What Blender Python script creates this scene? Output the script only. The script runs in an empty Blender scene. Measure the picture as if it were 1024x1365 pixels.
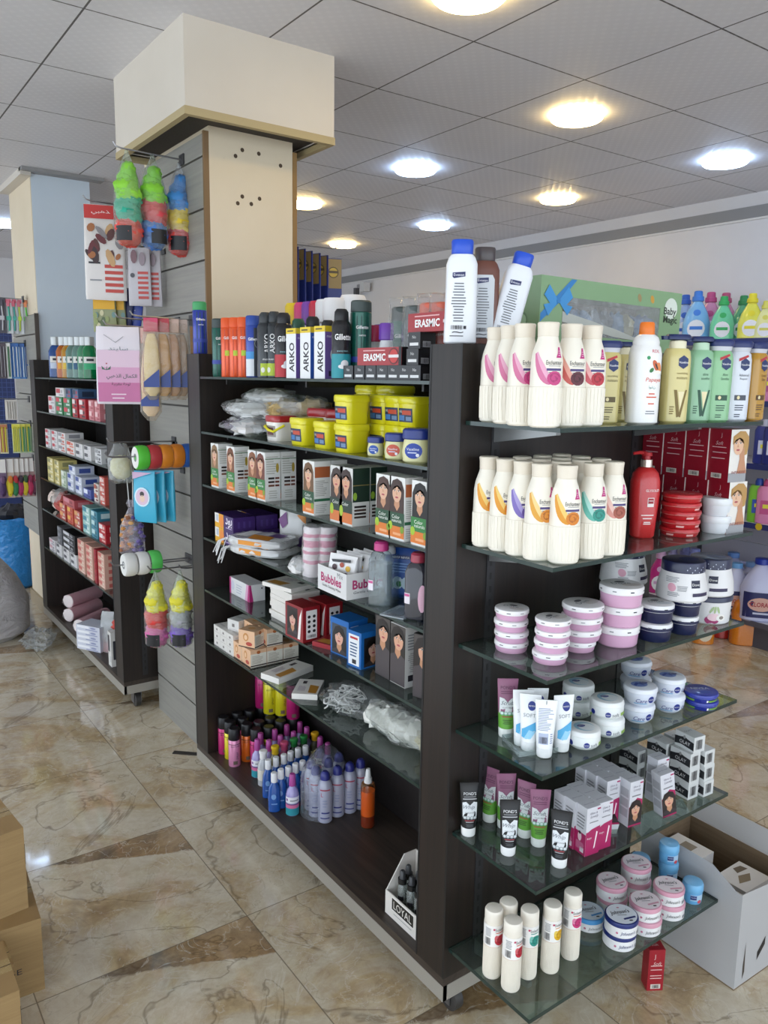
import bpy, math, random
from mathutils import Vector, Matrix, noise
SC = bpy.context.scene
COL = SC.collection
PI = math.pi
RND = random.Random(7)

# ---------------------------------------------------------------- camera solve
F_PX = 1055.6
ROT = ((0.8130300692449242, -0.5820190319280348, 0.015360760955994765),
       (0.08479427476946697, 0.14446950154483398, 0.9858694102616774),
       (0.5760139212466259, 0.8002389703063333, -0.16680993055914098))
CAM = (0.0, 0.0, 1.62)

def ray(px, py):
    d = ((px-512)/F_PX, -(py-682.5)/F_PX, 1.0)
    return [sum(ROT[i][j]*d[i] for i in range(3)) for j in range(3)]

def W(px, py, **k):
    """point of the plane x=, y= or z= that is seen in this direction"""
    r = ray(px, py)
    (a, v), = k.items()
    i = 'xyz'.index(a)
    t = (v-CAM[i])/r[i]
    return Vector((CAM[0]+t*r[0], CAM[1]+t*r[1], CAM[2]+t*r[2]))

def sx(px, y, z):
    u = (px-512)/F_PX
    A = [ROT[0][j]-u*ROT[2][j] for j in range(3)]
    return -(A[1]*y+A[2]*(z-CAM[2]))/A[0]

def sy(px, x, z):
    u = (px-512)/F_PX
    A = [ROT[0][j]-u*ROT[2][j] for j in range(3)]
    return -(A[0]*x+A[2]*(z-CAM[2]))/A[1]

def sz(x, y, py):
    v = (682.5-py)/F_PX
    A = [ROT[1][j]-v*ROT[2][j] for j in range(3)]
    return CAM[2]-(A[0]*x+A[1]*y)/A[2]

def stand(px, pyb, z, r):
    """centre of a round base of radius r whose near rim shows at (px,pyb) on the plane z"""
    p = W(px, pyb, z=z)
    d = math.hypot(p.x, p.y)
    return Vector((p.x+p.x/d*r, p.y+p.y/d*r, z))

def facing(p):
    return -math.atan2(p[0], p[1])

# ---------------------------------------------------------------- materials
def lin(h):
    h = h.lstrip('#')
    o = []
    for i in (0, 2, 4):
        c = int(h[i:i+2], 16)/255
        o.append(c/12.92 if c <= .04045 else ((c+.055)/1.055)**2.4)
    return (o[0], o[1], o[2], 1)

_M = {}
def mat(h, r=.45, metal=0.0, coat=0.0):
    key = (h, r, metal, coat)
    if key in _M: return _M[key]
    m = bpy.data.materials.new('surface_'+h.lstrip('#'))
    m.use_nodes = True
    nt = m.node_tree
    b = nt.nodes['Principled BSDF']
    n = nt.nodes.new('ShaderNodeTexNoise'); n.inputs['Scale'].default_value = 60
    mr = nt.nodes.new('ShaderNodeMapRange')
    mr.inputs['To Min'].default_value = max(.03, r-.05); mr.inputs['To Max'].default_value = min(1, r+.07)
    nt.links.new(n.outputs['Fac'], mr.inputs['Value'])
    nt.links.new(mr.outputs[0], b.inputs['Roughness'])
    b.inputs['Base Color'].default_value = lin(h)
    b.inputs['Metallic'].default_value = metal
    b.inputs['Coat Weight'].default_value = coat
    _M[key] = m
    return m

def emit(name, h, s):
    m = bpy.data.materials.new(name); m.use_nodes = True
    b = m.node_tree.nodes['Principled BSDF']
    b.inputs['Base Color'].default_value = lin('#ffffff')
    b.inputs['Emission Color'].default_value = lin(h)
    b.inputs['Emission Strength'].default_value = s
    return m

def clear(h, op=.25, r=.06, bump=0.0, spec=.5, scale=25):
    """thin see-through film, glass or plastic: tinted transparency + a gloss that grows at grazing angles"""
    key = ('clear', h, op, r, bump, spec)
    if key in _M: return _M[key]
    m = bpy.data.materials.new('clear_'+h.lstrip('#')); m.use_nodes = True
    nt = m.node_tree; nd = nt.nodes; L = nt.links
    for n in list(nd): nd.remove(n)
    out = nd.new('ShaderNodeOutputMaterial')
    tr = nd.new('ShaderNodeBsdfTransparent'); tr.inputs[0].default_value = lin(h)
    di = nd.new('ShaderNodeBsdfDiffuse'); di.inputs[0].default_value = lin(h)
    gl = nd.new('ShaderNodeBsdfGlossy'); gl.inputs['Roughness'].default_value = r
    gl.inputs[0].default_value = (1, 1, 1, 1)
    fr = nd.new('ShaderNodeLayerWeight'); fr.inputs[0].default_value = .5
    pw = nd.new('ShaderNodeMath'); pw.operation = 'POWER'; pw.inputs[1].default_value = 4.0
    mu = nd.new('ShaderNodeMath'); mu.operation = 'MULTIPLY_ADD'; mu.inputs[1].default_value = min(1, spec*1.6); mu.inputs[2].default_value = .045
    mx = nd.new('ShaderNodeMixShader'); mx.inputs[0].default_value = op
    m2 = nd.new('ShaderNodeMixShader')
    L.new(tr.outputs[0], mx.inputs[1]); L.new(di.outputs[0], mx.inputs[2])
    L.new(fr.outputs['Facing'], pw.inputs[0]); L.new(pw.outputs[0], mu.inputs[0]); L.new(mu.outputs[0], m2.inputs[0])
    L.new(mx.outputs[0], m2.inputs[1]); L.new(gl.outputs[0], m2.inputs[2])
    L.new(m2.outputs[0], out.inputs[0])
    if bump:
        no = nd.new('ShaderNodeTexNoise'); no.inputs['Scale'].default_value = scale
        no.inputs['Detail'].default_value = 4
        co = nd.new('ShaderNodeTexCoord'); L.new(co.outputs['Object'], no.inputs['Vector'])
        bp = nd.new('ShaderNodeBump'); bp.inputs['Strength'].default_value = bump; bp.inputs['Distance'].default_value = .02
        L.new(no.outputs['Fac'], bp.inputs['Height'])
        for s in (gl, di): L.new(bp.outputs[0], s.inputs['Normal'])
        L.new(bp.outputs[0], fr.inputs['Normal'])
    _M[key] = m
    return m

class NT:
    """small helper for node materials"""
    def __init__(s, name):
        s.m = bpy.data.materials.new(name); s.m.use_nodes = True
        s.t = s.m.node_tree; s.b = s.t.nodes['Principled BSDF']
        s.co = s.t.nodes.new('ShaderNodeTexCoord')
    def n(s, kind, **k):
        o = s.t.nodes.new(kind)
        for a, v in k.items(): setattr(o, a, v)
        return o
    def l(s, a, b): s.t.links.new(a, b)
    def ramp(s, src, pts, interp='LINEAR'):
        r = s.n('ShaderNodeValToRGB'); r.color_ramp.interpolation = interp
        e = r.color_ramp.elements
        while len(e) < len(pts): e.new(.5)
        for i, (p, c) in enumerate(pts):
            e[i].position = p; e[i].color = lin(c) if isinstance(c, str) else (c, c, c, 1)
        s.l(src, r.inputs[0]); return r.outputs[0]
    def math(s, op, a, b=0.0, c=None):
        n = s.n('ShaderNodeMath', operation=op)
        for i, v in enumerate((a, b) if c is None else (a, b, c)):
            if isinstance(v, (int, float)): n.inputs[i].default_value = v
            else: s.l(v, n.inputs[i])
        return n.outputs[0]
    def mix(s, f, a, b, mode='MIX'):
        n = s.n('ShaderNodeMixRGB', blend_type=mode)
        for i, v in enumerate((f, a, b)):
            if isinstance(v, (int, float)): n.inputs[i].default_value = v
            elif isinstance(v, str): n.inputs[i].default_value = lin(v)
            else: s.l(v, n.inputs[i])
        return n.outputs[0]
    def noise(s, vec, scale, detail=4, rough=.55, dist=0.0):
        n = s.n('ShaderNodeTexNoise'); n.inputs['Scale'].default_value = scale
        n.inputs['Detail'].default_value = detail; n.inputs['Roughness'].default_value = rough
        n.inputs['Distortion'].default_value = dist
        s.l(vec, n.inputs['Vector']); return n
    def mapping(s, vec, scale=(1, 1, 1), loc=(0, 0, 0), rot=(0, 0, 0)):
        n = s.n('ShaderNodeMapping'); n.inputs['Scale'].default_value = scale
        n.inputs['Location'].default_value = loc; n.inputs['Rotation'].default_value = rot
        s.l(vec, n.inputs['Vector']); return n.outputs[0]
    def bump(s, h, st=.3, d=.002):
        n = s.n('ShaderNodeBump'); n.inputs['Strength'].default_value = st; n.inputs['Distance'].default_value = d
        s.l(h, n.inputs['Height']); s.l(n.outputs[0], s.b.inputs['Normal'])

def grain_mat(name, dark, light, rough=.5, axis='z', sc=1.0):
    k = NT(name)
    s = {'z': (60*sc, 60*sc, 2.5*sc), 'y': (60*sc, 2.5*sc, 60*sc)}[axis]
    v = k.mapping(k.co.outputs['Object'], s)
    n = k.noise(v, 1.0, 5, .6, .4)
    c = k.ramp(n.outputs['Fac'], [(.3, dark), (.72, light)])
    k.l(c, k.b.inputs['Base Color']); k.b.inputs['Roughness'].default_value = rough
    k.bump(n.outputs['Fac'], .15, .0005)
    return k.m

M_WOOD = grain_mat('dark_wood_veneer', '#150f0c', '#281d18', .45)
M_BASE = grain_mat('dusty_dark_board', '#2f2722', '#463b33', .45, 'y')
M_SLAT = grain_mat('grey_wood_slats', '#85827d', '#959289', .5, 'y')
M_BLACK = mat('#141314', .5)
M_TRIM = mat('#aaa59c', .38, .35)
M_STEEL = mat('#9c9ca0', .3, .9)
M_GLASS = clear('#c2cfc9', .05, .03, 0, .5)
M_GEDGE = mat('#1f332e', .15)
M_FILM = clear('#f4f4f4', .13, .12, .6, .6)
M_FILM2 = clear('#f0f2f2', .3, .2, .7, .5)

def marble():
    k = NT('beige_marble_tiles')
    P = k.co.outputs['Object']
    sep = k.n('ShaderNodeSeparateXYZ'); k.l(P, sep.inputs[0])
    ox, oy, T = .345, .794, .6
    u = k.math('DIVIDE', k.math('SUBTRACT', sep.outputs[0], ox), T)
    v = k.math('DIVIDE', k.math('SUBTRACT', sep.outputs[1], oy), T)
    fu = k.math('FLOOR', u); fv = k.math('FLOOR', v)
    lu = k.math('FRACT', u); lv = k.math('FRACT', v)
    # four prints repeated over the floor
    pr = k.math('MODULO', k.math('ADD', k.math('MULTIPLY', fu, 3), fv), 1000)
    pr = k.math('MULTIPLY', k.math('PINGPONG', pr, 2.0), 7.3)
    cb = k.n('ShaderNodeCombineXYZ'); k.l(lu, cb.inputs[0]); k.l(lv, cb.inputs[1]); k.l(pr, cb.inputs[2])
    Q = cb.outputs[0]
    big = k.noise(Q, 1.7, 6, .62, 1.1)
    c = k.ramp(big.outputs['Fac'], [(.26, '#998263'), (.40, '#bfaa88'), (.52, '#cec3ae'), (.66, '#d7cebf'), (.8, '#bda684')])
    # brown triangle band of the print
    tri = k.math('SUBTRACT', k.math('ADD', k.math('MULTIPLY', lu, .42), lv), 1.10)
    trn = k.noise(Q, 5, 6, .65, .5)
    tri = k.math('ADD', tri, k.math('MULTIPLY', k.math('SUBTRACT', trn.outputs['Fac'], .5), .10))
    trf = k.ramp(tri, [(.0, 0.0), (.012, .85), (.2, .75), (.45, .7)])
    tc = k.ramp(trn.outputs['Fac'], [(.33, '#5d4935'), (.5, '#94744c'), (.7, '#b3946a')])
    tc = k.mix(k.ramp(lu, [(.42, .8), (.66, 0.0)]), tc, k.ramp(trn.outputs['Fac'], [(.38, '#4c4138'), (.56, '#6e6052'), (.66, '#a99b86')]))
    # only some of the prints carry the band
    md = k.math('FLOORED_MODULO', k.math('ADD', k.math('MULTIPLY', fu, 2.0), fv), 5.0)
    on = k.math('LESS_THAN', k.math('ABSOLUTE', k.math('SUBTRACT', md, 1.5)), .9)
    c = k.mix(k.math('MULTIPLY', trf, on), c, tc)
    fine = k.noise(Q, 14, 8, .7, .6)
    c = k.mix(.30, c, k.ramp(fine.outputs['Fac'], [(.3, '#6e5c46'), (.7, '#e2dac8')]), 'OVERLAY')
    # veins
    def vein(scale, dist, w, seed):
        q = k.mapping(Q, (1, 1, 1), (seed, seed*.7, 0))
        n = k.noise(q, scale, 5, .55, dist)
        d = k.math('ABSOLUTE', k.math('SUBTRACT', n.outputs['Fac'], .5))
        return k.ramp(d, [(0, 1.0), (w, 0.0)])
    c = k.mix(k.math('MULTIPLY', vein(1.1, .8, .008, 3.1), .5), c, '#5f4a34')
    c = k.mix(k.math('MULTIPLY', vein(2.2, 1.0, .006, 8.3), .25), c, '#7a654c')
    c = k.mix(k.math('MULTIPLY', vein(3.0, 2.5, .014, 15.7), .5), c, '#ded6c6')
    # joints
    def joint(t):
        a = k.math('MINIMUM', t, k.math('SUBTRACT', 1.0, t))
        return k.math('LESS_THAN', a, .0028)
    j = k.math('MAXIMUM', joint(lu), joint(lv))
    c = k.mix(k.math('MULTIPLY', j, .7), c, '#6a5d4d')
    k.l(c, k.b.inputs['Base Color'])
    k.l(k.ramp(fine.outputs['Fac'], [(.3, .05), (.75, .13)]), k.b.inputs['Roughness'])
    k.b.inputs['Coat Weight'].default_value = .35
    k.b.inputs['Coat Roughness'].default_value = .04
    return k.m

def ceiling_mat():
    k = NT('ceiling_tile_board')
    P = k.co.outputs['Object']
    sep = k.n('ShaderNodeSeparateXYZ'); k.l(P, sep.inputs[0])
    u = k.math('DIVIDE', k.math('SUBTRACT', sep.outputs[0], .25), .6)
    v = k.math('DIVIDE', k.math('SUBTRACT', sep.outputs[1], .54), .6)
    lu = k.math('FRACT', u); lv = k.math('FRACT', v)
    def near(t, w):
        a = k.math('MINIMUM', t, k.math('SUBTRACT', 1.0, t))
        return k.math('LESS_THAN', a, w)
    j = k.math('MAXIMUM', near(lu, .006), near(lv, .006))
    # woven relief of the boards
    w1 = k.math('SINE', k.math('MULTIPLY', sep.outputs[0], 2*PI/.05))
    w2 = k.math('SINE', k.math('MULTIPLY', sep.outputs[1], 2*PI/.05))
    rel = k.math('MULTIPLY', w1, w2)
    c = k.mix(k.math('MULTIPLY', k.math('GREATER_THAN', rel, 0), .10), '#d8d7dc', '#e4e3e9')
    nz = k.noise(P, 2.0, 3)
    c = k.mix(.25, c, k.ramp(nz.outputs['Fac'], [(.3, '#c8c7cb'), (.7, '#e0dfe4')]))
    c = k.mix(j, c, '#5a5656')
    k.l(c, k.b.inputs['Base Color'])
    k.l(k.ramp(rel, [(.45, .62), (.55, .3)]), k.b.inputs['Roughness'])
    return k.m

def plaster(name, a, b, rough=.7, marks=True):
    k = NT(name); P = k.co.outputs['Object']
    n = k.noise(P, 1.5, 6, .6)
    c = k.ramp(n.outputs['Fac'], [(.3, a), (.7, b)])
    if marks:
        s = k.noise(P, 30, 2, .5)
        c = k.mix(k.ramp(s.outputs['Fac'], [(.76, 0.0), (.79, .5)]), c, '#8c8274')
    k.l(c, k.b.inputs['Base Color']); k.b.inputs['Roughness'].default_value = rough
    k.bump(k.noise(P, 45, 5).outputs['Fac'], .12, .001)
    return k.m

def carton_mat(name, a, b):
    k = NT(name); P = k.co.outputs['Object']
    v = k.mapping(P, (5, 5, 90))
    n = k.noise(v, 1, 4)
    n2 = k.noise(P, 6, 4)
    c = k.mix(.3, k.ramp(n.outputs['Fac'], [(.3, a), (.7, b)]), k.ramp(n2.outputs['Fac'], [(.3, a), (.7, b)]))
    k.l(c, k.b.inputs['Base Color']); k.b.inputs['Roughness'].default_value = .75
    return k.m

# ---------------------------------------------------------------- mesh builder
_TXT = {}
def text_mesh(s, bold=0.0, shear=0.0):
    key = (s, bold, shear)
    if key in _TXT: return _TXT[key]
    cu = bpy.data.curves.new('lettering', 'FONT')
    cu.body = s; cu.size = 1; cu.resolution_u = 2; cu.offset = bold; cu.shear = shear
    ob = bpy.data.objects.new('lettering', cu)
    me = ob.to_mesh()
    vs = [(v.co.x, v.co.y) for v in me.vertices]
    fs = [tuple(p.vertices) for p in me.polygons]
    ob.to_mesh_clear(); bpy.data.objects.remove(ob); bpy.data.curves.remove(cu)
    if not vs: vs = [(0, 0), (1, 0), (1, 1)]; fs = []
    x0 = min(v[0] for v in vs); x1 = max(v[0] for v in vs)
    y0 = min(v[1] for v in vs); y1 = max(v[1] for v in vs)
    _TXT[key] = (vs, fs, x0, x1, y0, y1)
    return _TXT[key]

class MB:
    def __init__(s):
        s.v = []; s.f = []; s.mi = []; s.mats = []
    def m(s, mt):
        if mt not in s.mats: s.mats.append(mt)
        return s.mats.index(mt)
    def add(s, vs, fs, mt):
        o = len(s.v); k = s.m(mt)
        s.v += [tuple(p) for p in vs]
        for f in fs:
            s.f.append(tuple(i+o for i in f)); s.mi.append(k)
        return s
    def box(s, x0, x1, y0, y1, z0, z1, mt, M=None, r=0.0):
        if r > 0:
            return s.loft([(z0, (x1-x0)/2-r, (y1-y0)/2-r, 8), (z0+r, (x1-x0)/2, (y1-y0)/2, 8), (z1-r, (x1-x0)/2, (y1-y0)/2, 8), (z1, (x1-x0)/2-r, (y1-y0)/2-r, 8)], mt, 24, cx=(x0+x1)/2, cy=(y0+y1)/2)
        vs = [Vector((x, y, z)) for z in (z0, z1) for y in (y0, y1) for x in (x0, x1)]
        if M: vs = [M @ v for v in vs]
        return s.add(vs, [(0, 2, 3, 1), (4, 5, 7, 6), (0, 1, 5, 4), (2, 6, 7, 3), (0, 4, 6, 2), (1, 3, 7, 5)], mt)
    def loft(s, secs, mt, n=20, cx=0, cy=0, caps=(1, 1), jit=0.0, seed=1, M=None):
        """secs: (z, rx, ry, exponent[, dx, dy]); mt one material or a function of the section number"""
        rr = random.Random(seed)
        vs = []
        for q in secs:
            z, rx, ry, e = q[:4]; dx, dy = (q[4], q[5]) if len(q) > 4 else (0, 0)
            for i in range(n):
                a = 2*PI*(i+.5)/n
                c, d = math.cos(a), math.sin(a)
                k = (abs(c)**e+abs(d)**e)**(-1/e)
                p = Vector((cx+dx+rx*c*k, cy+dy+ry*d*k, z))
                if jit: p += Vector((rr.uniform(-jit, jit), rr.uniform(-jit, jit), rr.uniform(-jit, jit)))
                vs.append(M @ p if M else p)
        o = len(s.v)
        s.v += [tuple(p) for p in vs]
        for j in range(len(secs)-1):
            k = s.m(mt(j) if callable(mt) else mt)
            for i in range(n):
                a, b = o+j*n+i, o+j*n+(i+1) % n
                s.f.append((a, b, b+n, a+n)); s.mi.append(k)
        if caps[0]:
            s.f.append(tuple(o+i for i in reversed(range(n)))); s.mi.append(s.m(mt(0) if callable(mt) else mt))
        if caps[1]:
            s.f.append(tuple(o+(len(secs)-1)*n+i for i in range(n))); s.mi.append(s.m(mt(len(secs)-2) if callable(mt) else mt))
        return s
    def tube(s, pts, r, mt, n=8, closed=False):
        pts = [Vector(p) for p in pts]; N = len(pts)
        rs = r if isinstance(r, (list, tuple)) else [r]*N
        vs = []; up = None
        for i, p in enumerate(pts):
            if closed: t = pts[(i+1) % N]-pts[i-1]
            else: t = pts[min(i+1, N-1)]-pts[max(i-1, 0)]
            t.normalize()
            if up is None: up = t.orthogonal().normalized()
            up = (up-t*up.dot(t)).normalized(); w = t.cross(up)
            for k in range(n):
                a = 2*PI*k/n
                vs.append(p+(up*math.cos(a)+w*math.sin(a))*rs[i])
        fs = []
        for i in range(N if closed else N-1):
            for k in range(n):
                a, b = i*n+k, i*n+(k+1) % n
                c, d = ((i+1) % N)*n+(k+1) % n, ((i+1) % N)*n+k
                fs.append((a, b, c, d))
        if not closed:
            fs.append(tuple(reversed(range(n)))); fs.append(tuple((N-1)*n+k for k in range(n)))
        return s.add(vs, fs, mt)
    def blob(s, c, r, mt, seed=1, amp=.25, fr=2.0, seg=16, ring=10, M=None):
        vs = []; fs = []
        for j in range(ring+1):
            th = PI*j/ring
            for i in range(seg):
                a = 2*PI*i/seg
                d = Vector((math.sin(th)*math.cos(a), math.sin(th)*math.sin(a), math.cos(th)))
                k = 1+amp*noise.noise(d*fr+Vector((seed*3.7, seed*1.3, seed)))
                p = Vector((c[0]+d.x*r[0]*k, c[1]+d.y*r[1]*k, c[2]+d.z*r[2]*k))
                vs.append(M @ p if M else p)
        for j in range(ring):
            for i in range(seg):
                a, b = j*seg+i, j*seg+(i+1) % seg
                fs.append((a, a+seg, b+seg, b))
        return s.add(vs, fs, mt)
    # ---- print on a surface: mp(u, v, eps) -> point
    def poly(s, pts, mp, mt, eps=.0004, sub=3):
        cu = sum(p[0] for p in pts)/len(pts); cv = sum(p[1] for p in pts)/len(pts)
        P = []
        for i in range(len(pts)):
            a, b = pts[i], pts[(i+1) % len(pts)]
            k = 1 if len(pts) > 8 else sub
            for t in range(k): P.append((a[0]+(b[0]-a[0])*t/k, a[1]+(b[1]-a[1])*t/k))
        n = len(P); vs = [mp(cu, cv, eps)]; fs = []
        for q in (.5, 1.0):
            for (u, v) in P: vs.append(mp(cu+(u-cu)*q, cv+(v-cv)*q, eps))
        for i in range(n):
            j = (i+1) % n
            fs.append((0, 1+i, 1+j)); fs.append((1+i, 1+n+i, 1+n+j, 1+j))
        return s.add(vs, fs, mt)
    def rect(s, u0, u1, v0, v1, mp, mt, eps=.0004, nu=6, nv=1):
        vs = [mp(u0+(u1-u0)*i/nu, v0+(v1-v0)*j/nv, eps) for j in range(nv+1) for i in range(nu+1)]
        fs = [(j*(nu+1)+i, j*(nu+1)+i+1, (j+1)*(nu+1)+i+1, (j+1)*(nu+1)+i) for j in range(nv) for i in range(nu)]
        return s.add(vs, fs, mt)
    def ell(s, u, v, ru, rv, mp, mt, eps=.0004, n=18, rot=0.0, a0=0.0):
        c, d = math.cos(rot), math.sin(rot)
        return s.poly([(u+ru*math.cos(a0+2*PI*i/n)*c-rv*math.sin(a0+2*PI*i/n)*d, v+ru*math.cos(a0+2*PI*i/n)*d+rv*math.sin(a0+2*PI*i/n)*c) for i in range(n)], mp, mt, eps)
    def strip(s, A, B, mp, mt, eps=.0004):
        n = len(A)
        vs = [mp(*a, eps) for a in A]+[mp((a[0]+b[0])/2, (a[1]+b[1])/2, eps) for a, b in zip(A, B)]+[mp(*b, eps) for b in B]
        fs = []
        for i in range(n-1):
            fs.append((i, i+1, n+i+1, n+i)); fs.append((n+i, n+i+1, 2*n+i+1, 2*n+i))
        return s.add(vs, fs, mt)
    def text(s, t, u, v, w, mp, mt, eps=.0006, h=None, rot=0.0, bold=0.0, shear=0.0):
        """lettering centred on (u, v), w wide (or h high)"""
        vs, fs, x0, x1, y0, y1 = text_mesh(t, bold, shear)
        k = w/(x1-x0) if w else h/(y1-y0)
        ky = h/(y1-y0) if h else k
        c, d = math.cos(rot), math.sin(rot)
        o = []
        for (x, y) in vs:
            a = (x-(x0+x1)/2)*k; b = (y-(y0+y1)/2)*ky
            o.append(mp(u+a*c-b*d, v+a*d+b*c, eps))
        return s.add(o, fs, mt)
    def lines(s, u0, u1, v0, v1, n, mp, mt, eps=.0004, seed=1, fill=.45):
        """rows of small print"""
        rr = random.Random(seed)
        h = (v1-v0)/n
        for i in range(n):
            v = v0+i*h
            L = (u1-u0)*rr.uniform(.55, 1.0)
            a = u0 if seed % 2 else (u0+u1)/2-L/2
            s.rect(a, a+L, v, v+h*fill, mp, mt, eps, 4)
        return s
    def bars(s, u0, u1, v0, v1, mp, mt, eps=.0005, n=14, seed=2):
        rr = random.Random(seed); w = (u1-u0)/n
        for i in range(n):
            s.rect(u0+i*w, u0+i*w+w*rr.choice((.3, .5, .7)), v0, v1, mp, mt, eps, 1)
        return s
    def build(s, name, parent=None, ang=35, loc=None):
        me = bpy.data.meshes.new(name)
        me.from_pydata(s.v, [], s.f)
        for mt in s.mats: me.materials.append(mt)
        me.polygons.foreach_set('material_index', s.mi)
        me.polygons.foreach_set('use_smooth', [True]*len(s.f))
        me.validate(); me.update()
        me.set_sharp_from_angle(angle=math.radians(ang))
        o = bpy.data.objects.new(name, me); COL.objects.link(o)
        if parent: o.parent = parent
        if loc: o.location = loc
        return o

def tag(o, label, cat, group=None):
    o['label'] = label; o['category'] = cat
    if group: o['group'] = group
    return o
def thing(name, label=None, cat=None, loc=(0, 0, 0), rz=0, group=None):
    o = bpy.data.objects.new(name, None); COL.objects.link(o)
    o.location = loc; o.rotation_euler = (0, 0, rz); o.empty_display_size = .05
    if label: tag(o, label, cat, group)
    return o
def struct(name, mb, ang=35):
    o = mb.build(name, ang=ang); o['kind'] = 'structure'; return o
KIDS = {}
def copy_tree(o, parent=None):
    c = o.copy(); COL.objects.link(c)
    if parent: c.parent = parent
    for ch in list(o.children): copy_tree(ch, c)
    return c
_PRO = {}
USED = []
def put(build, args, loc, label, cat, group=None, rz=0.0, rot=None, s=1.0):
    """one more product: the first is the model itself, the next ones are copies with copied parts"""
    key = (build.__name__, args)
    if key not in _PRO:
        r = build(*args); _PRO[key] = r
    else:
        r = copy_tree(_PRO[key])
        if 'group' in r: del r['group']
    r.location = loc
    r.rotation_euler = rot if rot else (0, 0, rz)
    r.scale = (s, s, s)
    tag(r, label, cat, group)
    return r
ORD = ['first', 'second', 'third', 'fourth', 'fifth', 'sixth', 'seventh', 'eighth', 'ninth', 'tenth', 'eleventh', 'twelfth']

# ---- mappings for printing
def mp_front(y, flip=1):          # on a plane facing local -y
    return lambda u, v, e: Vector((u, y-e, v))
def mp_right(x):                  # facing +x
    return lambda u, v, e: Vector((x+e, u, v))
def mp_left(x):                   # facing -x, u runs towards -y
    return lambda u, v, e: Vector((x-e, -u, v))
def mp_top(z):                    # facing up, v runs towards +y
    return lambda u, v, e: Vector((u, v, z+e))
def mp_lathe(secs, rot=0.0, flat=False):
    """wraps (u, v) round a lofted body, u=0 at the local -y side turned by rot"""
    def at(z):
        for a, b in zip(secs, secs[1:]):
            if a[0] <= z <= b[0] and b[0] > a[0]:
                t = (z-a[0])/(b[0]-a[0])
                return [a[i]+(b[i]-a[i])*t for i in (1, 2, 3)]
        q = secs[-1] if z > secs[-1][0] else secs[0]
        return [q[1], q[2], q[3]]
    def mp(u, v, e):
        rx, ry, ex = at(v)
        if not flat:
            a = u/max(rx, 1e-4)+rot
            c, d = math.sin(a), -math.cos(a)
            k = (abs(c)**ex+abs(d)**ex)**(-1/ex)
            return Vector(((rx*k+e)*c, (ry*k+e)*d, v))
        t = max(-.985, min(.985, u/rx))
        return Vector((t*rx*(1+e/rx), -ry*(1-abs(t)**ex)**(1/ex)-e, v))
    return mp
# ================================================================= setting
M_MARBLE = marble(); M_CEIL = ceiling_mat()
M_CREAM = plaster('cream_paint', '#d3c4aa', '#ddcfb8')
M_WHITE = plaster('white_paint', '#d3d1d3', '#dddbdc', .75, False)
M_BLUEW = plaster('cool_white_paint', '#c3d0dc', '#cfdae4')
M_PILW = plaster('casing_paint', '#c9c0b3', '#d1c9bd', .7, False)
struct('floor', MB().box(-4, 5.1, -4, 9.6, -.1, 0, M_MARBLE))
struct('ceiling', MB().box(-4, 5.1, -4, 9.6, 2.82, 2.9, M_CEIL))
struct('wall_right', MB().box(5.0, 5.1, -4, 9.6, 0, 2.82, M_WHITE))
struct('wall_back', MB().box(-4, 5.0, 9.5, 9.6, 0, 2.82, M_WHITE))
struct('trim_1', MB().box(4.975, 5.0, -4, 9.5, 2.665, 2.735, mat('#8a8a8c', .6)).box(4.985, 5.0, -4, 9.5, 2.652, 2.666, mat('#dcdada', .6)))
# pillar beside the near gondola with its casing under the ceiling
PX0, PX1, PY0, PY1 = 1.285, 1.64, 2.94, 3.64
pb = MB().box(PX0, PX1, PY0, PY1, 0, 2.82, M_CREAM)
for (px, py) in ((323, 200), (314, 208), (345, 205), (374, 221), (323, 262), (317, 271), (335, 272), (346, 265)):
    q = W(px, py, y=PY0)
    pb.ell(q.x, q.z, .008, .008, mp_front(PY0), mat('#4a3b2c', .8), .0006, 10)
struct('pillar', pb)
cb = MB()
B0, B1, B2, B3 = 1.125, 1.725, 2.765, 3.52
for (a, b, c, d) in ((B0, B1, B2, B2+.02), (B0, B1, B3-.02, B3), (B0, B0+.02, B2+.02, B3-.02), (B1-.02, B1, B2+.02, B3-.02)):
    cb.box(a, b, c, d, 2.525, 2.82, M_PILW)
    cb.box(a-.003*(a == B0), b+.003*(b == B1), c-.003*(c == B2), d, 2.503, 2.53, mat('#ab9a73', .6))
cb.box(B0+.02, B1-.02, B2+.02, B3-.02, 2.535, 2.55, mat('#3f3933', .8))  # dark board added in place of the shade inside the open casing
struct('pillar_casing', cb)
QX0, QX1, QY0, QY1 = 1.185, 1.53, 5.34, 5.96
struct('column', MB().box(QX0, QX1, QY0, QY1, 0, 2.82, M_BLUEW).box(QX0-.004, QX0, QY0+.004, QY1, 0, 2.815, M_CREAM))
struct('baseboard_column', MB().box(QX0-.018, QX0-.004, QY0-.012, QY1+.012, 0, .09, mat('#9c8a6c', .3)).box(QX0-.018, QX1, QY0-.012, QY0, 0, .09, mat('#9c8a6c', .3)))
struct('trim_2', MB().box(1.12, 1.6, 5.26, 5.34, 2.80, 2.82, mat('#8d8c8c', .5)).box(1.12, 1.18, 5.3, 5.96, 2.78, 2.82, mat('#c9c2b8', .5)))

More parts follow.
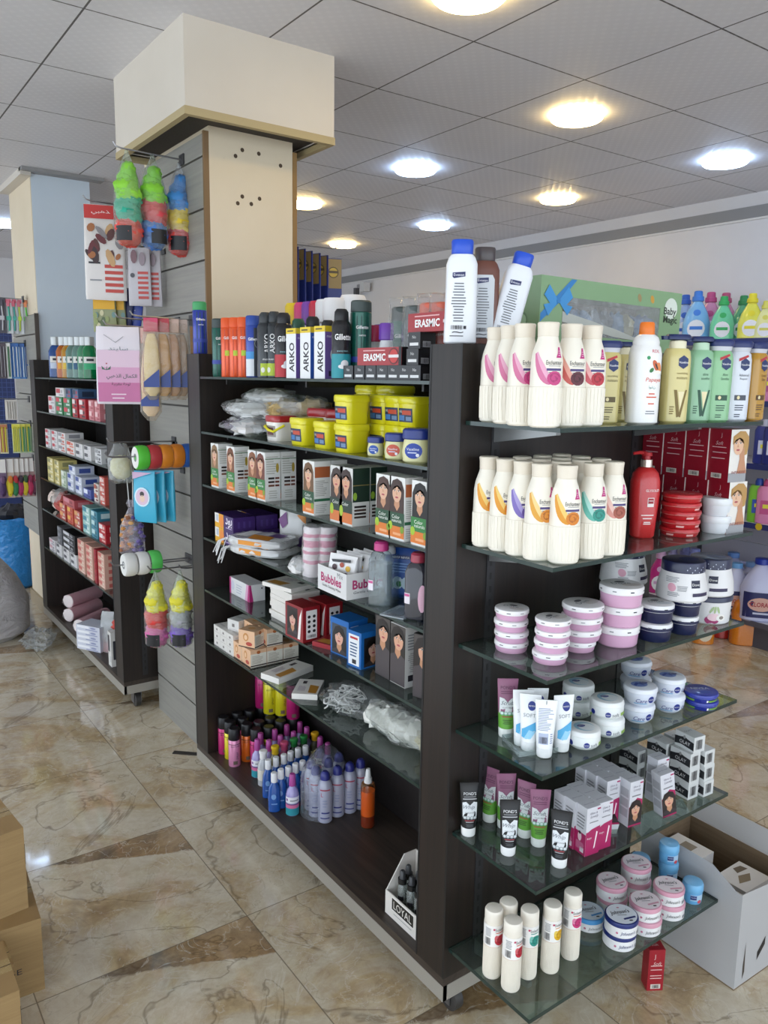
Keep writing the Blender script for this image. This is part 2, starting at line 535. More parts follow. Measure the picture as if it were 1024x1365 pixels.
def slat_panel(x0, x1, y0, y1, z0, z1, label, edge='#7a5f3f', flip=False):
    t = thing('slat_panel', label, 'slatwall', ((x0+x1)/2, (y0+y1)/2, z0))
    X0, X1 = -(x1-x0)/2, (x1-x0)/2; Y0, Y1 = -(y1-y0)/2, (y1-y0)/2
    m = MB(); z = 0; H = z1-z0; k = 0
    f = X1-.004 if not flip else X0+.004
    while z < H-.01:
        ze = min(H, z+.187)
        if not flip: m.box(X0, X1-.004, Y0, Y1, z, ze-.008, M_SLAT)
        else: m.box(X0+.004, X1, Y0, Y1, z, ze-.008, M_SLAT)
        z = ze
    m.build('slat_boards', t)
    MB().box(X1-.006 if not flip else X0, X1 if not flip else X0+.006, Y0, Y1, 0, H, mat('#55504b', .7)).build('backing', t)
    MB().box(X0-.001, X1, Y0-.012, Y0, 0, H, mat(edge, .6)).build('edge_strip', t)
    return t
slat_panel(1.265, 1.285, 2.952, 3.625, .0, 2.515, 'grey slatwall panel on the pillar between the two gondolas')
slat_panel(1.64, 1.66, 2.952, 3.625, .0, 2.50, 'grey slatwall panel on the far side of the near pillar', '#8a6a3c', True)
slat_panel(1.158, 1.181, 5.325, 5.98, .55, 1.98, 'grey slatwall panel with dark edge on the rear pillar', '#4d4640')

# ---------------------------------------------------------------- gondolas
ZS = (1.615, 1.417, 1.222, 1.022, .820, .617)          # long side glass
ZE = (1.530, 1.254, 1.019, .809, .547, .234)           # end glass
GX0, GX1, GY0, GY1 = 1.152, 1.872, 1.318, 2.872
ZB = .152
def glass_shelf(t, x0, x1, y0, y1, z, th=.008):
    """top face at z"""
    g = MB().box(x0, x1, y0, y1, z-th, z-.0002, M_GLASS).build('glass_shelf', t)
    e = MB(); w = .0012
    for (a, b, c, d) in ((x0-w, x0, y0-w, y1+w), (x1, x1+w, y0-w, y1+w), (x0, x1, y0-w, y0), (x0, x1, y1, y1+w)):
        e.box(a, b, c, d, z-th, z, M_GEDGE)
    e.build('glass_edge', g)
    return g
def gondola(name, label, y0, y1, x0, x1, endshelves, zs):
    cx, cy = (x0+x1)/2, (y0+y1)/2
    t = thing(name, label, 'display shelf', (cx, cy, 0))
    X, Y = (x1-x0)/2, (y1-y0)/2
    P = .112
    MB().box(-X, X, -Y, Y, .131, ZB, M_BASE).build('base_board', t)
    tr = MB()
    tr.box(-X-.001, -X+.012, -Y-.001, Y+.001, .089, .131, M_TRIM).box(X-.012, X+.001, -Y-.001, Y+.001, .089, .131, M_TRIM)
    tr.box(-X, X, -Y-.001, -Y+.012, .089, .131, M_TRIM).box(-X, X, Y-.012, Y+.001, .089, .131, M_TRIM)
    tr.box(-X+.012, X-.012, -Y+.012, Y-.012, .10, .131, M_BLACK)
    tr.build('base_trim', t)
    for s in (-1, 1):
        e = MB()
        a, b = (-Y, -Y+P) if s < 0 else (Y-P, Y)
        e.box(-X, X, a, b, ZB, 1.697, M_WOOD)
        ep = e.build('end_panel', t)
        eb = MB()
        for (u, v) in ((a, a+.006), (b-.006, b)):
            for q in (-X-.0008, X): eb.box(q, q+.0008, u, v, ZB, 1.697, M_BLACK)
        eb.build('edge_band', ep)
        up = MB()
        for q in (-.255, .25):
            yy = a-.003 if s < 0 else b
            up.box(q-.0125, q+.0125, yy, yy+.003, ZB+.02, 1.66, mat('#3b3a3c', .4, .5))
            for k in range(46):
                up.box(q-.003, q+.003, yy-.0006 if s < 0 else yy+.003, yy if s < 0 else yy+.0036, .2+k*.032, .216+k*.032, M_BLACK)
        up.build('slotted_upright', ep)
    MB().box(-.012, .012, -Y+P, Y-P, ZB, 1.66, mat('#1d1817', .5)).build('back_panel', t)
    for z in zs:
        glass_shelf(t, -X+.002, -.014, -Y+P+.002, Y-P-.002, z)
        glass_shelf(t, .014, X-.002, -Y+P+.002, Y-P-.002, z)
        for yy in (-Y+P+.10, 0, Y-P-.10):
            for sg in (-1, 1):
                br = MB()
                br.box(min(sg*.014, sg*(X-.06)), max(sg*.014, sg*(X-.06)), yy-.004, yy+.004, z-.026, z-.009, mat('#2b2a2a', .4, .4))
                br.build('shelf_bracket', t)
    if endshelves:
        for i, z in enumerate(ZE):
            glass_shelf(t, 1.167-cx, 1.892-cx, 1.045-cy, 1.316-cy, z, .009)
            for q in (-.255, .25):
                b = MB()
                vs = []
                for xx in (q-.007, q+.007):
                    vs += [(xx, 1.315-cy, z-.05), (xx, 1.315-cy, z-.0095), (xx, 1.13-cy, z-.0095), (xx, 1.13-cy, z-.022)]
                b.add(vs, [(0, 1, 2, 3), (7, 6, 5, 4), (0, 4, 5, 1), (1, 5, 6, 2), (2, 6, 7, 3), (3, 7, 4, 0)], mat('#8f9090', .35, .6))
                b.build('shelf_bracket', t)
    for sxn in (-1, 1):
        for syn in (-1, 1):
            c = MB()
            ox, oy = sxn*(X-.075), syn*(Y-.06)
            c.box(ox-.02, ox+.02, oy-.02, oy+.02, .082, .10, M_STEEL)
            c.box(ox-.020, ox-.017, oy-.022, oy+.014, .022, .085, M_STEEL).box(ox+.017, ox+.020, oy-.022, oy+.014, .022, .085, M_STEEL)
            f = c.build('caster_fork', t)
            w = MB()
            Mx = Matrix.Translation((ox, oy-.008, .034)) @ Matrix.Rotation(PI/2, 4, 'Y')
            w.loft([(-.014, .028, .028, 2), (-.012, .034, .034, 2), (.012, .034, .034, 2), (.014, .028, .028, 2)], mat('#3a3735', .5), 20, M=Mx)
            w.loft([(-.016, .011, .011, 2), (.016, .011, .011, 2)], M_STEEL, 12, M=Mx)
            w.build('caster_wheel', f)
    return t
gondola('display_gondola', 'dark wood shelf gondola on casters with glass end shelves', GY0, GY1, GX0, GX1, True, ZS)
HY0, HY1, HX0, HX1 = 3.665, 5.30, 1.11, 1.83
ZG = (1.592, 1.392, 1.184, .985, .790, .548)
gondola('display_gondola', 'dark wood shelf gondola standing behind the slatwall pillar', HY0, HY1, HX0, HX1, False, ZG)

# ---------------------------------------------------------------- lamps
M_WARM = emit('lamp_warm', '#ffdc94', 20.0)
M_COOL = emit('lamp_cool', '#b8d6ff', 20.0)
LAMPS = [(2.95, 2.64, 1, 'warm round ceiling lamp above the glass end shelves'),
         (2.95, 3.84, 0, 'cool round ceiling lamp just right of the pillar casing'),
         (4.15, 2.64, 0, 'cool round ceiling lamp nearest the right wall edge of the photo'),
         (4.15, 3.84, 1, 'warm round ceiling lamp in the middle of the row by the right wall'),
         (4.12, 5.10, 0, 'small cool ceiling lamp farther back along the right wall'),
         (4.05, 6.33, 1, 'distant warm ceiling lamp above the blue hanging packs'),
         (2.92, 5.06, 1, 'warm ceiling lamp peeping out beside the cream pillar'),
         (1.78, 2.06, 1, 'warm ceiling lamp cut by the top edge of the view'),
         (1.39, 7.30, 0, 'cool ceiling lamp far away at the left edge')]
for (x, y, w, lb) in LAMPS:
    t = thing('ceiling_lamp', lb, 'ceiling light', (x, y, 2.82), group='round ceiling lamps')
    MB().loft([(-.008, .112, .112, 2), (-.0002, .112, .112, 2)], mat('#dedbd5', .4), 32).build('lamp_ring', t)
    MB().loft([(-.030, .085, .085, 2), (-.027, .110, .110, 2), (-.020, .118, .118, 2), (-.012, .117, .117, 2), (-.0085, .112, .112, 2)], M_WARM if w else M_COOL, 32).build('diffuser', t)

# ---------------------------------------------------------------- camera and daylight
cam = bpy.data.cameras.new('camera'); co = bpy.data.objects.new('camera', cam); COL.objects.link(co)
R3 = Matrix((ROT[0], ROT[1], [-c for c in ROT[2]])).transposed()
co.matrix_world = Matrix.Translation(CAM) @ R3.to_4x4()
cam.sensor_fit = 'HORIZONTAL'; cam.sensor_width = 36.0
cam.lens = F_PX/1024*36.0
cam.clip_start = .05
SC.camera = co
wd = bpy.data.worlds.new('daylight'); SC.world = wd; wd.use_nodes = True
bg = wd.node_tree.nodes['Background']
bg.inputs[0].default_value = (.80, .90, 1.0, 1); bg.inputs[1].default_value = 2.2
SC.view_settings.view_transform = 'Standard'; SC.view_settings.look = 'None'
SC.view_settings.gamma = 1; SC.view_settings.exposure = .45
SC.view_settings.use_curve_mapping = False
# ================================================================= product models
def assemble(name, parts):
    if len(parts) == 1: return parts[0][1].build(name)
    t = thing(name)
    for q in parts:
        o = q[1].build(q[0], t)
        for c in q[2:]: c[1].build(c[0], o)
    return t
WH = '#f4f2ee'
NAVY = mat('#1b2150', .4); INK = mat('#26242c', .5); GREYP = mat('#8b8c90', .5)
def rose(m, u, v, r, mp, c1, c2, e=.0009):
    m.ell(u, v, r, r*.92, mp, mat(c1), e, 14)
    for k, (a, q) in enumerate(((.3, .75), (2.2, .6), (4.0, .45), (5.4, .28))):
        pts = [(u+r*q*math.cos(a+t*.5), v+r*q*.9*math.sin(a+t*.5)) for t in range(6)]
        pt2 = [(u+(r*q-.0016)*math.cos(a+t*.5), v+(r*q-.0016)*.9*math.sin(a+t*.5)) for t in range(6)]
        m.strip(pts, pt2, mp, mat(c2), e+.0003)
def swoosh(m, mp, c1, c2, u0, u1, v0, v1, e=.0005):
    A = []; B = []; D = []
    for i in range(9):
        t = i/8
        u = u0+(u1-u0)*(1-math.cos(t*PI/2))
        v = v1-(v1-v0)*math.sin(t*PI/2)
        w = .0155*math.sin(PI*min(1, t*.75+.12))+.001
        A.append((u, v)); B.append((u+w, v+w*.6)); D.append((u+w*.55, v+w*.3))
    m.strip(A, D, mp, mat(c1), e); m.strip(D, B, mp, mat(c2), e)

def cream_bottle(c1, c2, c3, c4):
    secs = [(0, .026, .021, 2.5), (.003, .030, .0245, 2.5), (.012, .031, .0255, 2.5), (.078, .031, .0255, 2.5), (.128, .0302, .0248, 2.5), (.145, .0275, .0232, 2.4), (.158, .0235, .021, 2.2), (.168, .0203, .0193, 2), (.173, .0195, .0188, 2)]
    body = mat('#f3ecdd', .35)
    m = MB().loft(secs, body, 28)
    mp = mp_lathe(secs)
    for i in range(26):
        u = 2*PI*.031*i/26
        m.tube([mp(u, .008, .0), mp(u, .04, .0), mp(u, .076, .0)], .0011, body, 5)
    m.rect(-.09, .09, .0775, .0785, mp, mat('#dcd2c0'), .0005, 30)
    swoosh(m, mp, c1, c2, -.034, -.004, .082, .140)
    rose(m, .006, .0945, .0148, mp, c3, c4)
    m.rect(-.010, .020, .1085, .113, mp, mat('#4b3f78'), .0006)
    m.rect(-.006, .016, .1045, .106, mp, GREYP, .0006)
    m.text('Enchanteur', .005, .124, .032, mp, INK, h=.0085)
    m.rect(-.006, .018, .117, .118, mp, GREYP, .0006)
    m.poly([(.0085, .133), (.0205, .133), (.0175, .142), (.0165, .153), (.0125, .153), (.0115, .142)], mp, mat('#c3337f'), .0006)
    for v in (.137, .141, .145): m.rect(.0125, .0165, v, v+.0012, mp, mat('#f0c8dc'), .0009, 2)
    cap = MB().loft([(.1725, .0185, .018, 2), (.174, .0198, .0192, 2), (.188, .0202, .0196, 2), (.198, .0212, .0205, 2), (.2, .0195, .019, 2)], mat('#eadfcd', .4), 24)
    return assemble('lotion_bottle', [('bottle_body', m), ('cap', cap)])

def vaseline_bottle(kind, c, c2, title, dark):
    """pump or flip-top lotion bottle with a hexagonal navy badge"""
    H = .165
    secs = [(0, .026, .016, 3), (.004, .030, .0195, 3), (.10, .031, .0205, 3), (H-.02, .0305, .02, 3), (H-.006, .028, .0185, 3), (H, .024, .016, 2.6)]
    m = MB().loft(secs, mat(c, .22, 0, .3), 28); mp = mp_lathe(secs, 0, True)
    m.poly([(.005+.0135*math.cos(PI/6+k*PI/3), .135+.015*math.sin(PI/6+k*PI/3)) for k in range(6)], mp, mat('#1f2f63'), .0006)
    m.text('Vaseline', .005, .1345, .022, mp, mat('#ffffff'), .0012)
    D = mat(dark)
    ls = title.split('|')
    for i, s in enumerate(ls): m.text(s, .004, .110-i*.0095, min(.026, .0034*len(s)), mp, D, .0006, h=.0062)
    if kind == 'pump':
        m.poly([(-.013, .074), (-.006, .074), (.0045, .016), (-.001, .013), (-.003, .013)], mp, D, .0006)
        m.poly([(.019, .074), (.015, .074), (.001, .016), (.004, .013), (.0065, .013)], mp, D, .0007)
        m.poly([(-.003, .07), (.012, .07), (.004, .03)], mp, mat('#efe2b6'), .0008)
        m.lines(-.02, -.008, .02, .04, 4, mp, D, .0006, 3)
    else:
        m.poly([(-.012, .149), (.012, .158), (.014, .153), (-.012, .142)], mp, mat('#b93038'), .0007)
        m.rect(-.016, .014, .050, .0625, mp, D, .0006); m.ell(-.006, .0565, .004, .0045, mp, mat('#e8d9a8'), .0009, 8)
        m.lines(-.013, .012, .026, .042, 3, mp, D, .0006, 5)
        m.lines(-.013, .004, .010, .020, 2, mp, D, .0006, 5)
    parts = [('bottle_body', m)]
    if kind == 'pump':
        n = MB().loft([(H, .019, .0145, 2.4), (H+.016, .0185, .014, 2.4), (H+.018, .014, .012, 2)], mat('#e9e2c4' if c != '#8fbf97' else '#b9d8bb', .3), 20)
        parts.append(('collar', n))
        p = MB().loft([(H+.018, .012, .010, 2), (H+.020, .030, .014, 3), (H+.026, .031, .0145, 3), (H+.031, .026, .012, 3)], mat('#1d2a5c', .35), 24)
        p.loft([(H+.019, .010, .006, 3, -.030, 0), (H+.027, .011, .0065, 3, -.031, 0)], mat('#1d2a5c', .35), 12)
        parts.append(('pump_head', p))
    else:
        n = MB().loft([(H, .0255, .016, 2.6), (H+.010, .0275, .0175, 2.8)], mat('#c9cad2', .25), 24)
        parts.append(('neck', n))
        vs = [(H+.010, .030, .0185, 3), (H+.014, .031, .0192, 3), (H+.022, .031, .0192, 3), (H+.026, .027, .017, 3)]
        parts.append(('flip_cap', MB().loft(vs, mat('#1f2c66', .35), 24)))
    return assemble('lotion_bottle', parts)

def papaya_bottle():
    secs = [(0, .028, .021, 2.6), (.004, .034, .026, 2.6), (.12, .0345, .0265, 2.6), (.15, .034, .026, 2.6), (.163, .0315, .0245, 2.4), (.168, .0285, .0225, 2.2), (.174, .0290, .0228, 2.2), (.184, .0255, .021, 2.2), (.19, .018, .016, 2)]
    m = MB().loft(secs, mat('#f1f0ee', .25, 0, .3), 30); mp = mp_lathe(secs, 0, True)
    O = mat('#d8542a')
    m.text('RDL', .010, .155, .017, mp, mat('#c9344a'))
    m.ell(-.006, .141, .004, .004, mp, mat('#3a9a63'))
    m.ell(.012, .124, .006, .014, mp, mat('#d1623a'), .0006, 14, .5); m.ell(.020, .120, .0055, .012, mp, mat('#e58a4f'), .0008, 14, .2)
    m.ell(.013, .123, .002, .008, mp, mat('#3d2a22'), .0011, 10, .5)
    m.ell(.016, .111, .010, .004, mp, mat('#f6efe4'), .0010, 12); m.ell(.002, .115, .004, .006, mp, mat('#357a3e'), .0008, 8, -.7)
    m.text('Papaya', .008, .094, .036, mp, mat('#d9431f'), h=.011, shear=.2)
    m.text('\uFEDF\uFEEE\uFEB7\uFEE6', .006, .079, .016, mp, mat('#357a6a'), h=.008)
    for v, w in ((.064, .014), (.057, .024), (.043, .014)): m.rect(.006-w/2, .006+w/2, v, v+.0025, mp, O, .0006)
    m.lines(-.012, .022, .022, .032, 2, mp, GREYP, .0006, 4)
    cap = MB().loft([(.188, .0155, .0155, 2), (.190, .0165, .0165, 2), (.212, .0155, .0155, 2), (.216, .0135, .0135, 2)], mat('#ee7a1d', .35), 24)
    return assemble('lotion_bottle', [('bottle_body', m), ('cap', cap)])

def tall_lotion(c, capc, lab, badge):
    secs = [(0, .031, .019, 4), (.004, .036, .0225, 4), (.10, .0345, .022, 4), (.172, .034, .0215, 4), (.186, .029, .020, 3.4), (.192, .024, .018, 3)]
    m = MB().loft(secs, mat(c, .3), 32); mp = mp_lathe(secs, 0, True)
    if lab: m.poly([(-.026, .016), (.02, .016), (.02, .15), (.015, .16), (-.021, .16), (-.026, .15)], mp, mat('#cfd3d8'), .0006)
    m.poly([(-.021, .152), (.006, .154), (.006, .144), (-.018, .140), (-.021, .143)], mp, mat('#22285c'), .0010)
    m.text(badge, -.0075, .1475, .022, mp, mat('#e9e9f2'), .0014, h=.006)
    m.lines(-.023, .010, .048, .134, 14, mp, mat('#6f7278'), .0010, 4, .4)
    m.bars(-.022, .003, .031, .040, mp, INK, .0010)
    m.rect(.005, .011, .032, .039, mp, INK, .0010, 2)
    m.text('\u223c', -.007, .025, .024, mp, INK, .0010, h=.0035)
    m.lines(-.024, .011, .016, .020, 1, mp, INK, .0010, 5)
    cap = MB().loft([(.192, .021, .0175, 2.6), (.194, .0235, .0185, 2.6), (.219, .0245, .019, 2.6), (.223, .0225, .0175, 2.6)], mat(capc, .3), 24)
    return assemble('lotion_bottle', [('bottle_body', m), ('flip_cap', cap)])

def red_pump():
    secs = [(0, .024, .019, 2.6), (.004, .028, .022, 2.6), (.05, .031, .024, 2.6), (.105, .0345, .0265, 2.6), (.135, .034, .026, 2.5), (.155, .029, .023, 2.4), (.166, .019, .017, 2.2), (.169, .013, .013, 2)]
    m = MB().loft(secs, mat('#c6272b', .28, 0, .4), 30); mp = mp_lathe(secs, 0, True)
    W_ = mat('#f5e9e6')
    m.text('GLYSOLID', .008, .115, .034, mp, W_, h=.006, bold=.01)
    m.rect(-.003, .013, .076, .098, mp, W_, .0006); m.rect(-.0015, .0115, .084, .0965, mp, mat('#a11a2c'), .0010); m.rect(0, .010, .090, .0915, mp, W_, .0014)
    for v, w in ((.055, .030), (.047, .022), (.038, .016), (.034, .018)): m.rect(-w/2, w/2, v, v+.0022, mp, W_, .0006)
    col = MB().loft([(.168, .0135, .0135, 2), (.186, .0135, .0135, 2)], mat('#c9b9b0', .2, .7), 20)
    p = MB().loft([(.186, .0085, .0085, 2), (.194, .008, .008, 2), (.195, .0125, .0125, 2), (.203, .0105, .0105, 2)], mat('#a8161e', .35), 18)
    p.tube([(0, 0, .2), (-.018, 0, .2025), (-.034, 0, .2)], [.005, .0045, .0035], mat('#a8161e', .35), 8)
    return assemble('lotion_bottle', [('bottle_body', m), ('collar', col), ('pump_head', p)])

def jar(r, h, lid, c, lc, kind):
    """round cream jar: body, lid and print"""
    hb = h-lid
    taper = .94
    if kind == 'soft':
        secs = [(0, r*.72, r*.72, 2), (.004, r*.86, r*.86, 2), (hb*.35, r, r, 2), (hb*.75, r*1.0, r, 2), (hb, r*.97, r*.97, 2)]
    elif kind == 'tub':
        secs = [(0, r*.95, r*.95, 2), (.004, r, r, 2), (hb*.5, r*.96, r*.96, 2), (hb, r*.82, r*.82, 2)]
    elif kind == 'bowl':
        secs = [(0, r*.62, r*.62, 2), (.003, r*.70, r*.70, 2), (hb*.35, r*.90, r*.90, 2), (hb*.8, r*.95, r*.95, 2), (hb, r*.95, r*.95, 2)]
    elif kind == 'johnson':
        secs = [(0, r*.93, r*.93, 2), (.002, r*.97, r*.97, 2), (hb, r*.97, r*.97, 2)]
    elif kind == 'gel':
        secs = [(0, r*.84, r*.84, 2), (.003, r*.9, r*.9, 2), (hb*.5, r*.93, r*.93, 2), (hb, r*.93, r*.93, 2)]
    else:
        secs = [(0, r*.86, r*.86, 2), (.003, r*.91, r*.91, 2), (hb, r*.955, r*.955, 2)]
    b = MB().loft(secs, mat(c, .3, 0, .2), 36); mp = mp_lathe(secs)
    rl = r*.84 if kind == 'tub' else r
    ls = [(hb-.0003, rl*.975, rl*.975, 2), (hb+.001, rl, rl, 2), (h-.004, rl, rl, 2), (h-.001, rl*.975, rl*.975, 2), (h, rl*.92, rl*.92, 2)]
    if kind in ('bowl', 'soft'): ls = [(hb-.0003, rl*.97, rl*.97, 2), (hb+.001, rl, rl, 2), (h-.006, rl*.99, rl*.99, 2), (h-.0015, rl*.93, rl*.93, 2), (h, rl*.84, rl*.84, 2)]
    if kind == 'gel': ls = [(hb-.0003, rl*.97, rl*.97, 2), (hb+.001, rl, rl, 2), (h-.008, rl*.99, rl*.99, 2), (h-.002, rl*.9, rl*.9, 2), (h, rl*.7, rl*.7, 2)]
    l = MB().loft(ls, mat(lc, .3, 0, .2), 36); ml = mp_lathe(ls); mt = mp_top(h)
    B = mat('#1c2f86', .35)
    if kind == 'pinkwhite' or kind == 'navywhite':
        for k in range(5):
            u = -r*1.6+k*r*.8
            l.rect(u, u+.009, hb+lid*.4, hb+lid*.55, ml, GREYP if k % 2 else INK, .0005, 3)
        l.ell(0, r*.3, r*.25, r*.14, mt, mat('#55565c')); l.ell(r*.35, -r*.25, r*.45, r*.28, mt, mat('#d9d2cf' if kind[0] == 'p' else '#cfd4da')); l.text('Dove', -.05*r, .02*r, r*.9, mt, GREYP, .0010)
        if kind == 'navywhite': l.rect(-PI*r, PI*r, hb+.001, hb+lid*.45, ml, mat('#161c45'), .0006, 36)
    elif kind == 'soft':
        b.ell(-.012, hb*.5, .0065, .0065, mp, B); b.text('NIVEA', -.012, hb*.5, .0105, mp, mat(WH), .001); b.text('soft', .006, hb*.5, .017, mp, mat('#6a7076'))
        b.rect(.02, .045, hb*.38, hb*.62, mp, mat('#8fb25a'), .0006)
        b.ell(-.05, hb*.5, .0065, .0065, mp, B)
        l.ell(0, 0, r*.62, r*.62, mt, mat('#9fc6d8')); l.ell(.1*r, -.1*r, r*.5, r*.48, mt, mat('#e9f0f2'), .0006); l.ell(-.15*r, .1*r, r*.26, r*.17, mt, B, .001); l.text('NIVEA', -.15*r, .1*r, r*.38, mt, mat(WH), .0014)
    elif kind == 'bowl':
        b.ell(.010, hb*.6, .0085, .0085, mp, B); b.text('NIVEA', .010, hb*.6, .0135, mp, mat(WH), .001)
        b.text('Care', -.014, hb*.52, .026, mp, B, .0008, shear=.25); b.rect(-.03, .0, hb*.25, hb*.34, mp, mat('#6fb0dd'), .0006)
        b.text('Care', .034, hb*.52, .022, mp, B, .0008, shear=.25)
        l.ell(-.1*r, 0, r*.5, r*.42, mt, mat('#7f95cf')); l.ell(.25*r, .15*r, r*.25, r*.16, mt, B, .0008); l.text('NIVEA', .25*r, .15*r, r*.36, mt, mat(WH), .0012)
        l.strip([(-.5*r, -.1*r), (-.2*r, .25*r), (.1*r, -.05*r)], [(-.45*r, -.3*r), (-.15*r, .02*r), (.15*r, -.3*r)], mt, mat('#3a4fa8'), .0010)
    elif kind == 'tin':
        b.rect(.004, .046, hb*.25, hb*.62, mp, mat('#77a83f'), .0006); b.rect(-.001, .003, hb*.2, hb*.68, mp, mat(WH), .0006, 2)
        b.rect(-.07, -.03, hb*.25, hb*.62, mp, mat('#77a83f'), .0006)
        l.text('NIVEA', 0, .2*r, r*1.1, mt, mat('#dfe6f4'), .0006); l.ell(.1*r, -.35*r, r*.35, r*.22, mt, mat('#2c49b0'))
        b.rect(-PI*r, PI*r, hb*.93, hb*1.0, mp, mat('#8fa5dc'), .0006, 36)
    elif kind == 'redtin':
        for u in (-.06, -.012, .035): b.rect(u, u+.018, hb*.3, hb*.7, mp, mat('#e9b9b4'), .0006)
        l.rect(-PI*r, PI*r, hb, hb+.0012, ml, mat('#e6a29b'), .0006, 36)
        l.text('GLYSOLID', 0, 0, r*1.3, mt, mat('#f2dcd8'), .0006)
    elif kind == 'johnson':
        k = lc
        b.text("Johnson's", .004, hb*.5, r*.95, mp, INK if k != '#1b2a6e' else mat('#1b2a6e'), .0008, h=hb*.42, shear=.25)
        b.ell(-.024, hb*.5, .003, .003, mp, mat('#c77a92'))
        b.rect(.030, .048, hb*.2, hb*.5, mp, GREYP, .0006)
        pale = {'#d99fb1': '#f3e6ea', '#1b2a6e': '#e9eef6', '#4d9ad6': '#dbe8f2'}[lc]
        l.ell(0, 0, r*.9, r*.9, mt, mat(pale), .0006, 30)
        l.text("Johnson's", -.08*r, .12*r, r*1.25, mt, INK, .0010, h=r*.42, rot=.15, shear=.25, bold=.012)
        l.ell(-.05*r, .55*r, r*.09, r*.05, mt, mat('#c77a92'), .0010, 8)
        l.rect(-.3*r, .25*r, -.15*r, -.1*r, mt, GREYP, .0010)
        l.poly([(-.05*r, -.42*r), (.72*r, -.22*r), (.74*r, -.36*r), (-.03*r, -.56*r)], mt, mat(lc), .0010)
        l.rect(.25*r, .45*r, -.66*r, -.56*r, mt, INK, .0010)
    elif kind == 'tub':
        b.rect(.0, .022, hb*.52, hb*.78, mp, mat('#1a1c38'), .0006, 3); b.text('Dove', .011, hb*.64, .018, mp, mat(WH), .001)
        b.ell(-.045, hb*.5, .010, .010, mp, mat('#e3a9bb'), .0006, 14)
        b.lines(-.06, -.02, hb*.68, hb*.88, 4, mp, GREYP, .0006, 3); b.lines(-.032, -.008, hb*.40, hb*.6, 4, mp, GREYP, .0006, 5); b.lines(-.055, -.02, hb*.2, hb*.36, 3, mp, GREYP, .0006, 3)
        b.rect(.003, .05, hb*.22, hb*.34, mp, mat('#2c2348'), .0006)
        l.ell(.2*r, 0, r*.4, r*.3, mt, mat('#2a3263'))
        for q in range(9): l.ell(-.01+q*.006, hb+lid*(.35+.25*math.sin(q*2.1)), .0013, .0016, ml, mat('#cfd6ea'), .0006, 6)
    elif kind == 'coconut':
        b.lines(-.065, -.03, hb*.55, hb*.85, 5, mp, GREYP, .0006, 3); b.ell(-.045, hb*.4, .009, .009, mp, mat('#e3a9bb'))
        b.ell(.004, hb*.22, .018, hb*.2, mp, mat('#a03468'), .0006, 14); b.ell(.008, hb*.35, .016, hb*.17, mp, mat('#e8c9cf'), .0009, 14)
        b.ell(.026, hb*.32, .012, hb*.16, mp, mat('#efece6'), .0012, 14); b.ell(.027, hb*.33, .006, hb*.08, mp, mat('#8a8078'), .0015, 10)
        for a in (-.5, -.1, .3): b.ell(.012+a*.02, hb*.68, .003, hb*.17, mp, mat('#a9bd8e'), .0010, 10, a)
    elif kind == 'gel':
        b.rect(-.012, .024, hb*.35, hb*.85, mp, mat('#aecbe2'), .0006); b.rect(-.012, .004, hb*.45, hb*.8, mp, mat('#2a3f7c'), .0009, 3); b.ell(.012, hb*.3, .0055, .0055, mp, mat('#cf5560'), .0012, 12)
        b.text('Vaseline', -.004, hb*.66, .013, mp, mat(WH), .0014)
    return assemble('cream_jar', [('jar_body', b), ('lid', l)])

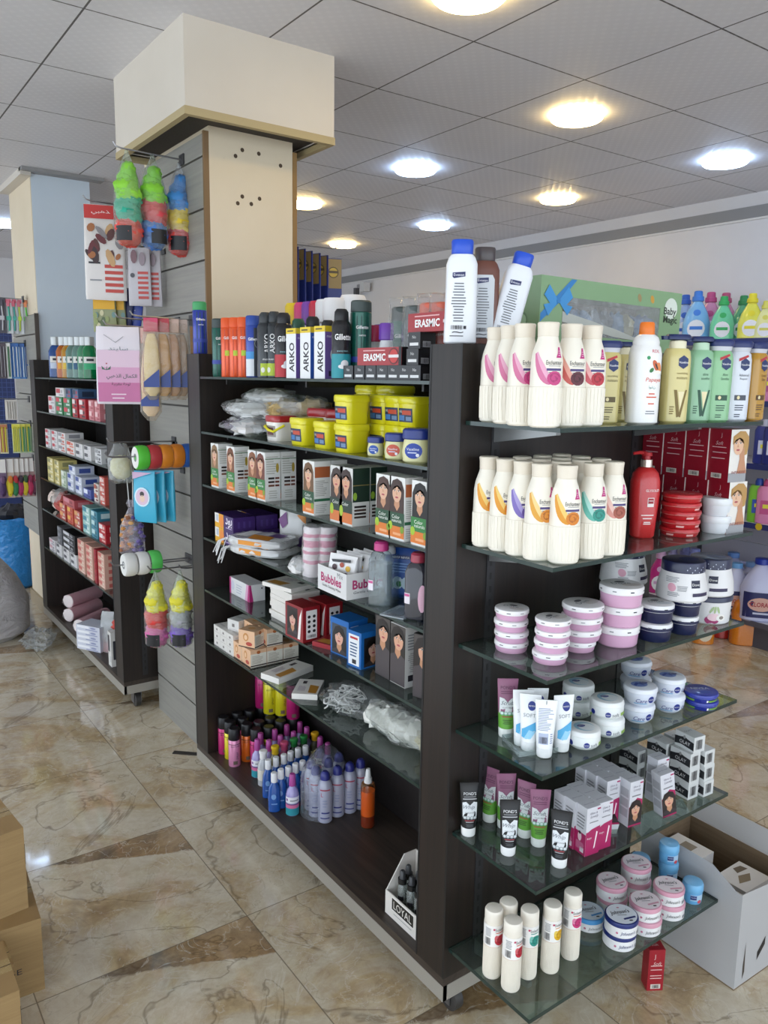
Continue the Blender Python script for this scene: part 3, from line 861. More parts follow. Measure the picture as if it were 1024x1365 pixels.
def squeeze_tube(kind):
    H = {'black': .132, 'green': .138, 'soft': .128, 'softback': .128}[kind]; hc = .022
    w = .022
    n = 9; secs = []
    for i in range(n+1):
        t = i/n; z = hc+(H-.008-hc)*t
        secs.append((z, w*.80+(w*.28)*t, w*.72*(1-t)**.8+.0014, 2.0+1.2*t))
    secs.append((H, w*1.09, .0012, 3.4))
    mp = mp_lathe(secs, 0, True)
    if kind == 'black':
        m = MB().loft(secs, mat('#17181c', .3), 28)
        m.poly([(-.017, .085), (-.009, .087), (0, .078), (.009, .087), (.017, .085), (.016, .050), (-.016, .050)], mp, mat('#dfe3e6'), .0006)
        m.text('Whip', -.002, .073, .026, mp, mat('#6d7480'), .0010, shear=.4); m.text('COLLAGEN', .001, .061, .024, mp, INK, .0010, h=.003)
        for k, u in enumerate((-.011, -.004, .004, .011)): m.ell(u, .049, .0042, .0042, mp, mat('#8f979c'), .0010+.0003*k, 10); m.ell(u, .0495, .0028, .0028, mp, mat('#d2d8da'), .0012+.0003*k, 10)
        m.rect(-.011, .011, .041, .0425, mp, mat('#b4484f'), .0008); m.rect(-.009, .009, .0375, .0388, mp, mat('#c9c9cc'), .0008)
        m.text("POND'S", 0, .106, .029, mp, mat('#e8e8ea'), .0008, h=.007); m.rect(-.014, .014, .098, .0993, mp, mat('#a3a4a8'), .0008); m.rect(-.016, .016, .0925, .0945, mp, mat('#c4c4c8'), .0008)
        m.lines(-.012, .012, .027, .034, 3, mp, mat('#5c5d62'), .0008, 4)
        cc = '#efefee'
    elif kind == 'green':
        pink, gr = mat('#95607c', .35), mat('#63a23a', .35)
        m = MB().loft(secs, lambda j: gr if j < 3 else pink, 28)
        zg = secs[3][0]
        m.poly([(-.018, .096), (-.008, .093), (0, .084), (.008, .093), (.018, .096), (.0175, zg), (-.0175, zg)], mp, mat('#dfe4e4'), .0006)
        m.text('Scrub', -.001, .083, .028, mp, mat('#55606a'), .0010, shear=.4); m.text('CLAY MASK', .001, .072, .024, mp, INK, .0010, h=.003)
        for k, u in enumerate((-.012, -.004, .004, .012)): m.ell(u, zg+.001, .0045, .0045, mp, mat('#7fae98'), .0010+.0003*k, 10); m.ell(u, zg+.0015, .003, .003, mp, mat('#cfe3dc'), .0012+.0003*k, 10)
        m.rect(-.012, .012, .050, .052, mp, mat('#a83a3c'), .0008); m.lines(-.014, .014, .034, .046, 3, mp, mat('#3e5f2b'), .0008, 4)
        m.text("POND'S", 0, .118, .032, mp, mat('#5c2f4a'), .0008, h=.0075); m.rect(-.015, .015, .108, .1095, mp, mat('#6b3b57'), .0008); m.rect(-.015, .015, .1035, .105, mp, mat('#6b3b57'), .0008)
        cc = '#e4e8e4'
    else:
        m = MB().loft(secs, mat('#f2f4f5', .3), 28)
        if kind == 'soft':
            m.ell(.004, .103, .0085, .0105, mp, mat('#1c2f86'), .0006); m.text('NIVEA', .004, .103, .0135, mp, mat(WH), .0010)
            m.text('SOFT', 0, .082, .026, mp, mat('#8c9196'), .0006)
            m.poly([(-.015, .032), (-.005, .029), (.016, .048), (.0165, .070), (0, .060), (-.015, .050)], mp, mat('#56aedd'), .0006)
            m.poly([(-.010, .030), (.004, .030), (.014, .046), (0, .050)], mp, mat('#9ad2ee'), .0009)
        else:
            m.lines(-.016, .016, .062, .112, 14, mp, mat('#8d96b8'), .0006, 3, .4); m.rect(-.014, .006, .032, .056, mp, mat('#b9c2da'), .0006); m.bars(-.012, .004, .034, .048, mp, INK, .0009)
            m.lines(.008, .016, .034, .058, 5, mp, mat('#8d96b8'), .0006, 4); m.rect(-.0006, .0006, .118, .126, mp, INK, .0006, 1)
        cc = '#e6e8e8'
    cap = MB().loft([(0, w*.72, w*.70, 2), (.002, w*.76, w*.74, 2), (hc-.002, w*.80, w*.78, 2), (hc, w*.79, w*.70, 2)], mat(cc, .35), 24)
    return assemble('cream_tube', [('tube_body', m), ('cap', cap)])

def talc(c1, c2, c3, c4):
    r = .0215
    secs = [(0, r*.95, r*.95, 2), (.002, r, r, 2), (.084, r, r, 2), (.0845, r*1.02, r*1.02, 2), (.140, r*1.02, r*1.02, 2), (.1405, r*.99, r*.99, 2), (.145, r*.99, r*.99, 2)]
    body = mat('#efe7d8', .35)
    m = MB().loft(secs, body, 32); mp = mp_lathe(secs)
    for i in range(40):
        u = 2*PI*r*i/40
        m.tube([mp(u, .006, 0), mp(u, .080, 0)], .0008, body, 5)
    m.rect(-.055, .045, .0855, .139, mp, mat('#f6f3ee'), .0006, 24)
    m.rect(-.066, .066, .084, .0855, mp, mat('#e6c9b4'), .0010, 30)
    rose(m, .012, .102, .0145, mp, c1, c2, .0010)
    m.ell(.002, .108, .005, .008, mp, mat(c3), .0009, 10); m.ell(.024, .097, .006, .01, mp, mat(c3), .0009, 10)
    m.text('Enchanteur', .012, .129, .026, mp, INK, .0010, h=.0075); m.ell(-.004, .131, .0026, .0026, mp, mat('#c3385e'), .001, 8)
    m.rect(.0, .022, .1205, .1225, mp, mat(c4), .0010)
    m.lines(-.028, -.008, .112, .134, 6, mp, GREYP, .0010, 4); m.bars(-.026, -.012, .09, .108, mp, INK, .0010)
    cap = MB().loft([(.1448, r*.98, r*.98, 2), (.146, r*1.0, r*1.0, 2), (.168, r*1.0, r*1.0, 2), (.172, r*.9, r*.9, 2), (.1735, r*.55, r*.55, 2)], mat('#f0e8da', .35), 28)
    return assemble('talc_bottle', [('bottle_body', m), ('cap', cap)])

def portrait(m, u, v, w, h, mp0, hair, skin='#d8a988', bgc=None, e=.0005, turn=0.0, long=True, top='#3a3234'):
    """printed head and shoulders of an unnamed model in a w by h picture centred on (u, v)"""
    mp = lambda p, q, k: mp0(max(u-w/2, min(u+w/2, p)), max(v-h/2, min(v+h/2, q)), k)
    if bgc: m.rect(u-w/2, u+w/2, v-h/2, v+h/2, mp, mat(bgc), e, 2)
    H = mat(hair); S = mat(skin); S2 = mat('#c48f6d'); K = mat('#2c1f1b')
    s = min(w*1.22, h*.82); cv = v+h*.5-s*.50; t = turn*s
    hv = v-h*.5; sh = cv-.50*s
    if long:
        m.poly([(u-.44*s, hv), (u-.46*s, cv-.30*s), (u-.40*s, cv+.10*s), (u-.26*s, cv+.38*s), (u, cv+.47*s), (u+.26*s, cv+.38*s), (u+.40*s, cv+.10*s), (u+.46*s, cv-.30*s), (u+.44*s, hv)], mp, H, e+.0002)
        m.poly([(u-.6*s, hv), (u-.45*s, sh-.10*s), (u-.14*s, sh+.02*s), (u+.14*s, sh+.02*s), (u+.45*s, sh-.10*s), (u+.6*s, hv)], mp, mat(top), e+.0003)
        m.poly([(u-.13*s, cv-.22*s), (u+.14*s, cv-.20*s), (u+.16*s, sh+.02*s), (u+.02*s, sh-.16*s), (u-.15*s, sh+.02*s)], mp, S2, e+.0004)
    else:
        m.poly([(u-.36*s+t, cv+.02*s), (u-.30*s+t, cv+.28*s), (u-.08*s, cv+.46*s), (u+.20*s, cv+.45*s), (u+.40*s, cv+.25*s), (u+.44*s, cv-.05*s), (u+.36*s, cv-.34*s), (u+.20*s, cv-.40*s), (u-.1*s, cv-.1*s)], mp, H, e+.0002)
        m.poly([(u-.06*s, cv-.22*s), (u+.20*s, cv-.10*s), (u+.26*s, cv-.55*s), (u+.40*s, hv), (u-.10*s, hv), (u+.0*s, cv-.5*s)], mp, S2, e+.0004)
    m.ell(u+t, cv-.02*s, .255*s, .335*s, mp, S, e+.0006, 20)
    m.poly([(u-.28*s+t, cv+.02*s), (u-.24*s+t, cv+.28*s), (u+.02*s+t, cv+.40*s), (u+.25*s+t, cv+.28*s), (u+.29*s+t, cv+.0*s), (u+.20*s+t, cv+.17*s), (u+.04*s+t, cv+.24*s), (u-.16*s+t, cv+.17*s)], mp, H, e+.0008)
    for q in (-1, 1):
        x = u+t*1.15+q*.115*s
        m.ell(x, cv+.045*s, .055*s, .026*s, mp, mat('#efe6de'), e+.0008, 10); m.ell(x, cv+.045*s, .025*s, .026*s, mp, K, e+.0010, 8)
        m.rect(x-.065*s, x+.065*s, cv+.066*s, cv+.080*s, mp, K, e+.0010, 1); m.rect(x-.07*s, x+.07*s, cv+.115*s, cv+.132*s, mp, K, e+.0009, 1)
    m.poly([(u+t*1.2-.012*s, cv+.03*s), (u+t*1.2+.04*s, cv-.09*s), (u+t*1.2-.04*s, cv-.09*s)], mp, S2, e+.0008)
    m.ell(u+t*1.1, cv-.185*s, .092*s, .032*s, mp, mat('#b04a54'), e+.0008, 12)

def carton(kind):
    """printed folding cartons; front looks to local -y, the narrow side to local -x"""
    m = MB()
    def base(w, d, h, c): m.box(-w/2, w/2, -d/2, d/2, 0, h, mat(c, .4)); return mp_front(-d/2), mp_left(-w/2), mp_right(w/2), mp_top(h)
    if kind == 'blonde':       # red hair colour box
        w, d, h = .064, .062, .128
        F, L, R_, T = base(w, d, h, '#8d1226')
        m.rect(-w/2, w/2, 0, h, F, mat('#e9e4dd'), .0003); m.rect(-w/2, w/2, 0, .022, F, mat('#9fa0a4'), .0006)
        portrait(m, .004, .074, .058, .106, F, '#b98f52', '#e3b898', None, .0008, -.12, False)
        m.text('INFINESSE', .002, .024, .050, F, mat('#8a3a3e'), .0022, h=.007)
        W_ = mat('#d3a9ad')
        m.text('J', .004, h-.016, None, L, W_, .0005, h=.012); m.text('Soft', .0, h-.034, .022, L, W_, .0005, shear=.3)
        m.rect(-.02, .02, h-.045, h-.043, L, W_, .0005)
        m.rect(-.018, .022, h-.058, h-.056, L, W_, .0005); m.rect(-.020, .018, h-.072, h-.070, L, W_, .0005)
        m.rect(-.018, .012, .008, .020, L, mat('#d9cfc4'), .0005); m.bars(-.015, .008, .010, .018, L, INK, .0008)
    elif kind == 'glow':
        w, d, h = .042, .034, .118
        F, L, R_, T = base(w, d, h, '#d6d6dc')
        P = mat('#a81f5c', .35)
        m.rect(-w/2, w/2, 0, h*.5, F, P, .0003, 4); m.poly([(-w/2, h*.48), (w/2, h*.48), (w/2, h*.58), (-.004, h*.545)], F, P, .0004)
        m.rect(-d/2, d/2, 0, h*.45, L, P, .0003, 4); m.ell(-.002, h*.36, .006, h*.10, L, mat('#e8c9d2'), .0006, 12); m.ell(-.002, h*.44, .004, .004, L, mat('#3a2a2c'), .0009, 10)
        m.text('Glow &', .0, h*.88, .022, F, mat('#6b6478'), .0005, shear=.3); m.text('Lovely', .002, h*.80, .024, F, mat('#6b6478'), .0005, shear=.3); m.rect(-.012, .014, h*.68, h*.70, F, GREYP, .0005); m.rect(.010, .020, h*.93, h*.96, F, P, .0005)
        m.poly([(.003, h*.12), (.007, h*.14), (.014, h*.46), (.010, h*.48)], F, mat('#f1dfe6'), .0008); m.text('Bright', -.010, h*.36, .014, F, mat('#f1dfe6'), .0008)
        m.lines(-.013, .013, h*.54, h*.86, 5, L, GREYP, .0005, 5); m.lines(-.013, .013, h*.1, h*.26, 5, L, mat('#d890b0'), .0006, 5); m.rect(.0, .012, .006, .018, L, mat('#e8dfe4'), .0006, 1)
        m.text('Glow & Lovely', 0, 0, .030, T, mat('#7d7890'), .0005, shear=.3)
    elif kind == 'glowface':
        w, d, h = .042, .034, .118
        F, L, R_, T = base(w, d, h, '#d8d8de')
        P = mat('#b3245f', .35)
        m.poly([(-w/2, .0), (w/2, .0), (w/2, h*.56), (.004, h*.62), (-w/2, h*.44)], F, P, .0003)
        portrait(m, .0, h*.32, .042, .066, F, '#2a1f1e', '#d9a68a', None, .0006)
        m.text('Glow &', .0, h*.88, .022, F, mat('#6b6478'), .0005, shear=.3); m.text('Lovely', .002, h*.80, .024, F, mat('#6b6478'), .0005, shear=.3); m.rect(-.014, .014, h*.66, h*.69, F, GREYP, .0005); m.rect(.010, .020, h*.93, h*.96, F, P, .0005)
        for v in (.2, .42, .64): m.rect(-.013, .013, h*v, h*(v+.18), L, mat('#b4b4ba'), .0005)
        m.text('Glow & Lovely', 0, 0, .030, T, mat('#7d7890'), .0005, shear=.3)
    elif kind == 'olay':
        w, d, h = .040, .062, .0425
        F, L, R_, T = base(w, d, h, '#d5d7d6')
        m.poly([(-d/2, .006), (-.01, .010), (d/2, .006), (d/2, .027), (.012, .030), (.0, .034), (-.012, .030), (-d/2, .027)], L, mat('#25262a'), .0004)
        m.text('OLAY', .002, .0185, .034, L, mat('#e6e6e6'), .0008); m.ell(.0, .033, .004, .005, L, mat('#9a9a9a'), .0008, 8)
        m.bars(-.013, .010, .008, .034, F, INK, .0005); m.text('OLAY', 0, .008, .028, T, mat('#8f9192'), .0005)
    elif kind == 'redbox':
        w, d, h = .045, .040, .125
        F, L, R_, T = base(w, d, h, '#9c1a28')
        W_ = mat('#e0b8b4')
        m.text('J', -.006, h-.022, None, F, W_, .0005, h=.016); m.text('Soft', .002, h-.042, .024, F, W_, .0005, shear=.3)
        for v in (.036, .048, .066, .074): m.rect(-.016, .016, h*.6-v+.036, h*.6-v+.0385, F, W_, .0005)
        m.rect(-.013, .015, .006, .020, F, mat('#d9cfc4'), .0005); m.bars(-.009, .010, .008, .018, F, INK, .0008)
        m.text('Soft', 0, 0, .02, T, W_, .0005)
    return assemble({'blonde': 'hair_colour_box', 'glow': 'cream_box', 'glowface': 'cream_box', 'olay': 'cream_box', 'redbox': 'hair_colour_box'}[kind], [('box', m)])
# ================================================================= goods on the glass end shelves
zA, zB, zC, zD, zE, zF = ZE
TURN = -.42
PINK = ('#d3739a', '#e7a9c2', '#c9417f', '#a52a64'); DARK = ('#c7574f', '#e3a08f', '#5e1f2e', '#3f121d'); RED = ('#cc5660', '#e9a8a8', '#b92a3a', '#8c1a2a')
ORA = ('#e0982a', '#efc96e', '#d9821f', '#b45f14'); TEA = ('#63b5a5', '#a9d9cf', '#2f9384', '#1f6e64'); BRO = ('#d8958a', '#ecc3b8', '#a95a48', '#86402f'); PUR = ('#7d6bb5', '#a79ad0', '#6a559f', '#4b3a80')
# top shelf, left column and front row
xl = 1.203
for i, (px, y) in enumerate(((660, 1.270), (678.5, 1.206), (697.5, 1.144))):
    put(cream_bottle, PINK, (sx(px, y, zA+.09), y, zA), 'pink rose lotion bottle, %s from the back along the top shelf left edge' % ORD[i], 'lotion bottle', 'cream bottles on the top glass shelf', TURN)
for (px, k, lb) in ((728, PINK, 'pink rose lotion bottle at the front left corner of the top glass shelf'), (759, DARK, 'cream lotion bottle with a dark maroon rose, on the top glass shelf'), (786, RED, 'cream lotion bottle with a bright red rose, on the top glass shelf')):
    put(cream_bottle, k, (sx(px, 1.082, zA+.09), 1.082, zA), lb, 'lotion bottle', 'cream bottles on the top glass shelf', TURN)
GOLD = '#cfc07c'
put(vaseline_bottle, ('flip', GOLD, GOLD, 'nourishing|moisture', '#5a4a1e'), (sx(809, 1.13, zA+.09), 1.13, zA), 'gold flip-top lotion bottle partly hidden left of the papaya bottle', 'lotion bottle', None, TURN, None, .92)
put(vaseline_bottle, ('pump', GOLD, GOLD, 'nourishing|moisture', '#7a6428'), (sx(832, 1.19, zA+.09), 1.19, zA), 'gold lotion bottle behind the papaya bottle on the top glass shelf', 'lotion bottle', None, TURN, None, .92)
put(papaya_bottle, (), (sx(858, 1.085, zA+.09), 1.085, zA), 'white papaya lotion bottle with an orange cap', 'lotion bottle', None, TURN)
put(vaseline_bottle, ('pump', '#d8ca86', GOLD, 'nourishing|moisture', '#7a6428'), (sx(900, 1.09, zA+.09), 1.09, zA), 'gold pump bottle beside the papaya bottle on the top glass shelf', 'lotion bottle', None, TURN)
put(vaseline_bottle, ('pump', '#8fbf97', GOLD, 'aloe|soothe', '#23503a'), (sx(931, 1.10, zA+.09), 1.10, zA), 'pale green pump bottle on the top glass shelf', 'lotion bottle', None, TURN)
put(vaseline_bottle, ('flip', '#8cc08e', GOLD, 'Aloe|Soothe', '#23503a'), (sx(957, 1.085, zA+.09), 1.085, zA), 'pale green flip-top bottle on the top glass shelf', 'lotion bottle', None, TURN)
put(vaseline_bottle, ('flip', '#d9dde6', GOLD, 'Advanced|Repair', '#474c58'), (sx(982, 1.085, zA+.09), 1.085, zA), 'white flip-top bottle with navy cap on the top glass shelf', 'lotion bottle', None, TURN)
put(vaseline_bottle, ('flip', '#b98a2c', GOLD, 'Cocoa|Glow', '#5a3c12'), (sx(1006, 1.09, zA+.09), 1.09, zA), 'amber flip-top bottle at the right end of the top glass shelf', 'lotion bottle', None, -.1)
# on top of the end panel
put(tall_lotion, ('#eceef2', '#2150c8', False, 'Evexan'), (1.19, 1.374, 1.697), 'upright white lotion bottle with blue cap on the gondola top', 'lotion bottle', None, -.62)
put(tall_lotion, ('#6e4236', '#4b4242', True, 'Evexan'), (1.268, 1.385, 1.697), 'brown lotion bottle with grey cap on the gondola top', 'lotion bottle', None, -.55, None, .97)
put(tall_lotion, ('#eceef3', '#2150c9', False, 'Evexan'), (1.300, 1.362, 1.702), 'white lotion bottle leaning against the green gift box', 'lotion bottle', None, 0, (0, .25, -.5), .93)

def gift_box():
    t = thing('gift_box'); w, d, h = .52, .085, .165
    G = mat('#86a77c', .3)
    m = MB(); F = mp_front(-d/2); Lf = mp_left(-w/2)
    x0, x1, z0, z1 = -w/2+.075, w/2-.085, .03, .12
    for (a, b, c, e) in ((-w/2, x0, 0, h), (x1, w/2, 0, h), (x0, x1, 0, z0), (x0, x1, z1, h)): m.box(a, b, -d/2, d/2, c, e, G)
    m.box(x0, x1, d/2-.004, d/2, z0, z1, mat('#6d6a5a', .6))
    m.text('Baby', w/2-.045, .112, .050, F, mat('#22301f'), .0006, bold=.02); m.text('Magic', w/2-.042, .090, .056, F, mat('#22301f'), .0006, bold=.02)
    m.ell(w/2-.042, .122, .026, .028, F, mat('#dfe6da'), .0004)
    m.ell(-.02, .06, .022, .022, Lf, mat('#6f8f69'), .0004, 18); m.ell(-.02, .06, .017, .017, Lf, mat('#a9c9a1'), .0007, 18)
    for (u, c) in ((.09, '#a08a5e'), (.14, '#d09a3c')): m.ell(u, .14, .007, .011, F, mat(c), .0005, 10, .4)
    m.build('box', t)
    b = MB(); B = mat('#2f7fc0', .35)
    b.strip([(-w/2+.002, .075), (-w/2+.05, .118), (-w/2+.1, .163)], [(-w/2+.002, .055), (-w/2+.062, .105), (-w/2+.118, .163)], F, B, .001)
    for s, a in ((-1, .6), (1, -.6), (-1, 2.6), (1, -2.4)): b.poly([(-w/2+.058, .108), (-w/2+.058+s*.032, .108+.044*math.cos(a)), (-w/2+.058+s*.048, .108+.014*math.cos(a)), (-w/2+.058+s*.028, .101)], F, mat('#3d93d2', .35), .0022)
    b.ell(-w/2+.058, .108, .006, .006, F, B, .0034)
    b.build('printed_bow', t)
    MB().box(x0, x1, -d/2+.001, -d/2+.0015, z0, z1, M_FILM).build('window_film', t)
    c = MB()
    cols = ('#b9b27c', '#5b86b8', '#7fa0c4', '#9aa6ad', '#4a5a66', '#84a8cc')
    for i in range(9):
        c.blob((x0+.025+i*.041, .0, z0+.035), (.022, .03, .033), mat(cols[i % 6], .5), i, .5, 3, 12, 8)
    c.build('contents', t)
    s = MB(); s.strip([(x0, .085), (.0, .055), (x1-.06, .03)], [(x0, .060), (.0, .034), (x1-.10, .03)], F, mat('#bdbfb8', .6), .0008); s.build('paper_band', t)
    return t
put(gift_box, (), (1.705, 1.405, 1.7), 'green baby gift box with a blue bow lying across the gondola top', 'gift box', None, 0, (0, .02, -.06))

# second glass shelf
for i, (px, k, y, d) in enumerate(((663, ORA, 1.275, 'orange swirl'), (682, ORA, 1.222, 'orange and brown swirl'), (703, PUR, 1.170, 'purple swirl'), (726, ('#e0a23a', '#f0d08a', '#d98b2f', '#a85c16'), 1.118, 'pale orange swirl'))):
    put(cream_bottle, k, (xl-.003, y, zB), 'lotion bottle with %s, %s from the back, second shelf left' % (d, ORD[i]), 'lotion bottle', 'cream bottles on the second glass shelf', TURN)
for (px, k, lb) in ((753, ORA, 'orange rose lotion bottle at the corner of the second glass shelf'), (788, TEA, 'teal rose lotion bottle on the second glass shelf'), (815, BRO, 'cream lotion bottle with a brown pink rose on the second glass shelf')):
    put(cream_bottle, k, (sx(px, 1.07, zB+.09), 1.07, zB), lb, 'lotion bottle', 'cream bottles on the second glass shelf', TURN)
for r_, y in enumerate((1.127, 1.184, 1.241)):
    for c_ in range(3):
        x = 1.268+.064*c_
        if x > 1.45: continue
        k = (PUR, ORA, TEA)[(r_+c_) % 3] if c_ == 2 else PINK
        put(cream_bottle, k if (c_, r_) != (2, 0) else PUR, (x, y, zB), 'lotion bottle in row %s behind the front, place %s, on the second glass shelf' % (('one', 'two', 'three')[r_], ('two', 'three', 'four')[c_]), 'lotion bottle', 'cream bottles on the second glass shelf', TURN)
p = stand(855, 718, zB, .026); put(red_pump, (), p, 'large red pump bottle on the second glass shelf', 'lotion bottle', None, -.5)
RT = (.047, .0205, .009, '#bd2229', '#c4262c', 'redtin')
p = stand(905, 717, zB, .047)
for i in range(5):
    put(jar, RT, (p.x+.0015*((i*7) % 3-1), p.y, zB+i*.0207), 'flat red cream tin, %s from the bottom of its stack' % ORD[i], 'cream tin', 'red cream tins', -.3+.5*i)
q = stand(953, 712, zB, .036)
for i in range(2):
    put(jar, (.0365, .044, .018, '#dfe3e8', '#e6e9ec', 'plain'), (q.x, q.y, zB+i*.0442), '%s plain white jar of the pair right of the red tins' % ('lower', 'upper')[i], 'cream jar', 'plain white jars')
q2 = Vector((sx(897, 1.255, zB+.1), 1.255, zB))
for i in range(3):
    put(jar, (.0365, .044, .018, '#dfe3e8', '#e6e9ec', 'plain'), (q2.x, q2.y, zB+i*.0442), '%s plain white jar of the stack behind the red tins' % ('bottom', 'middle', 'top')[i], 'cream jar', 'plain white jars')
for tier in range(2):
    for i in range(4):
        lb = ('blonde portrait hair colour box on the %s tier at the right end of the shelf' if i == 0 else 'red hair colour box, %s tier, ' + ORD[i-1] + ' behind the blonde portrait box') % ('lower', 'upper')[tier]
        put(carton, ('blonde',), (1.838-.012*tier, 1.090+i*.0645, zB+.1285*tier), lb, 'hair colour box', 'red hair colour boxes', -.12 if i == 0 else -.03)

# third glass shelf: cream jars
def stack(n, px, pyb, z, args, lb, cat, group, rz=-.5, dz=None, wob=.003):
    P = stand(px, pyb, z, args[0]*.95)
    for i in range(n):
        w = ('' if n == 1 else ORD[i]+' from the bottom ') if n > 2 else (('lower ', 'upper ')[i] if n == 2 else '')
        put(jar, args, (P.x+wob*math.sin(i*2.3+px), P.y+wob*math.cos(i*1.7+px), z+i*(args[1]+.0003)), lb.replace('%s', w), cat, group, rz+.6*math.sin(i*3.1+px)*(n > 2))
    return P
JP = (.0385, .0245, .011, '#d8a9c6', '#efecec', 'pinkwhite')
stack(4, 680, 873, zC, JP, '%sjar of the pink and white stack at the shelf left', 'cream jar', 'small pink and white cream jars')
stack(4, 734, 888, zC, JP, '%sjar of the pink and white stack at the front corner', 'cream jar', 'small pink and white cream jars')
JM = (.047, .0275, .012, '#d8a9c6', '#efecec', 'pinkwhite')
P = stand(772, 872, zC, .042)
put(jar, JP, (P.x-.004, P.y, zC), 'small bottom jar under the three wider pink jars', 'cream jar', 'small pink and white cream jars', -.3)
for i in range(3): put(jar, JM, (P.x+.002*i, P.y, zC+.0248+i*.0278), '%s of three wider pink jars on a small pink jar' % ('lowest', 'middle', 'top')[i], 'cream jar', 'wide pink and white cream jars', -.4+.3*i)
stack(3, 823, 865, zC, (.050, .0475, .017, '#d8a9c6', '#efecec', 'pinkwhite'), '%stall pink jar of the three beside the navy jars', 'cream jar', 'tall pink and white cream jars', -.4)
JN = (.041, .0440, .017, '#1a2046', '#e9e9ea', 'navywhite')
stack(2, 872, 857, zC, JN, '%snavy jar of the pair beside the tall pink jars', 'cream jar', 'navy cream jars with white lids')
Pn = stack(2, 910, 847, zC, (.037, .0440, .017, '#1a2046', '#e9e9ea', 'navywhite'), '%snavy jar of the pair under a white tub', 'cream jar', 'navy cream jars with white lids')
TB = (.060, .094, .026, '#e4e2e2', '#1c2144', 'tub')
put(jar, TB, (Pn.x-.012, Pn.y+.005, zC+.0886), 'white tub with navy lid standing on two navy jars', 'cream tub', 'white tubs with navy lids', -.6)
Pt = Vector((1.835, 1.115, zC))
put(jar, (.060, .072, .014, '#e4e2e2', '#1c2144', 'coconut'), Pt, 'white tub with a coconut picture at the right end of the shelf', 'cream tub', 'white tubs with navy lids', -.85)
put(jar, TB, (Pt.x, Pt.y, zC+.0723), 'white tub with navy lid standing on the coconut tub', 'cream tub', 'white tubs with navy lids', -1.05)
put(jar, (.055, .094, .026, '#e4e2e2', '#1c2144', 'tub'), (1.665, 1.256, zC), 'white tub hidden low behind the navy jars', 'cream tub', 'white tubs with navy lids', -.6)
put(jar, TB, (1.665, 1.252, zC+.0943), 'white tub at the back above the tall pink jars', 'cream tub', 'white tubs with navy lids', -.2)

# fourth glass shelf
P = stand(674, 984, zD, .016); put(squeeze_tube, ('green',), P, 'pink and green scrub tube standing alone on the fourth glass shelf', 'cream tube', None, -.62)
tp = W(727, 1004, z=zD)
tr = MB()
for (a, b, c_, d, e, f_) in ((-.055, .055, -.045, .045, .0002, .0012), (-.055, .055, -.045, -.044, 0, .012), (-.055, .055, .044, .045, 0, .012), (-.055, -.054, -.045, .045, 0, .012), (.054, .055, -.045, .045, 0, .012)):
    tr.box(a, b, c_, d, e, f_, clear('#e8eeee', .12, .1, .2, .8))
o = tr.build('display_tray'); o.location = (tp.x+.004, tp.y+.042, zD); o.rotation_euler = (0, 0, -.35); tag(o, 'clear plastic tray holding white cream tubes', 'tray')
for (px, py, k, rz, lb) in ((725, 1011, 'softback', -.75, 'white tube turned to show its barcode at the tray front'), (704, 1002, 'soft', -.85, 'white and blue tube at the left of the clear tray'), (748, 1003, 'soft', -.42, 'white and blue tube at the right of the clear tray')):
    P = stand(px, py, zD+.0013, .016); put(squeeze_tube, (k,), P, lb, 'cream tube', 'white cream tubes in the tray', rz)
for (dx, dy, lb) in ((-.012, .062, 'white cream tube at the back left of the clear tray'), (.022, .050, 'white cream tube at the back right of the clear tray')):
    put(squeeze_tube, ('soft',), (tp.x+dx, tp.y+dy, zD+.0013), lb, 'cream tube', 'white cream tubes in the tray', -.6)
SF = (.0385, .044, .013, '#e9edec', '#eef0ef', 'soft')
stack(1, 775, 1002, zD, (.0375, .044, .013, '#e9edec', '#eef0ef', 'soft'), 'white and pale blue jar at the front edge beside the tubes', 'cream jar', 'white jars with pale blue lids', -.35)
stack(2, 807, 985, zD, SF, '%swhite jar of the pair behind the front white jar', 'cream jar', 'white jars with pale blue lids', -.5)
stack(2, 768, 960, zD, (.0385, .043, .013, '#dfe4e2', '#e6e9e8', 'soft'), '%swhite jar of the pair at the back behind the tubes', 'cream jar', 'white jars with pale blue lids', -.5)
BW = (.0405, .046, .012, '#dde3f0', '#e6eaf2', 'bowl')
stack(2, 849, 968, zD, BW, '%spale blue bowl jar of the left pair', 'cream jar', 'pale blue bowl jars', -.45)
stack(2, 888, 953, zD, BW, '%spale blue bowl jar of the right pair beside the blue tins', 'cream jar', 'pale blue bowl jars', -.65)
stack(2, 846, 930, zD, BW, '%spale blue bowl jar of the back pair under the shelf above', 'cream jar', 'pale blue bowl jars', -.6)
stack(2, 932, 948, zD, (.042, .0215, .009, '#232f92', '#2a38a0', 'tin'), '%sflat blue tin of the pair at the right end', 'cream tin', 'flat blue tins', -.6)

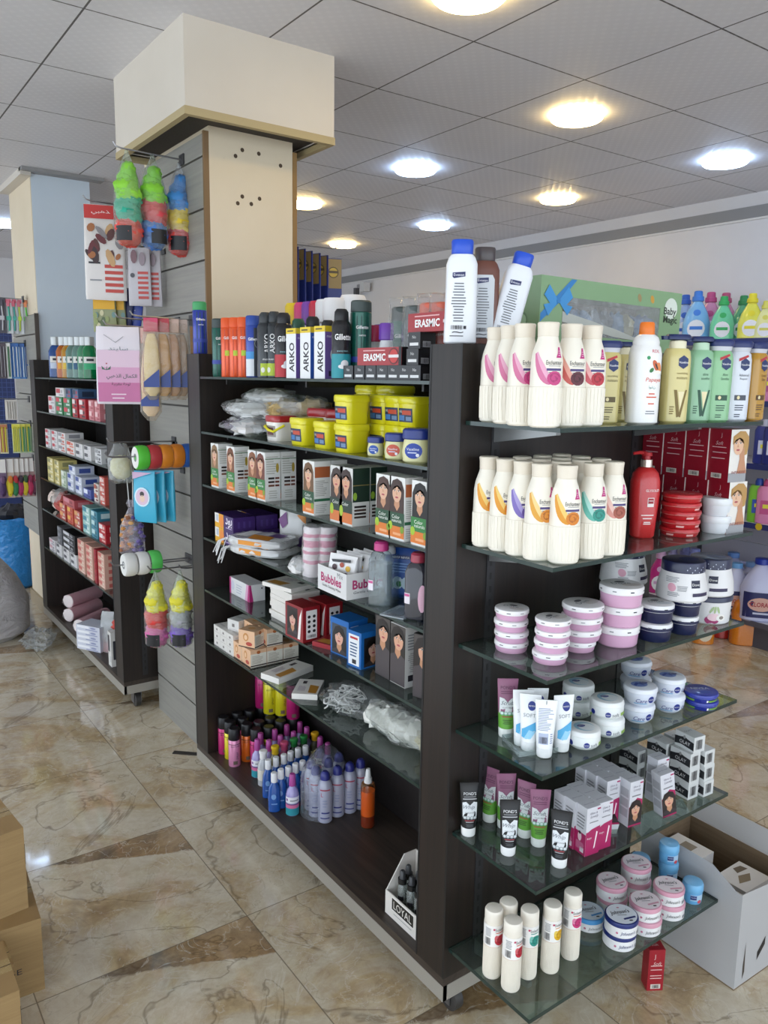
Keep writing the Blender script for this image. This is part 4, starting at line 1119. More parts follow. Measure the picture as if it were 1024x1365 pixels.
# fifth glass shelf
for (px, py, rz, lb) in ((624, 1116, -.55, 'black and white tube at the left edge of the fifth glass shelf'), (677, 1142, -.62, 'black and white tube in the middle of the three black ones'), (745, 1158, -.95, 'black and white tube nearest the shelf front corner')):
    put(squeeze_tube, ('black',), stand(px, py, zE, .016), lb, 'cream tube', 'black cream tubes', rz)
for (px, py, rz, lb) in ((652, 1097, -1.3, 'pink and green tube seen edge-on at the back left'), (672, 1106, -.6, 'pink and green tube behind the middle black tube'), (699, 1118, -1.25, 'pink and green tube seen edge-on between two others'), (717, 1130, -.72, 'pink and green tube right of the middle black tube')):
    put(squeeze_tube, ('green',), stand(px, py, zE, .016), lb, 'cream tube', 'pink and green cream tubes', rz)
c0 = W(788, 1143, z=zE)
gi = 0
for r_ in range(3):
    for c_ in range(2):
        put(carton, ('glow',), (c0.x+.012+c_*.043, c0.y+.024+r_*.0345, zE), 'white and magenta cream box, row %s from the front, %s of the pair' % (('one', 'two', 'three')[r_], ('left', 'right')[c_]), 'cream box', 'white and magenta cream boxes', -.12)
put(carton, ('glowface',), (c0.x+.128, c0.y+.050, zE+.0005), 'pink portrait box lying tipped between the two box groups', 'cream box', None, 0, (-1.22, .0, -.5))
c1 = W(856, 1104, z=zE)
for r_ in range(4):
    put(carton, ('glowface',), (c1.x-.004, c1.y+.035+r_*.0345, zE), 'pink portrait cream box, %s from the front of the single file' % ORD[r_], 'cream box', 'portrait cream boxes in single file', -.15)
    if r_: put(carton, ('glow',), (c1.x-.048, c1.y+.035+r_*.0345, zE), 'white cream box, %s from the front, left of the portrait box file' % ORD[r_-1], 'cream box', 'white and magenta cream boxes', -.15)
c2 = W(893, 1090, z=zE)
put(carton, ('glowface',), (c2.x+.012, c2.y+.022, zE), 'tilted pink portrait box leaning at the shelf front', 'cream box', None, 0, (0, -.16, -.25))
put(carton, ('glowface',), (c2.x+.030, c2.y+.065, zE+.012), 'raised pink portrait box behind the tilted one', 'cream box', None, -.1)
OLZ = .0427
OL = [(1.838, 1.098, 0, 'grey and black cream box, bottom of the right front stack'), (1.838, 1.100, 1, 'grey and black cream box, second level of the right front stack'), (1.834, 1.100, 2, 'grey and black cream box, third level of the right front stack'), (1.800, 1.110, 3, 'grey and black cream box bridging the tops of two stacks'),
      (1.790, 1.112, 0, 'grey cream box, bottom of the stack beside the right front one'), (1.790, 1.112, 1, 'grey cream box, second level of the stack beside the right front one'), (1.788, 1.112, 2, 'grey cream box, third level of the stack beside the right front one'),
      (1.838, 1.168, 0, 'grey cream box, bottom of the rear right stack'), (1.838, 1.168, 1, 'grey cream box, second level of the rear right stack'), (1.838, 1.168, 2, 'grey cream box, top of the rear right stack'), (1.785, 1.180, 0, 'grey cream box under the back left stack'), (1.785, 1.180, 1, 'grey cream box, second level of the back left stack'), (1.785, 1.182, 2, 'grey cream box on top of the back left stack'), (1.76, 1.25, 0, 'grey cream box against the panel, lower'), (1.76, 1.25, 1, 'grey cream box against the panel, upper')]
for (x, y, k, lb) in OL: put(carton, ('olay',), (x, y, zE+k*OLZ), lb, 'cream box', 'grey and black cream boxes', -.06 if k < 3 else -.14)

# lowest glass shelf
TR = ('#c02a3a', '#8d1626', '#d86a70', '#d0583a'); TT = ('#2f9384', '#1f6e64', '#7fc4b6', '#4b9a8c'); TY = ('#e3b21f', '#b98612', '#f0d060', '#d08a2a'); TP = ('#cc3a78', '#9c2058', '#e58ab0', '#d0583a')
for (px, py, k, rz, lb) in ((655, 1306, TR, -.5, 'talc bottle with red rose at the left edge of the lowest shelf'), (680, 1324, TR, -.35, 'talc bottle with red rose, the front one of the lowest shelf'), (702, 1307, TT, -.6, 'talc bottle with teal rose'), (732, 1299, TY, -.45, 'talc bottle with yellow rose'), (759, 1281, TP, -.7, 'talc bottle with pink rose')):
    put(talc, k, stand(px, py, zF, .0215), lb, 'talc bottle', 'talc bottles on the lowest glass shelf', rz)
p = stand(702, 1307, zF, .0215); put(talc, TR, (p.x-.022, p.y+.048, zF), 'talc bottle behind the others with only its cap in view', 'talc bottle', 'talc bottles on the lowest glass shelf', -.5)
def JJ(c, r=.0405, h=.040): return (r, h, .012, '#efeeee', c, 'johnson')
stack(2, 824, 1270, zF, JJ('#1b2a6e', .0415), '%snavy and white jar of the front pair', 'cream jar', 'navy banded cream jars', -.55)
stack(2, 858, 1248, zF, JJ('#d99fb1', .0405, .038), '%spink and white jar of the pair right of the navy jars', 'cream jar', 'pink banded cream jars', -.55)
stack(2, 889, 1227, zF, JJ('#d99fb1', .040, .040), '%spink and white jar of the pair beside the light blue jar', 'cream jar', 'pink banded cream jars', -.75)
stack(2, 813, 1221, zF, JJ('#d99fb1'), '%spink and white jar of the pair behind the navy jars', 'cream jar', 'pink banded cream jars', -.4)
stack(2, 846, 1198, zF, JJ('#d99fb1', .0405, .042), '%spink and white jar of the pair farthest back', 'cream jar', 'pink banded cream jars', -.6)
stack(1, 782, 1243, zF, JJ('#4d9ad6', .0405, .036), 'white and blue jar left of the navy pair', 'cream jar', None, -.5)
GL = (.0275, .058, .024, '#69aede', '#74b6e2', 'gel')
stack(2, 888, 1178, zF, GL, '%slight blue jar of the pair at the back', 'cream jar', 'light blue jars', -.6)
stack(1, 920, 1206, zF, GL, 'light blue jar alone at the right end of the lowest shelf', 'cream jar', 'light blue jars', -.7)
stack(1, 853, 1172, zF, GL, 'light blue jar at the back left of the light blue pair', 'cream jar', 'light blue jars', -.5)
# ================================================================= goods on the long side
z1, z2, z3, z4, z5, z6 = ZS
LS = -PI/2
def lp(px, x, z): return (x, sy(px, x, z), z)
def can(r, h, body, capc, kind, hc=.03):
    if kind in ('foam', 'arko', 'old'):
        secs = [(0, r*.93, r*.93, 2), (.002, r, r, 2), (h-hc-.014, r, r, 2), (h-hc-.004, r*.86, r*.86, 2), (h-hc, r*.72, r*.72, 2)]
        cs = [(h-hc-.003, r*.70, r*.70, 2), (h-hc, r*.76, r*.76, 2), (h-.008, r*.72, r*.72, 2), (h, r*.5, r*.5, 2)]
    else:
        secs = [(0, r*.95, r*.95, 2), (.002, r, r, 2), (h-hc-.002, r, r, 2), (h-hc, r*.95, r*.95, 2)]
        cs = [(h-hc-.001, r*.93, r*.93, 2), (h-hc+.001, r*.99, r*.99, 2), (h-.004, r*.97, r*.97, 2), (h, r*.85, r*.85, 2)]
    m = MB().loft(secs, mat(body, .28, .2, .3), 28); mp = mp_lathe(secs)
    W_ = mat('#f0f0f0')
    if kind == 'foam':
        b = {'#16161a': '#b5222c', '#17171b': '#1f8f9a'}[body]
        m.rect(-PI*r, PI*r, .003, h*.36, mp, mat(b), .0005, 36)
        m.text('Gillette', .006, h*.60, .048, mp, W_, .0008, h=.016, bold=.02); m.text('SHAVE FOAM', .004, h*.40, .030, mp, mat('#9fd3dc'), .0008)
        m.ell(.010, h*.22, .011, .010, mp, mat('#e8e8ea'), .0009, 12); m.ell(.004, h*.18, .012, .006, mp, mat('#e8e8ea'), .0011, 12)
    elif kind == 'gel':
        m.rect(-PI*r, PI*r, h*.22, h*.29, mp, mat('#2a3f9a'), .0005, 36)
        for u in (-.012, .0, .014): m.rect(u, u+.003, .004, h*.8, mp, mat('#0f4038'), .0004, 1)
        m.text('Gillette', .004, h*.66, .034, mp, W_, .0008, bold=.015); m.text('series', .004, h*.56, .018, mp, W_, .0008)
    elif kind == 'orange':
        for u in (-.013, -.002, .012): m.rect(u, u+.003, .004, h*.8, mp, mat('#c2451a'), .0004, 1)
        m.text('Gillette', .002, h*.66, .034, mp, W_, .0008, bold=.015); m.rect(-.012, .012, h*.36, h*.45, mp, mat('#b4cf2f'), .0006, 4)
    elif kind == 'blue':
        m.rect(-PI*r*.4, PI*r*.0, .004, h*.3, mp, mat('#d9dde2'), .0005, 10); m.rect(-PI*r*.4, 0, h*.3, h*.42, mp, mat('#3a8fd0'), .0006, 8); m.rect(0, PI*r, .004, h*.8, mp, mat('#3b4046'), .0005, 16)
        m.text('Gillette', 0, h*.62, .036, mp, W_, .0008, bold=.02); m.ell(.014, h*.55, .012, .014, mp, mat('#9aa0a8'), .0007, 14); m.ell(.014, h*.55, .0105, .0125, mp, mat('#3b4046'), .0009, 14)
    elif kind == 'arko':
        m.text('ARKO', .004, h*.52, .055, mp, W_, .0008, rot=PI/2, bold=.015); m.rect(-.016, .012, .006, h*.22, mp, mat('#b4c832'), .0006, 6); m.text('men', .0, h*.28, .016, mp, W_, .0008)
        m.ell(-.008, h*.12, .006, .008, mp, mat('#e8e8e0'), .0009, 10)
    elif kind == 'hair':
        m.rect(-PI*r, PI*r, h-hc-.016, h-hc-.0135, mp, mat('#2a2024'), .0004, 30)
        m.text('BODY CARE', .004, h*.55, .034, mp, INK, .0006, h=.006); m.text('SPRAY', .012, h*.3, .03, mp, INK, .0006, rot=PI/2, h=.008); m.rect(-.004, .012, .01, .024, mp, mat('#6a5a4c'), .0006, 4)
    cap = MB().loft(cs, mat(capc, .45), 24)
    return assemble({'hair': 'hair_spray_can'}.get(kind, 'shaving_foam_can'), [('can_body', m), ('cap', cap)])

ORG = ('#e2571d', '#e2571d')
GRE = ('#155a4c', '#3c4a48')
def putcan(px, pt, x, z, args, lb, cat, grp, rz=None, H0=None):
    p = lp(px, x, z+.08)
    y = p[1]
    H = sz(x, y, pt)-z
    put(can, args, (x, y, z), lb, cat, grp, facing((x, y)) if rz is None else rz, None, round(H/args[1], 3))
GCAN = 'shaving cans on the top long shelf'
putcan(293.5, 425, 1.20, z1, (.0255, .185, '#165a4d', '#33403f', 'gel'), 'green gel can at the far left of the long top shelf', 'shaving gel can', GCAN)
for i, px in enumerate((305, 316, 327)):
    putcan(px, 424-.4*i, 1.185, z1, (.0235, .18, '#e0531c', '#e2571d', 'orange'), 'orange gel can, %s of the three in a row' % ('leftmost', 'middle', 'rightmost')[i], 'shaving gel can', GCAN)
putcan(338.5, 421, 1.185, z1, (.0245, .185, '#2b46a0', '#2a4a9e', 'blue'), 'blue and grey foam can right of the orange cans', 'shaving foam can', GCAN)
putcan(354, 416.5, 1.185, z1, (.0245, .19, '#2c3034', '#33373a', 'arko'), 'dark grey foam can with vertical lettering and a lime label', 'shaving foam can', GCAN)
putcan(366, 415.5, 1.205, z1, (.0245, .19, '#2d3236', '#34383c', 'arko'), 'dark grey foam can half hidden behind the black and red can', 'shaving foam can', GCAN, -.9)
putcan(378.5, 417, 1.178, z1, (.026, .185, '#16161a', '#1b1b1f', 'foam'), 'black and red shaving foam can', 'shaving foam can', GCAN)
putcan(455, 412, 1.178, z1, (.026, .185, '#17171b', '#1b1b1f', 'foam'), 'black and teal shaving foam can', 'shaving foam can', GCAN)
putcan(481, 401, 1.235, z1, (.0285, .205, '#165a4c', '#3a4644', 'gel'), 'tall green gel can right of the teal foam can', 'shaving gel can', GCAN)
for px, pt, lb, bc in ((398, 425, 'green capped can behind the left purple carton', '#1b1c1f'), (417, 422, 'black can behind the blue carton', '#1a1b1e'), (437, 427, 'black can behind the right purple carton', '#191b1d')):
    putcan(px, pt, 1.26, z1, (.026, .175, bc, '#2c5a45' if 'green' in lb else '#1d1f21', 'old'), lb, 'shaving foam can', GCAN)

def shave_carton(c):
    w, d, h = .050, .050, .145
    m = MB().box(-w/2, w/2, -d/2, d/2, 0, h, mat(c, .35)); F = mp_front(-d/2); R_ = mp_right(w/2)
    m.rect(-w/2, w/2, 0, h, F, mat('#e9e9ea'), .0003); m.text('ARKO', .004, h*.42, .085, F, INK, .0006, rot=PI/2, h=.026, bold=.02)
    m.rect(-w/2, w/2, h-.016, h, F, mat('#e3c51e'), .0007); m.rect(-d/2, d/2, h-.016, h, R_, mat('#e3c51e'), .0005)
    m.rect(-.018, .012, h-.010, h-.006, F, mat('#5a4a10'), .0009); m.text('men', -.010, h*.8, .018, R_, mat('#efeff2'), .0005); m.ell(.004, h*.46, .011, .017, R_, mat('#d9dadd'), .0005, 12); m.rect(-.012, .016, .008, .022, R_, mat('#2b2c40'), .0005)
    return m.build('shaving_carton')
for px, c, lb in ((397.5, '#7a5fa8', 'white and purple shaving carton, the left one of two'), (416.5, '#2d62b8', 'white and blue shaving carton with a yellow top band'), (435.5, '#7b60aa', 'white and purple shaving carton beside the teal foam can')):
    p = lp(px, 1.19, z1); put(shave_carton, (c,), p, lb, 'shaving carton', 'shaving cartons', LS+.10)
def box_plain(name, w, d, h, c, kind):
    m = MB().box(-w/2, w/2, -d/2, d/2, 0, h, mat(c, .35)); F = mp_front(-d/2); R_ = mp_right(w/2); T = mp_top(h)
    if kind == 'smallblack':
        m.rect(-w*.36, w*.36, h*.18, h*.36, F, mat('#dcdcdc'), .0005, 1); m.text('No', 0, h*.7, w*.3, F, mat('#d0d0d0'), .0005); m.rect(-w*.4, w*.2, h*.1, h*.45, R_, mat('#b9b9bc'), .0005); m.bars(-w*.38, w*.18, h*.13, h*.42, R_, INK, .0008)
    elif kind == 'erasmic':
        m.text('ERASMIC', -w*.10, h*.45, w*.50, F, mat('#f2f2f2'), .0005, h=h*.42, bold=.03); m.rect(-w*.36, w*.14, h*.8, h*.86, F, mat('#e0b0b0'), .0005)
        m.ell(w*.33, h*.5, h*.46, h*.46, F, mat('#5b1a1e'), .0005, 20); m.ell(w*.33, h*.5, h*.38, h*.38, F, mat('#c63a38'), .0008, 20); m.rect(w*.22, w*.47, h*.42, h*.58, F, mat('#e6dcdc'), .0011)
        m.rect(w*.44, w*.5, 0, h, F, mat('#1b1a1e'), .0013, 1); m.rect(-d/2, d/2, 0, h, R_, mat('#17171a'), .0004); m.text('ERASMIC', 0, h*.5, h*.8, R_, mat('#dcdcdc'), .0008, rot=PI/2, h=d*.25)
    elif kind == 'mag':
        m.rect(-w*.5, -w*.42, 0, h, F, mat('#b32a72'), .0004); m.ell(-w*.33, h*.55, h*.22, h*.3, F, mat('#c9cbd6'), .0005, 14); m.lines(-w*.15, w*.2, h*.2, h*.8, 4, F, mat('#b9bac4'), .0005, 3)
        m.poly([(w*.28, 0), (w*.5, 0), (w*.5, h), (w*.36, h)], F, mat('#d9a3c0'), .0004); m.poly([(w*.40, 0), (w*.5, 0), (w*.5, h), (w*.46, h)], F, mat('#b32a72'), .0006); m.poly([(-d*.5, 0), (-d*.25, 0), (-d*.4, h), (-d*.5, h)], R_, mat('#b32a72'), .0004); m.ell(d*.3, h*.75, .003, .003, R_, INK, .0006, 8)
    elif kind == 'flatwhite':
        m.poly([(-w*.42, -d*.42), (w*.05, -d*.42), (w*.12, -d*.05), (-w*.40, -d*.1)], T, mat('#b98332'), .0004); m.rect(w*.18, w*.36, d*.12, d*.28, T, mat('#3b3436'), .0005); m.lines(-w*.3, w*.1, d*.08, d*.38, 5, T, mat('#b7a9b6'), .0004, 3)
    elif kind == 'white':
        m.rect(-w*.1, w*.12, h*.35, h*.65, F, mat('#7b7470'), .0005); m.rect(-w*.4, w*.4, h*.08, h*.13, F, mat('#b9b3ae'), .0005); m.rect(d*-.3, d*.3, h*.3, h*.7, R_, mat('#c9c6c3'), .0005); m.rect(w*-.4, w*.4, -d*.1, d*.1, T, mat('#c4bfbb'), .0004)
    elif kind == 'peach':
        m.ell(-w*.05, h*.62, w*.17, h*.24, F, mat('#c98a4e'), .0005, 14); m.ell(-w*.05, h*.60, w*.10, h*.15, F, mat('#e8c09a'), .0008, 12); m.ell(.15*w, h*.24, w*.2, h*.12, F, mat('#b5483a'), .0006, 12); m.rect(-w/2, w/2, 0, h*.06, F, mat('#3a2a26'), .0008)
        m.rect(-d/2, d/2, .0, h*.78, R_, mat('#e3ddd0'), .0004); m.rect(-d/2, d/2, h*.05, h*.12, R_, mat('#3a2a26'), .0007); m.ell(0, h*.84, d*.12, h*.10, R_, mat('#b5632e'), .0006, 10); m.lines(-d*.4, d*.4, h*.2, h*.7, 6, R_, mat('#b5ab9a'), .0007, 3); m.ell(0, 0, w*.2, d*.2, T, mat('#d9a06a'), .0004, 12)
    elif kind == 'purple':
        m.rect(-w/2, -w*.02, 0, h, F, mat('#e2a61f'), .0004); m.rect(-w/2, -w*.28, h*.35, h, F, mat('#e8e3dc'), .0006); m.ell(-w*.12, h*.5, w*.12, h*.46, F, mat('#e98a3a'), .0008, 14); m.rect(-w*.42, -w*.3, h*.45, h*.9, F, mat('#b9c0cc'), .0010)
        m.text('\uFEA9\uFEEE\uFE91', w*.26, h*.55, w*.36, F, mat('#efe8f2'), .0006, bold=.02); m.rect(w*.1, w*.42, h*.14, h*.2, F, mat('#b9a6cc'), .0006)
        for u in (-.25, .0, .25): m.rect(u*d-.004, u*d+.004, h*.25, h*.7, R_, mat('#4b3379'), .0005)
    elif kind == 'darkred':
        m.rect(-w*.40, w*.20, h*.06, h*.92, F, mat('#2b1a1c'), .0004); portrait(m, -w*.08, h*.52, w*.52, h*.7, F, '#1d1413', '#d9a795', None, .0005); m.poly([(w*.2, h*.06), (w*.34, h*.06), (w*.44, h*.95), (w*.30, h*.7)], F, mat('#efe9e4'), .0006)
        m.rect(-d*.32, d*.32, h*.08, h*.90, R_, mat('#e9e4e1'), .0004)
        for i in range(4):
            for j in (-1, 1): m.ell(j*d*.15, h*(.30+.14*i), d*.09, h*.045, R_, mat('#1b1718'), .0007, 10)
        m.bars(-d*.24, d*.24, h*.12, h*.2, R_, INK, .0007)
    elif kind == 'blue':
        portrait(m, -w*.02, h*.44, w*.8, h*.8, F, '#1a1414', '#dba893', '#39434f', .0004); m.rect(-w/2, w/2, h*.86, h, F, mat(c), .0014)
        m.rect(-d*.42, d*.0, h*.06, h*.86, R_, mat('#e6e8ea'), .0004); m.lines(-d*.36, -d*.06, h*.3, h*.8, 6, R_, mat('#55708f'), .0007, 4); m.bars(-d*.36, -d*.06, h*.1, h*.2, R_, INK, .0007)
    elif kind == 'bluewhite':
        m.rect(-w*.42, w*.36, h*.06, h*.90, F, mat('#e6e8ea'), .0004); m.rect(-w*.3, w*.25, h*.78, h*.84, F, mat('#b83038'), .0007); m.lines(-w*.3, w*.25, h*.3, h*.72, 5, F, mat('#3f5a80'), .0007, 5); m.rect(-w*.15, w*.15, h*.1, h*.22, F, INK, .0007)
        portrait(m, d*.02, h*.44, d*.8, h*.8, R_, '#171212', '#d9a793', '#23262e', .0004); m.poly([(d*.36, h*.05), (d*.46, h*.05), (d*.46, h*.85), (d*.30, h*.85)], R_, mat('#d9dde0'), .0016)
    elif kind == 'model':
        portrait(m, 0, h*.5, w*.98, h*.98, F, '#241a16', '#d9a487', '#4b4440', .0004, .04, True, '#4a4244'); m.rect(-d*.4, d*.4, h*.05, h*.95, R_, mat('#2a2524'), .0004)
        portrait(m, 0, h*.5, d*.96, h*.98, R_, '#241a16', '#d9a487', '#3a3330', .0005, .04, True, '#4a4244')
    elif kind == 'modelside':
        portrait(m, 0, h*.5, w*.98, h*.98, F, '#241a16', '#d9a487', '#4b4440', .0004, .04, True, '#4a4244')
        m.rect(-d*.48, d*.48, .0, h, R_, mat('#d5d3d0'), .0004); m.lines(-d*.38, d*.38, h*.62, h*.9, 6, R_, GREYP, .0007, 3); m.lines(-d*.38, d*.38, h*.25, h*.58, 10, R_, mat('#a5a39f'), .0007, 4, .5); m.rect(-d*.35, .0, h*.1, h*.2, R_, INK, .0007); m.text('2', d*.2, h*.13, d*.3, R_, mat('#2b6b4f'), .0007, bold=.03)
    return m.build(name)
BLK = ('small_black_box', .042, .05, .036, '#1c1c20', 'smallblack')
for i, px in enumerate((474, 489, 504, 519, 534, 549, 563)):
    p = lp(px, 1.195, z1+.02); put(box_plain, BLK, (p[0], p[1], z1), 'small black box, %s from the left in the row under the red cartons' % ORD[i], 'small box', 'small black boxes', LS+.08)
for i, (px, x) in enumerate(((560, 1.195), (562, 1.197))):
    p = lp(px, x, z1+.05); put(box_plain, ('small_black_box', .042, .05, .038, '#1b1a1e', 'smallblack'), (p[0], p[1], z1+.0365+.0385*i), 'black box %s level above the row at the right end' % ('one', 'two')[i], 'small box', 'small black boxes', LS+.08)
ER = ('shaving_cream_box', .185, .05, .044, '#a01a22', 'erasmic')
p = lp(520, 1.195, z1+.06); put(box_plain, ER, (p[0], p[1]+.014, z1+.0365), 'red shaving cream carton lying on the small black boxes', 'shaving cream carton', 'red shaving cream cartons', LS+.03)
p = lp(588, 1.20, z1+.13); put(box_plain, ER, (1.215, p[1]+.02, z1+.1140), 'red shaving cream carton cut off behind the white bottle', 'shaving cream carton', 'red shaving cream cartons', LS+.0)

def rollon(c, wide):
    secs = [(0, .016, .016, 2), (.004, .019, .019, 2), (.06, .019, .019, 2), (.075, .016, .016, 2), (.08, .0145, .0145, 2)]
    m = MB().loft(secs, mat('#dfe2e4', .2), 20); mp = mp_lathe(secs); m.rect(-.014, .014, .02, .05, mp, mat('#b8a9c9'), .0005, 6); m.text('care', 0, .036, .02, mp, mat('#6b4b8c'), .001)
    cap = MB().loft([(.079, .0165, .0165, 2), (.081, .0185, .0185, 2), (.108, .0185, .0185, 2), (.113, .016, .016, 2)], mat(c, .35), 20)
    return assemble('deodorant_bottle', [('bottle_body', m), ('cap', cap)])
for px, pt, c, x, lb in ((396, 405, '#e0c020', 1.40, 'yellow capped deodorant bottle in the back row'), (408, 404, '#d03a70', 1.40, 'pink capped deodorant bottle in the back row'), (418, 403, '#7a3fa0', 1.40, 'purple capped deodorant bottle in the back row'), (428, 402, '#c22a40', 1.40, 'red capped deodorant bottle in the back row'), (437, 400, '#e8e6e4', 1.40, 'white capped deodorant bottle in the back row'), (447, 398, '#eae6e4', 1.38, 'taller white capped deodorant bottle in the back row'), (470, 394, '#ece8e6', 1.43, 'white capped bottle behind the tall green can'), (499, 434, '#c0305a', 1.30, 'small bottle with a red cap behind the red carton'), (509, 433, '#6f3fa0', 1.32, 'small bottle with a purple cap beside the red capped one'), (517, 431, '#6f3fa5', 1.27, 'small bottle with a purple cap, the right one')):
    p = lp(px, x, z1+.1); H = sz(p[0], p[1], pt)-z1
    put(rollon, (c, 0), (p[0], p[1], z1), lb, 'deodorant bottle', 'capped bottles at the shelf back', facing(p), None, round(H/.113, 3))
def bagged_can(c, cap):
    t = thing('bagged_can'); r, h = .026, .17
    secs = [(0, r, r, 2), (h-.035, r, r, 2), (h-.033, r*.95, r*.95, 2)]; m = MB().loft(secs, mat(c, .3), 20); mp = mp_lathe(secs); m.text('Gillette', 0, h*.6, .034, mp, mat('#f0f0f0'), .0008, bold=.015)
    m.loft([(h-.034, r*.95, r*.95, 2), (h-.004, r*.95, r*.95, 2), (h, r*.8, r*.8, 2)], mat(cap, .4), 20); m.build('can', t)
    MB().loft([(.001, r*1.15, r*1.15, 3), (h*.4, r*1.25, r*1.2, 3), (h*.8, r*1.2, r*1.25, 3), (h*1.05, r*1.1, r*.6, 3), (h*1.12, r*1.15, r*.1, 3)], M_FILM, 20, jit=.0016, seed=4).build('wrapper', t)
    return t
for px, pt, c, cp, x, lb in ((535, 398, '#145a4b', '#3a4644', 1.30, 'green can in a clear wrapper behind the black boxes'), (553, 396, '#55605f', '#4a5554', 1.29, 'grey can in a clear wrapper'), (573, 392, '#d2543c', '#dc6a50', 1.28, 'red can in a clear wrapper'), (589, 391, '#cf5139', '#dc6a50', 1.27, 'red wrapped can half hidden by the white lotion bottle')):
    p = lp(px, x, z1+.1); H = sz(p[0], p[1], pt)-z1
    put(bagged_can, (c, cp), (p[0], p[1], z1), lb, 'wrapped can', 'wrapped shaving cans', facing(p), None, round(H/.19, 3))
# can and box on the far end panel
pp = (1.175, 2.80, 1.697); put(can, (.026, .185, '#23379a', '#3d9a5c', 'gel'), pp, 'blue can with green cap on the far end of the gondola top', 'shaving gel can', None, facing(pp))

# ---- second long shelf
def tub(kind):
    c = {'yellow': '#e0d51c', 'red': '#e9e4de'}[kind]; lc = {'yellow': '#e3d91f', 'red': '#a81f26'}[kind]
    w, h = .042, .082
    secs = [(0, w*.86, w*.86, 5), (.003, w*.90, w*.90, 5), (h-.020, w*.97, w*.97, 5)]
    m = MB().loft(secs, mat(c, .3, 0, .3), 32); mp = mp_lathe(secs, 0, True)
    if kind == 'yellow':
        m.rect(-.030, .030, .012, .050, mp, mat('#20304f'), .0006); m.rect(-.012, .026, .032, .044, mp, mat('#c2452a'), .0010); m.rect(-.026, -.002, .016, .030, mp, mat('#3f77b5'), .0010); m.rect(.004, .026, .016, .027, mp, mat('#6b86a8'), .0010); m.text('GEL', -.018, .041, .014, mp, mat('#efe6d0'), .0013)
    else:
        m.rect(-.030, .030, .014, .05, mp, mat('#8d8780'), .0006); m.rect(-.02, .02, .02, .044, mp, mat('#5b2a2c'), .001)
    L = MB().loft([(h-.0205, w*.99, w*.99, 5), (h-.018, w*1.03, w*1.03, 5), (h-.004, w*1.03, w*1.03, 5), (h, w*.97, w*.97, 5)], mat(lc, .3, 0, .3), 32)
    parts = [('tub_body', m), ('lid', L)]
    if kind == 'red':
        parts.append(('handle', MB().tube([(-w*1.02, -.012, h-.026), (-w*.7, -w*1.06, h-.036), (0, -w*1.12, h-.046), (w*.7, -w*1.06, h-.050), (w*1.02, -.012, h-.03)], .0042, mat('#e0d51c', .35), 8)))
    return assemble('gel_tub', parts)
YT = 'yellow gel tubs'
def puttub(kind, px, x, z, lb, s=1.0, g=YT, rz=LS):
    p = lp(px, x, z+.03); put(tub, (kind,), (x, p[1], z), lb, 'gel tub', g, rz, None, s); return p[1]
puttub('red', 375, 1.215, z2, 'white tub with red lid and yellow handle', .98, 'red lidded tubs')
puttub('yellow', 409, 1.21, z2, 'yellow tub at the left end of the yellow row')
puttub('yellow', 440, 1.215, z2, 'yellow tub between the left tub and the front stack', .95)
for k in range(2): puttub('yellow', 469, 1.205, z2+k*.0782, '%s yellow tub of the front stack of two' % ('lower', 'upper')[k], .95)
for i, px in enumerate((494, 515, 536, 555)):
    for k in range(2): puttub('yellow', px, 1.30, z2+k*.0782, '%s yellow tub, stack %s behind the jars from the left' % (('lower', 'upper')[k], ('one', 'two', 'three', 'four')[i]), .95)
for i, px in enumerate((437, 462)):
    puttub('red', px, 1.345, z2+.046*0, '%s red lidded tub at the shelf back' % ('left', 'right')[i], 1.28, 'red lidded tubs', -1.3)
for i, px in enumerate((498, 527)):
    for k in range(2): puttub('yellow', px, 1.405, z2+k*.0905, '%s yellow tub, %s rear stack at the shelf back' % (('lower', 'upper')[k], ('left', 'right')[i]), 1.1)
def petroleum_jar(c2, lab):
    h = .075
    secs = [(0, .026, .020, 2.6), (.004, .031, .024, 2.6), (.025, .033, .026, 2.5), (.045, .030, .024, 2.4), (.052, .0285, .023, 2.3)]
    m = MB().loft(secs, mat('#d6d29b', .25, 0, .3), 28); mp = mp_lathe(secs, 0, True)
    m.ell(.0, .027, .020, .017, mp, mat(lab), .0006, 18); m.text('Vaseline', -.001, .031, .028, mp, mat('#e8eaf2'), .001); m.rect(-.012, .008, .022, .0245, mp, mat('#c9d0e4'), .001); m.ell(.010, .018, .004, .004, mp, mat('#e8eaf2'), .001, 10)
    cap = MB().loft([(.0515, .030, .0245, 2.4), (.054, .0325, .0265, 2.4), (.071, .032, .026, 2.4), (.075, .028, .023, 2.4)], mat('#24357f', .35), 28)
    return assemble('petroleum_jelly_jar', [('jar_body', m), ('lid', cap)])
for px, pt, lab, lb in ((501, 582, '#2450a8', 'small petroleum jelly jar, left of the three'), (528, 577, '#c2503a', 'petroleum jelly jar with a red patch on its label'), (556, 571, '#23419f', 'largest petroleum jelly jar beside the end panel')):
    x = 1.195; p = lp(px, x, z2+.03); H = sz(x, p[1], pt)-z2
    put(petroleum_jar, (1, lab), (x, p[1], z2), lb, 'petroleum jelly jar', 'petroleum jelly jars', -1.0, None, round(H/.075, 3))
def pack_bag(w, d, h, c1, c2, seed, lying):
    t = thing('plastic_bag'); m = MB(); rr = random.Random(seed)
    for i in range(5): m.blob((rr.uniform(-.3, .3)*w, rr.uniform(-.2, .2)*d, h*.45+rr.uniform(-.1, .1)*h), (w*.28, d*.40, h*.42), mat(c1 if i % 2 == 0 else c2, .7), seed+i, .5, 2.5, 14, 9)
    m.build('contents', t)
    MB().blob((0, 0, h*.52), (w*.54, d*.54, h*.52), clear('#eef0f0', .20, .16, .8, .7), seed+20, .25, 2.2, 22, 14).build('wrapper', t)
    return t
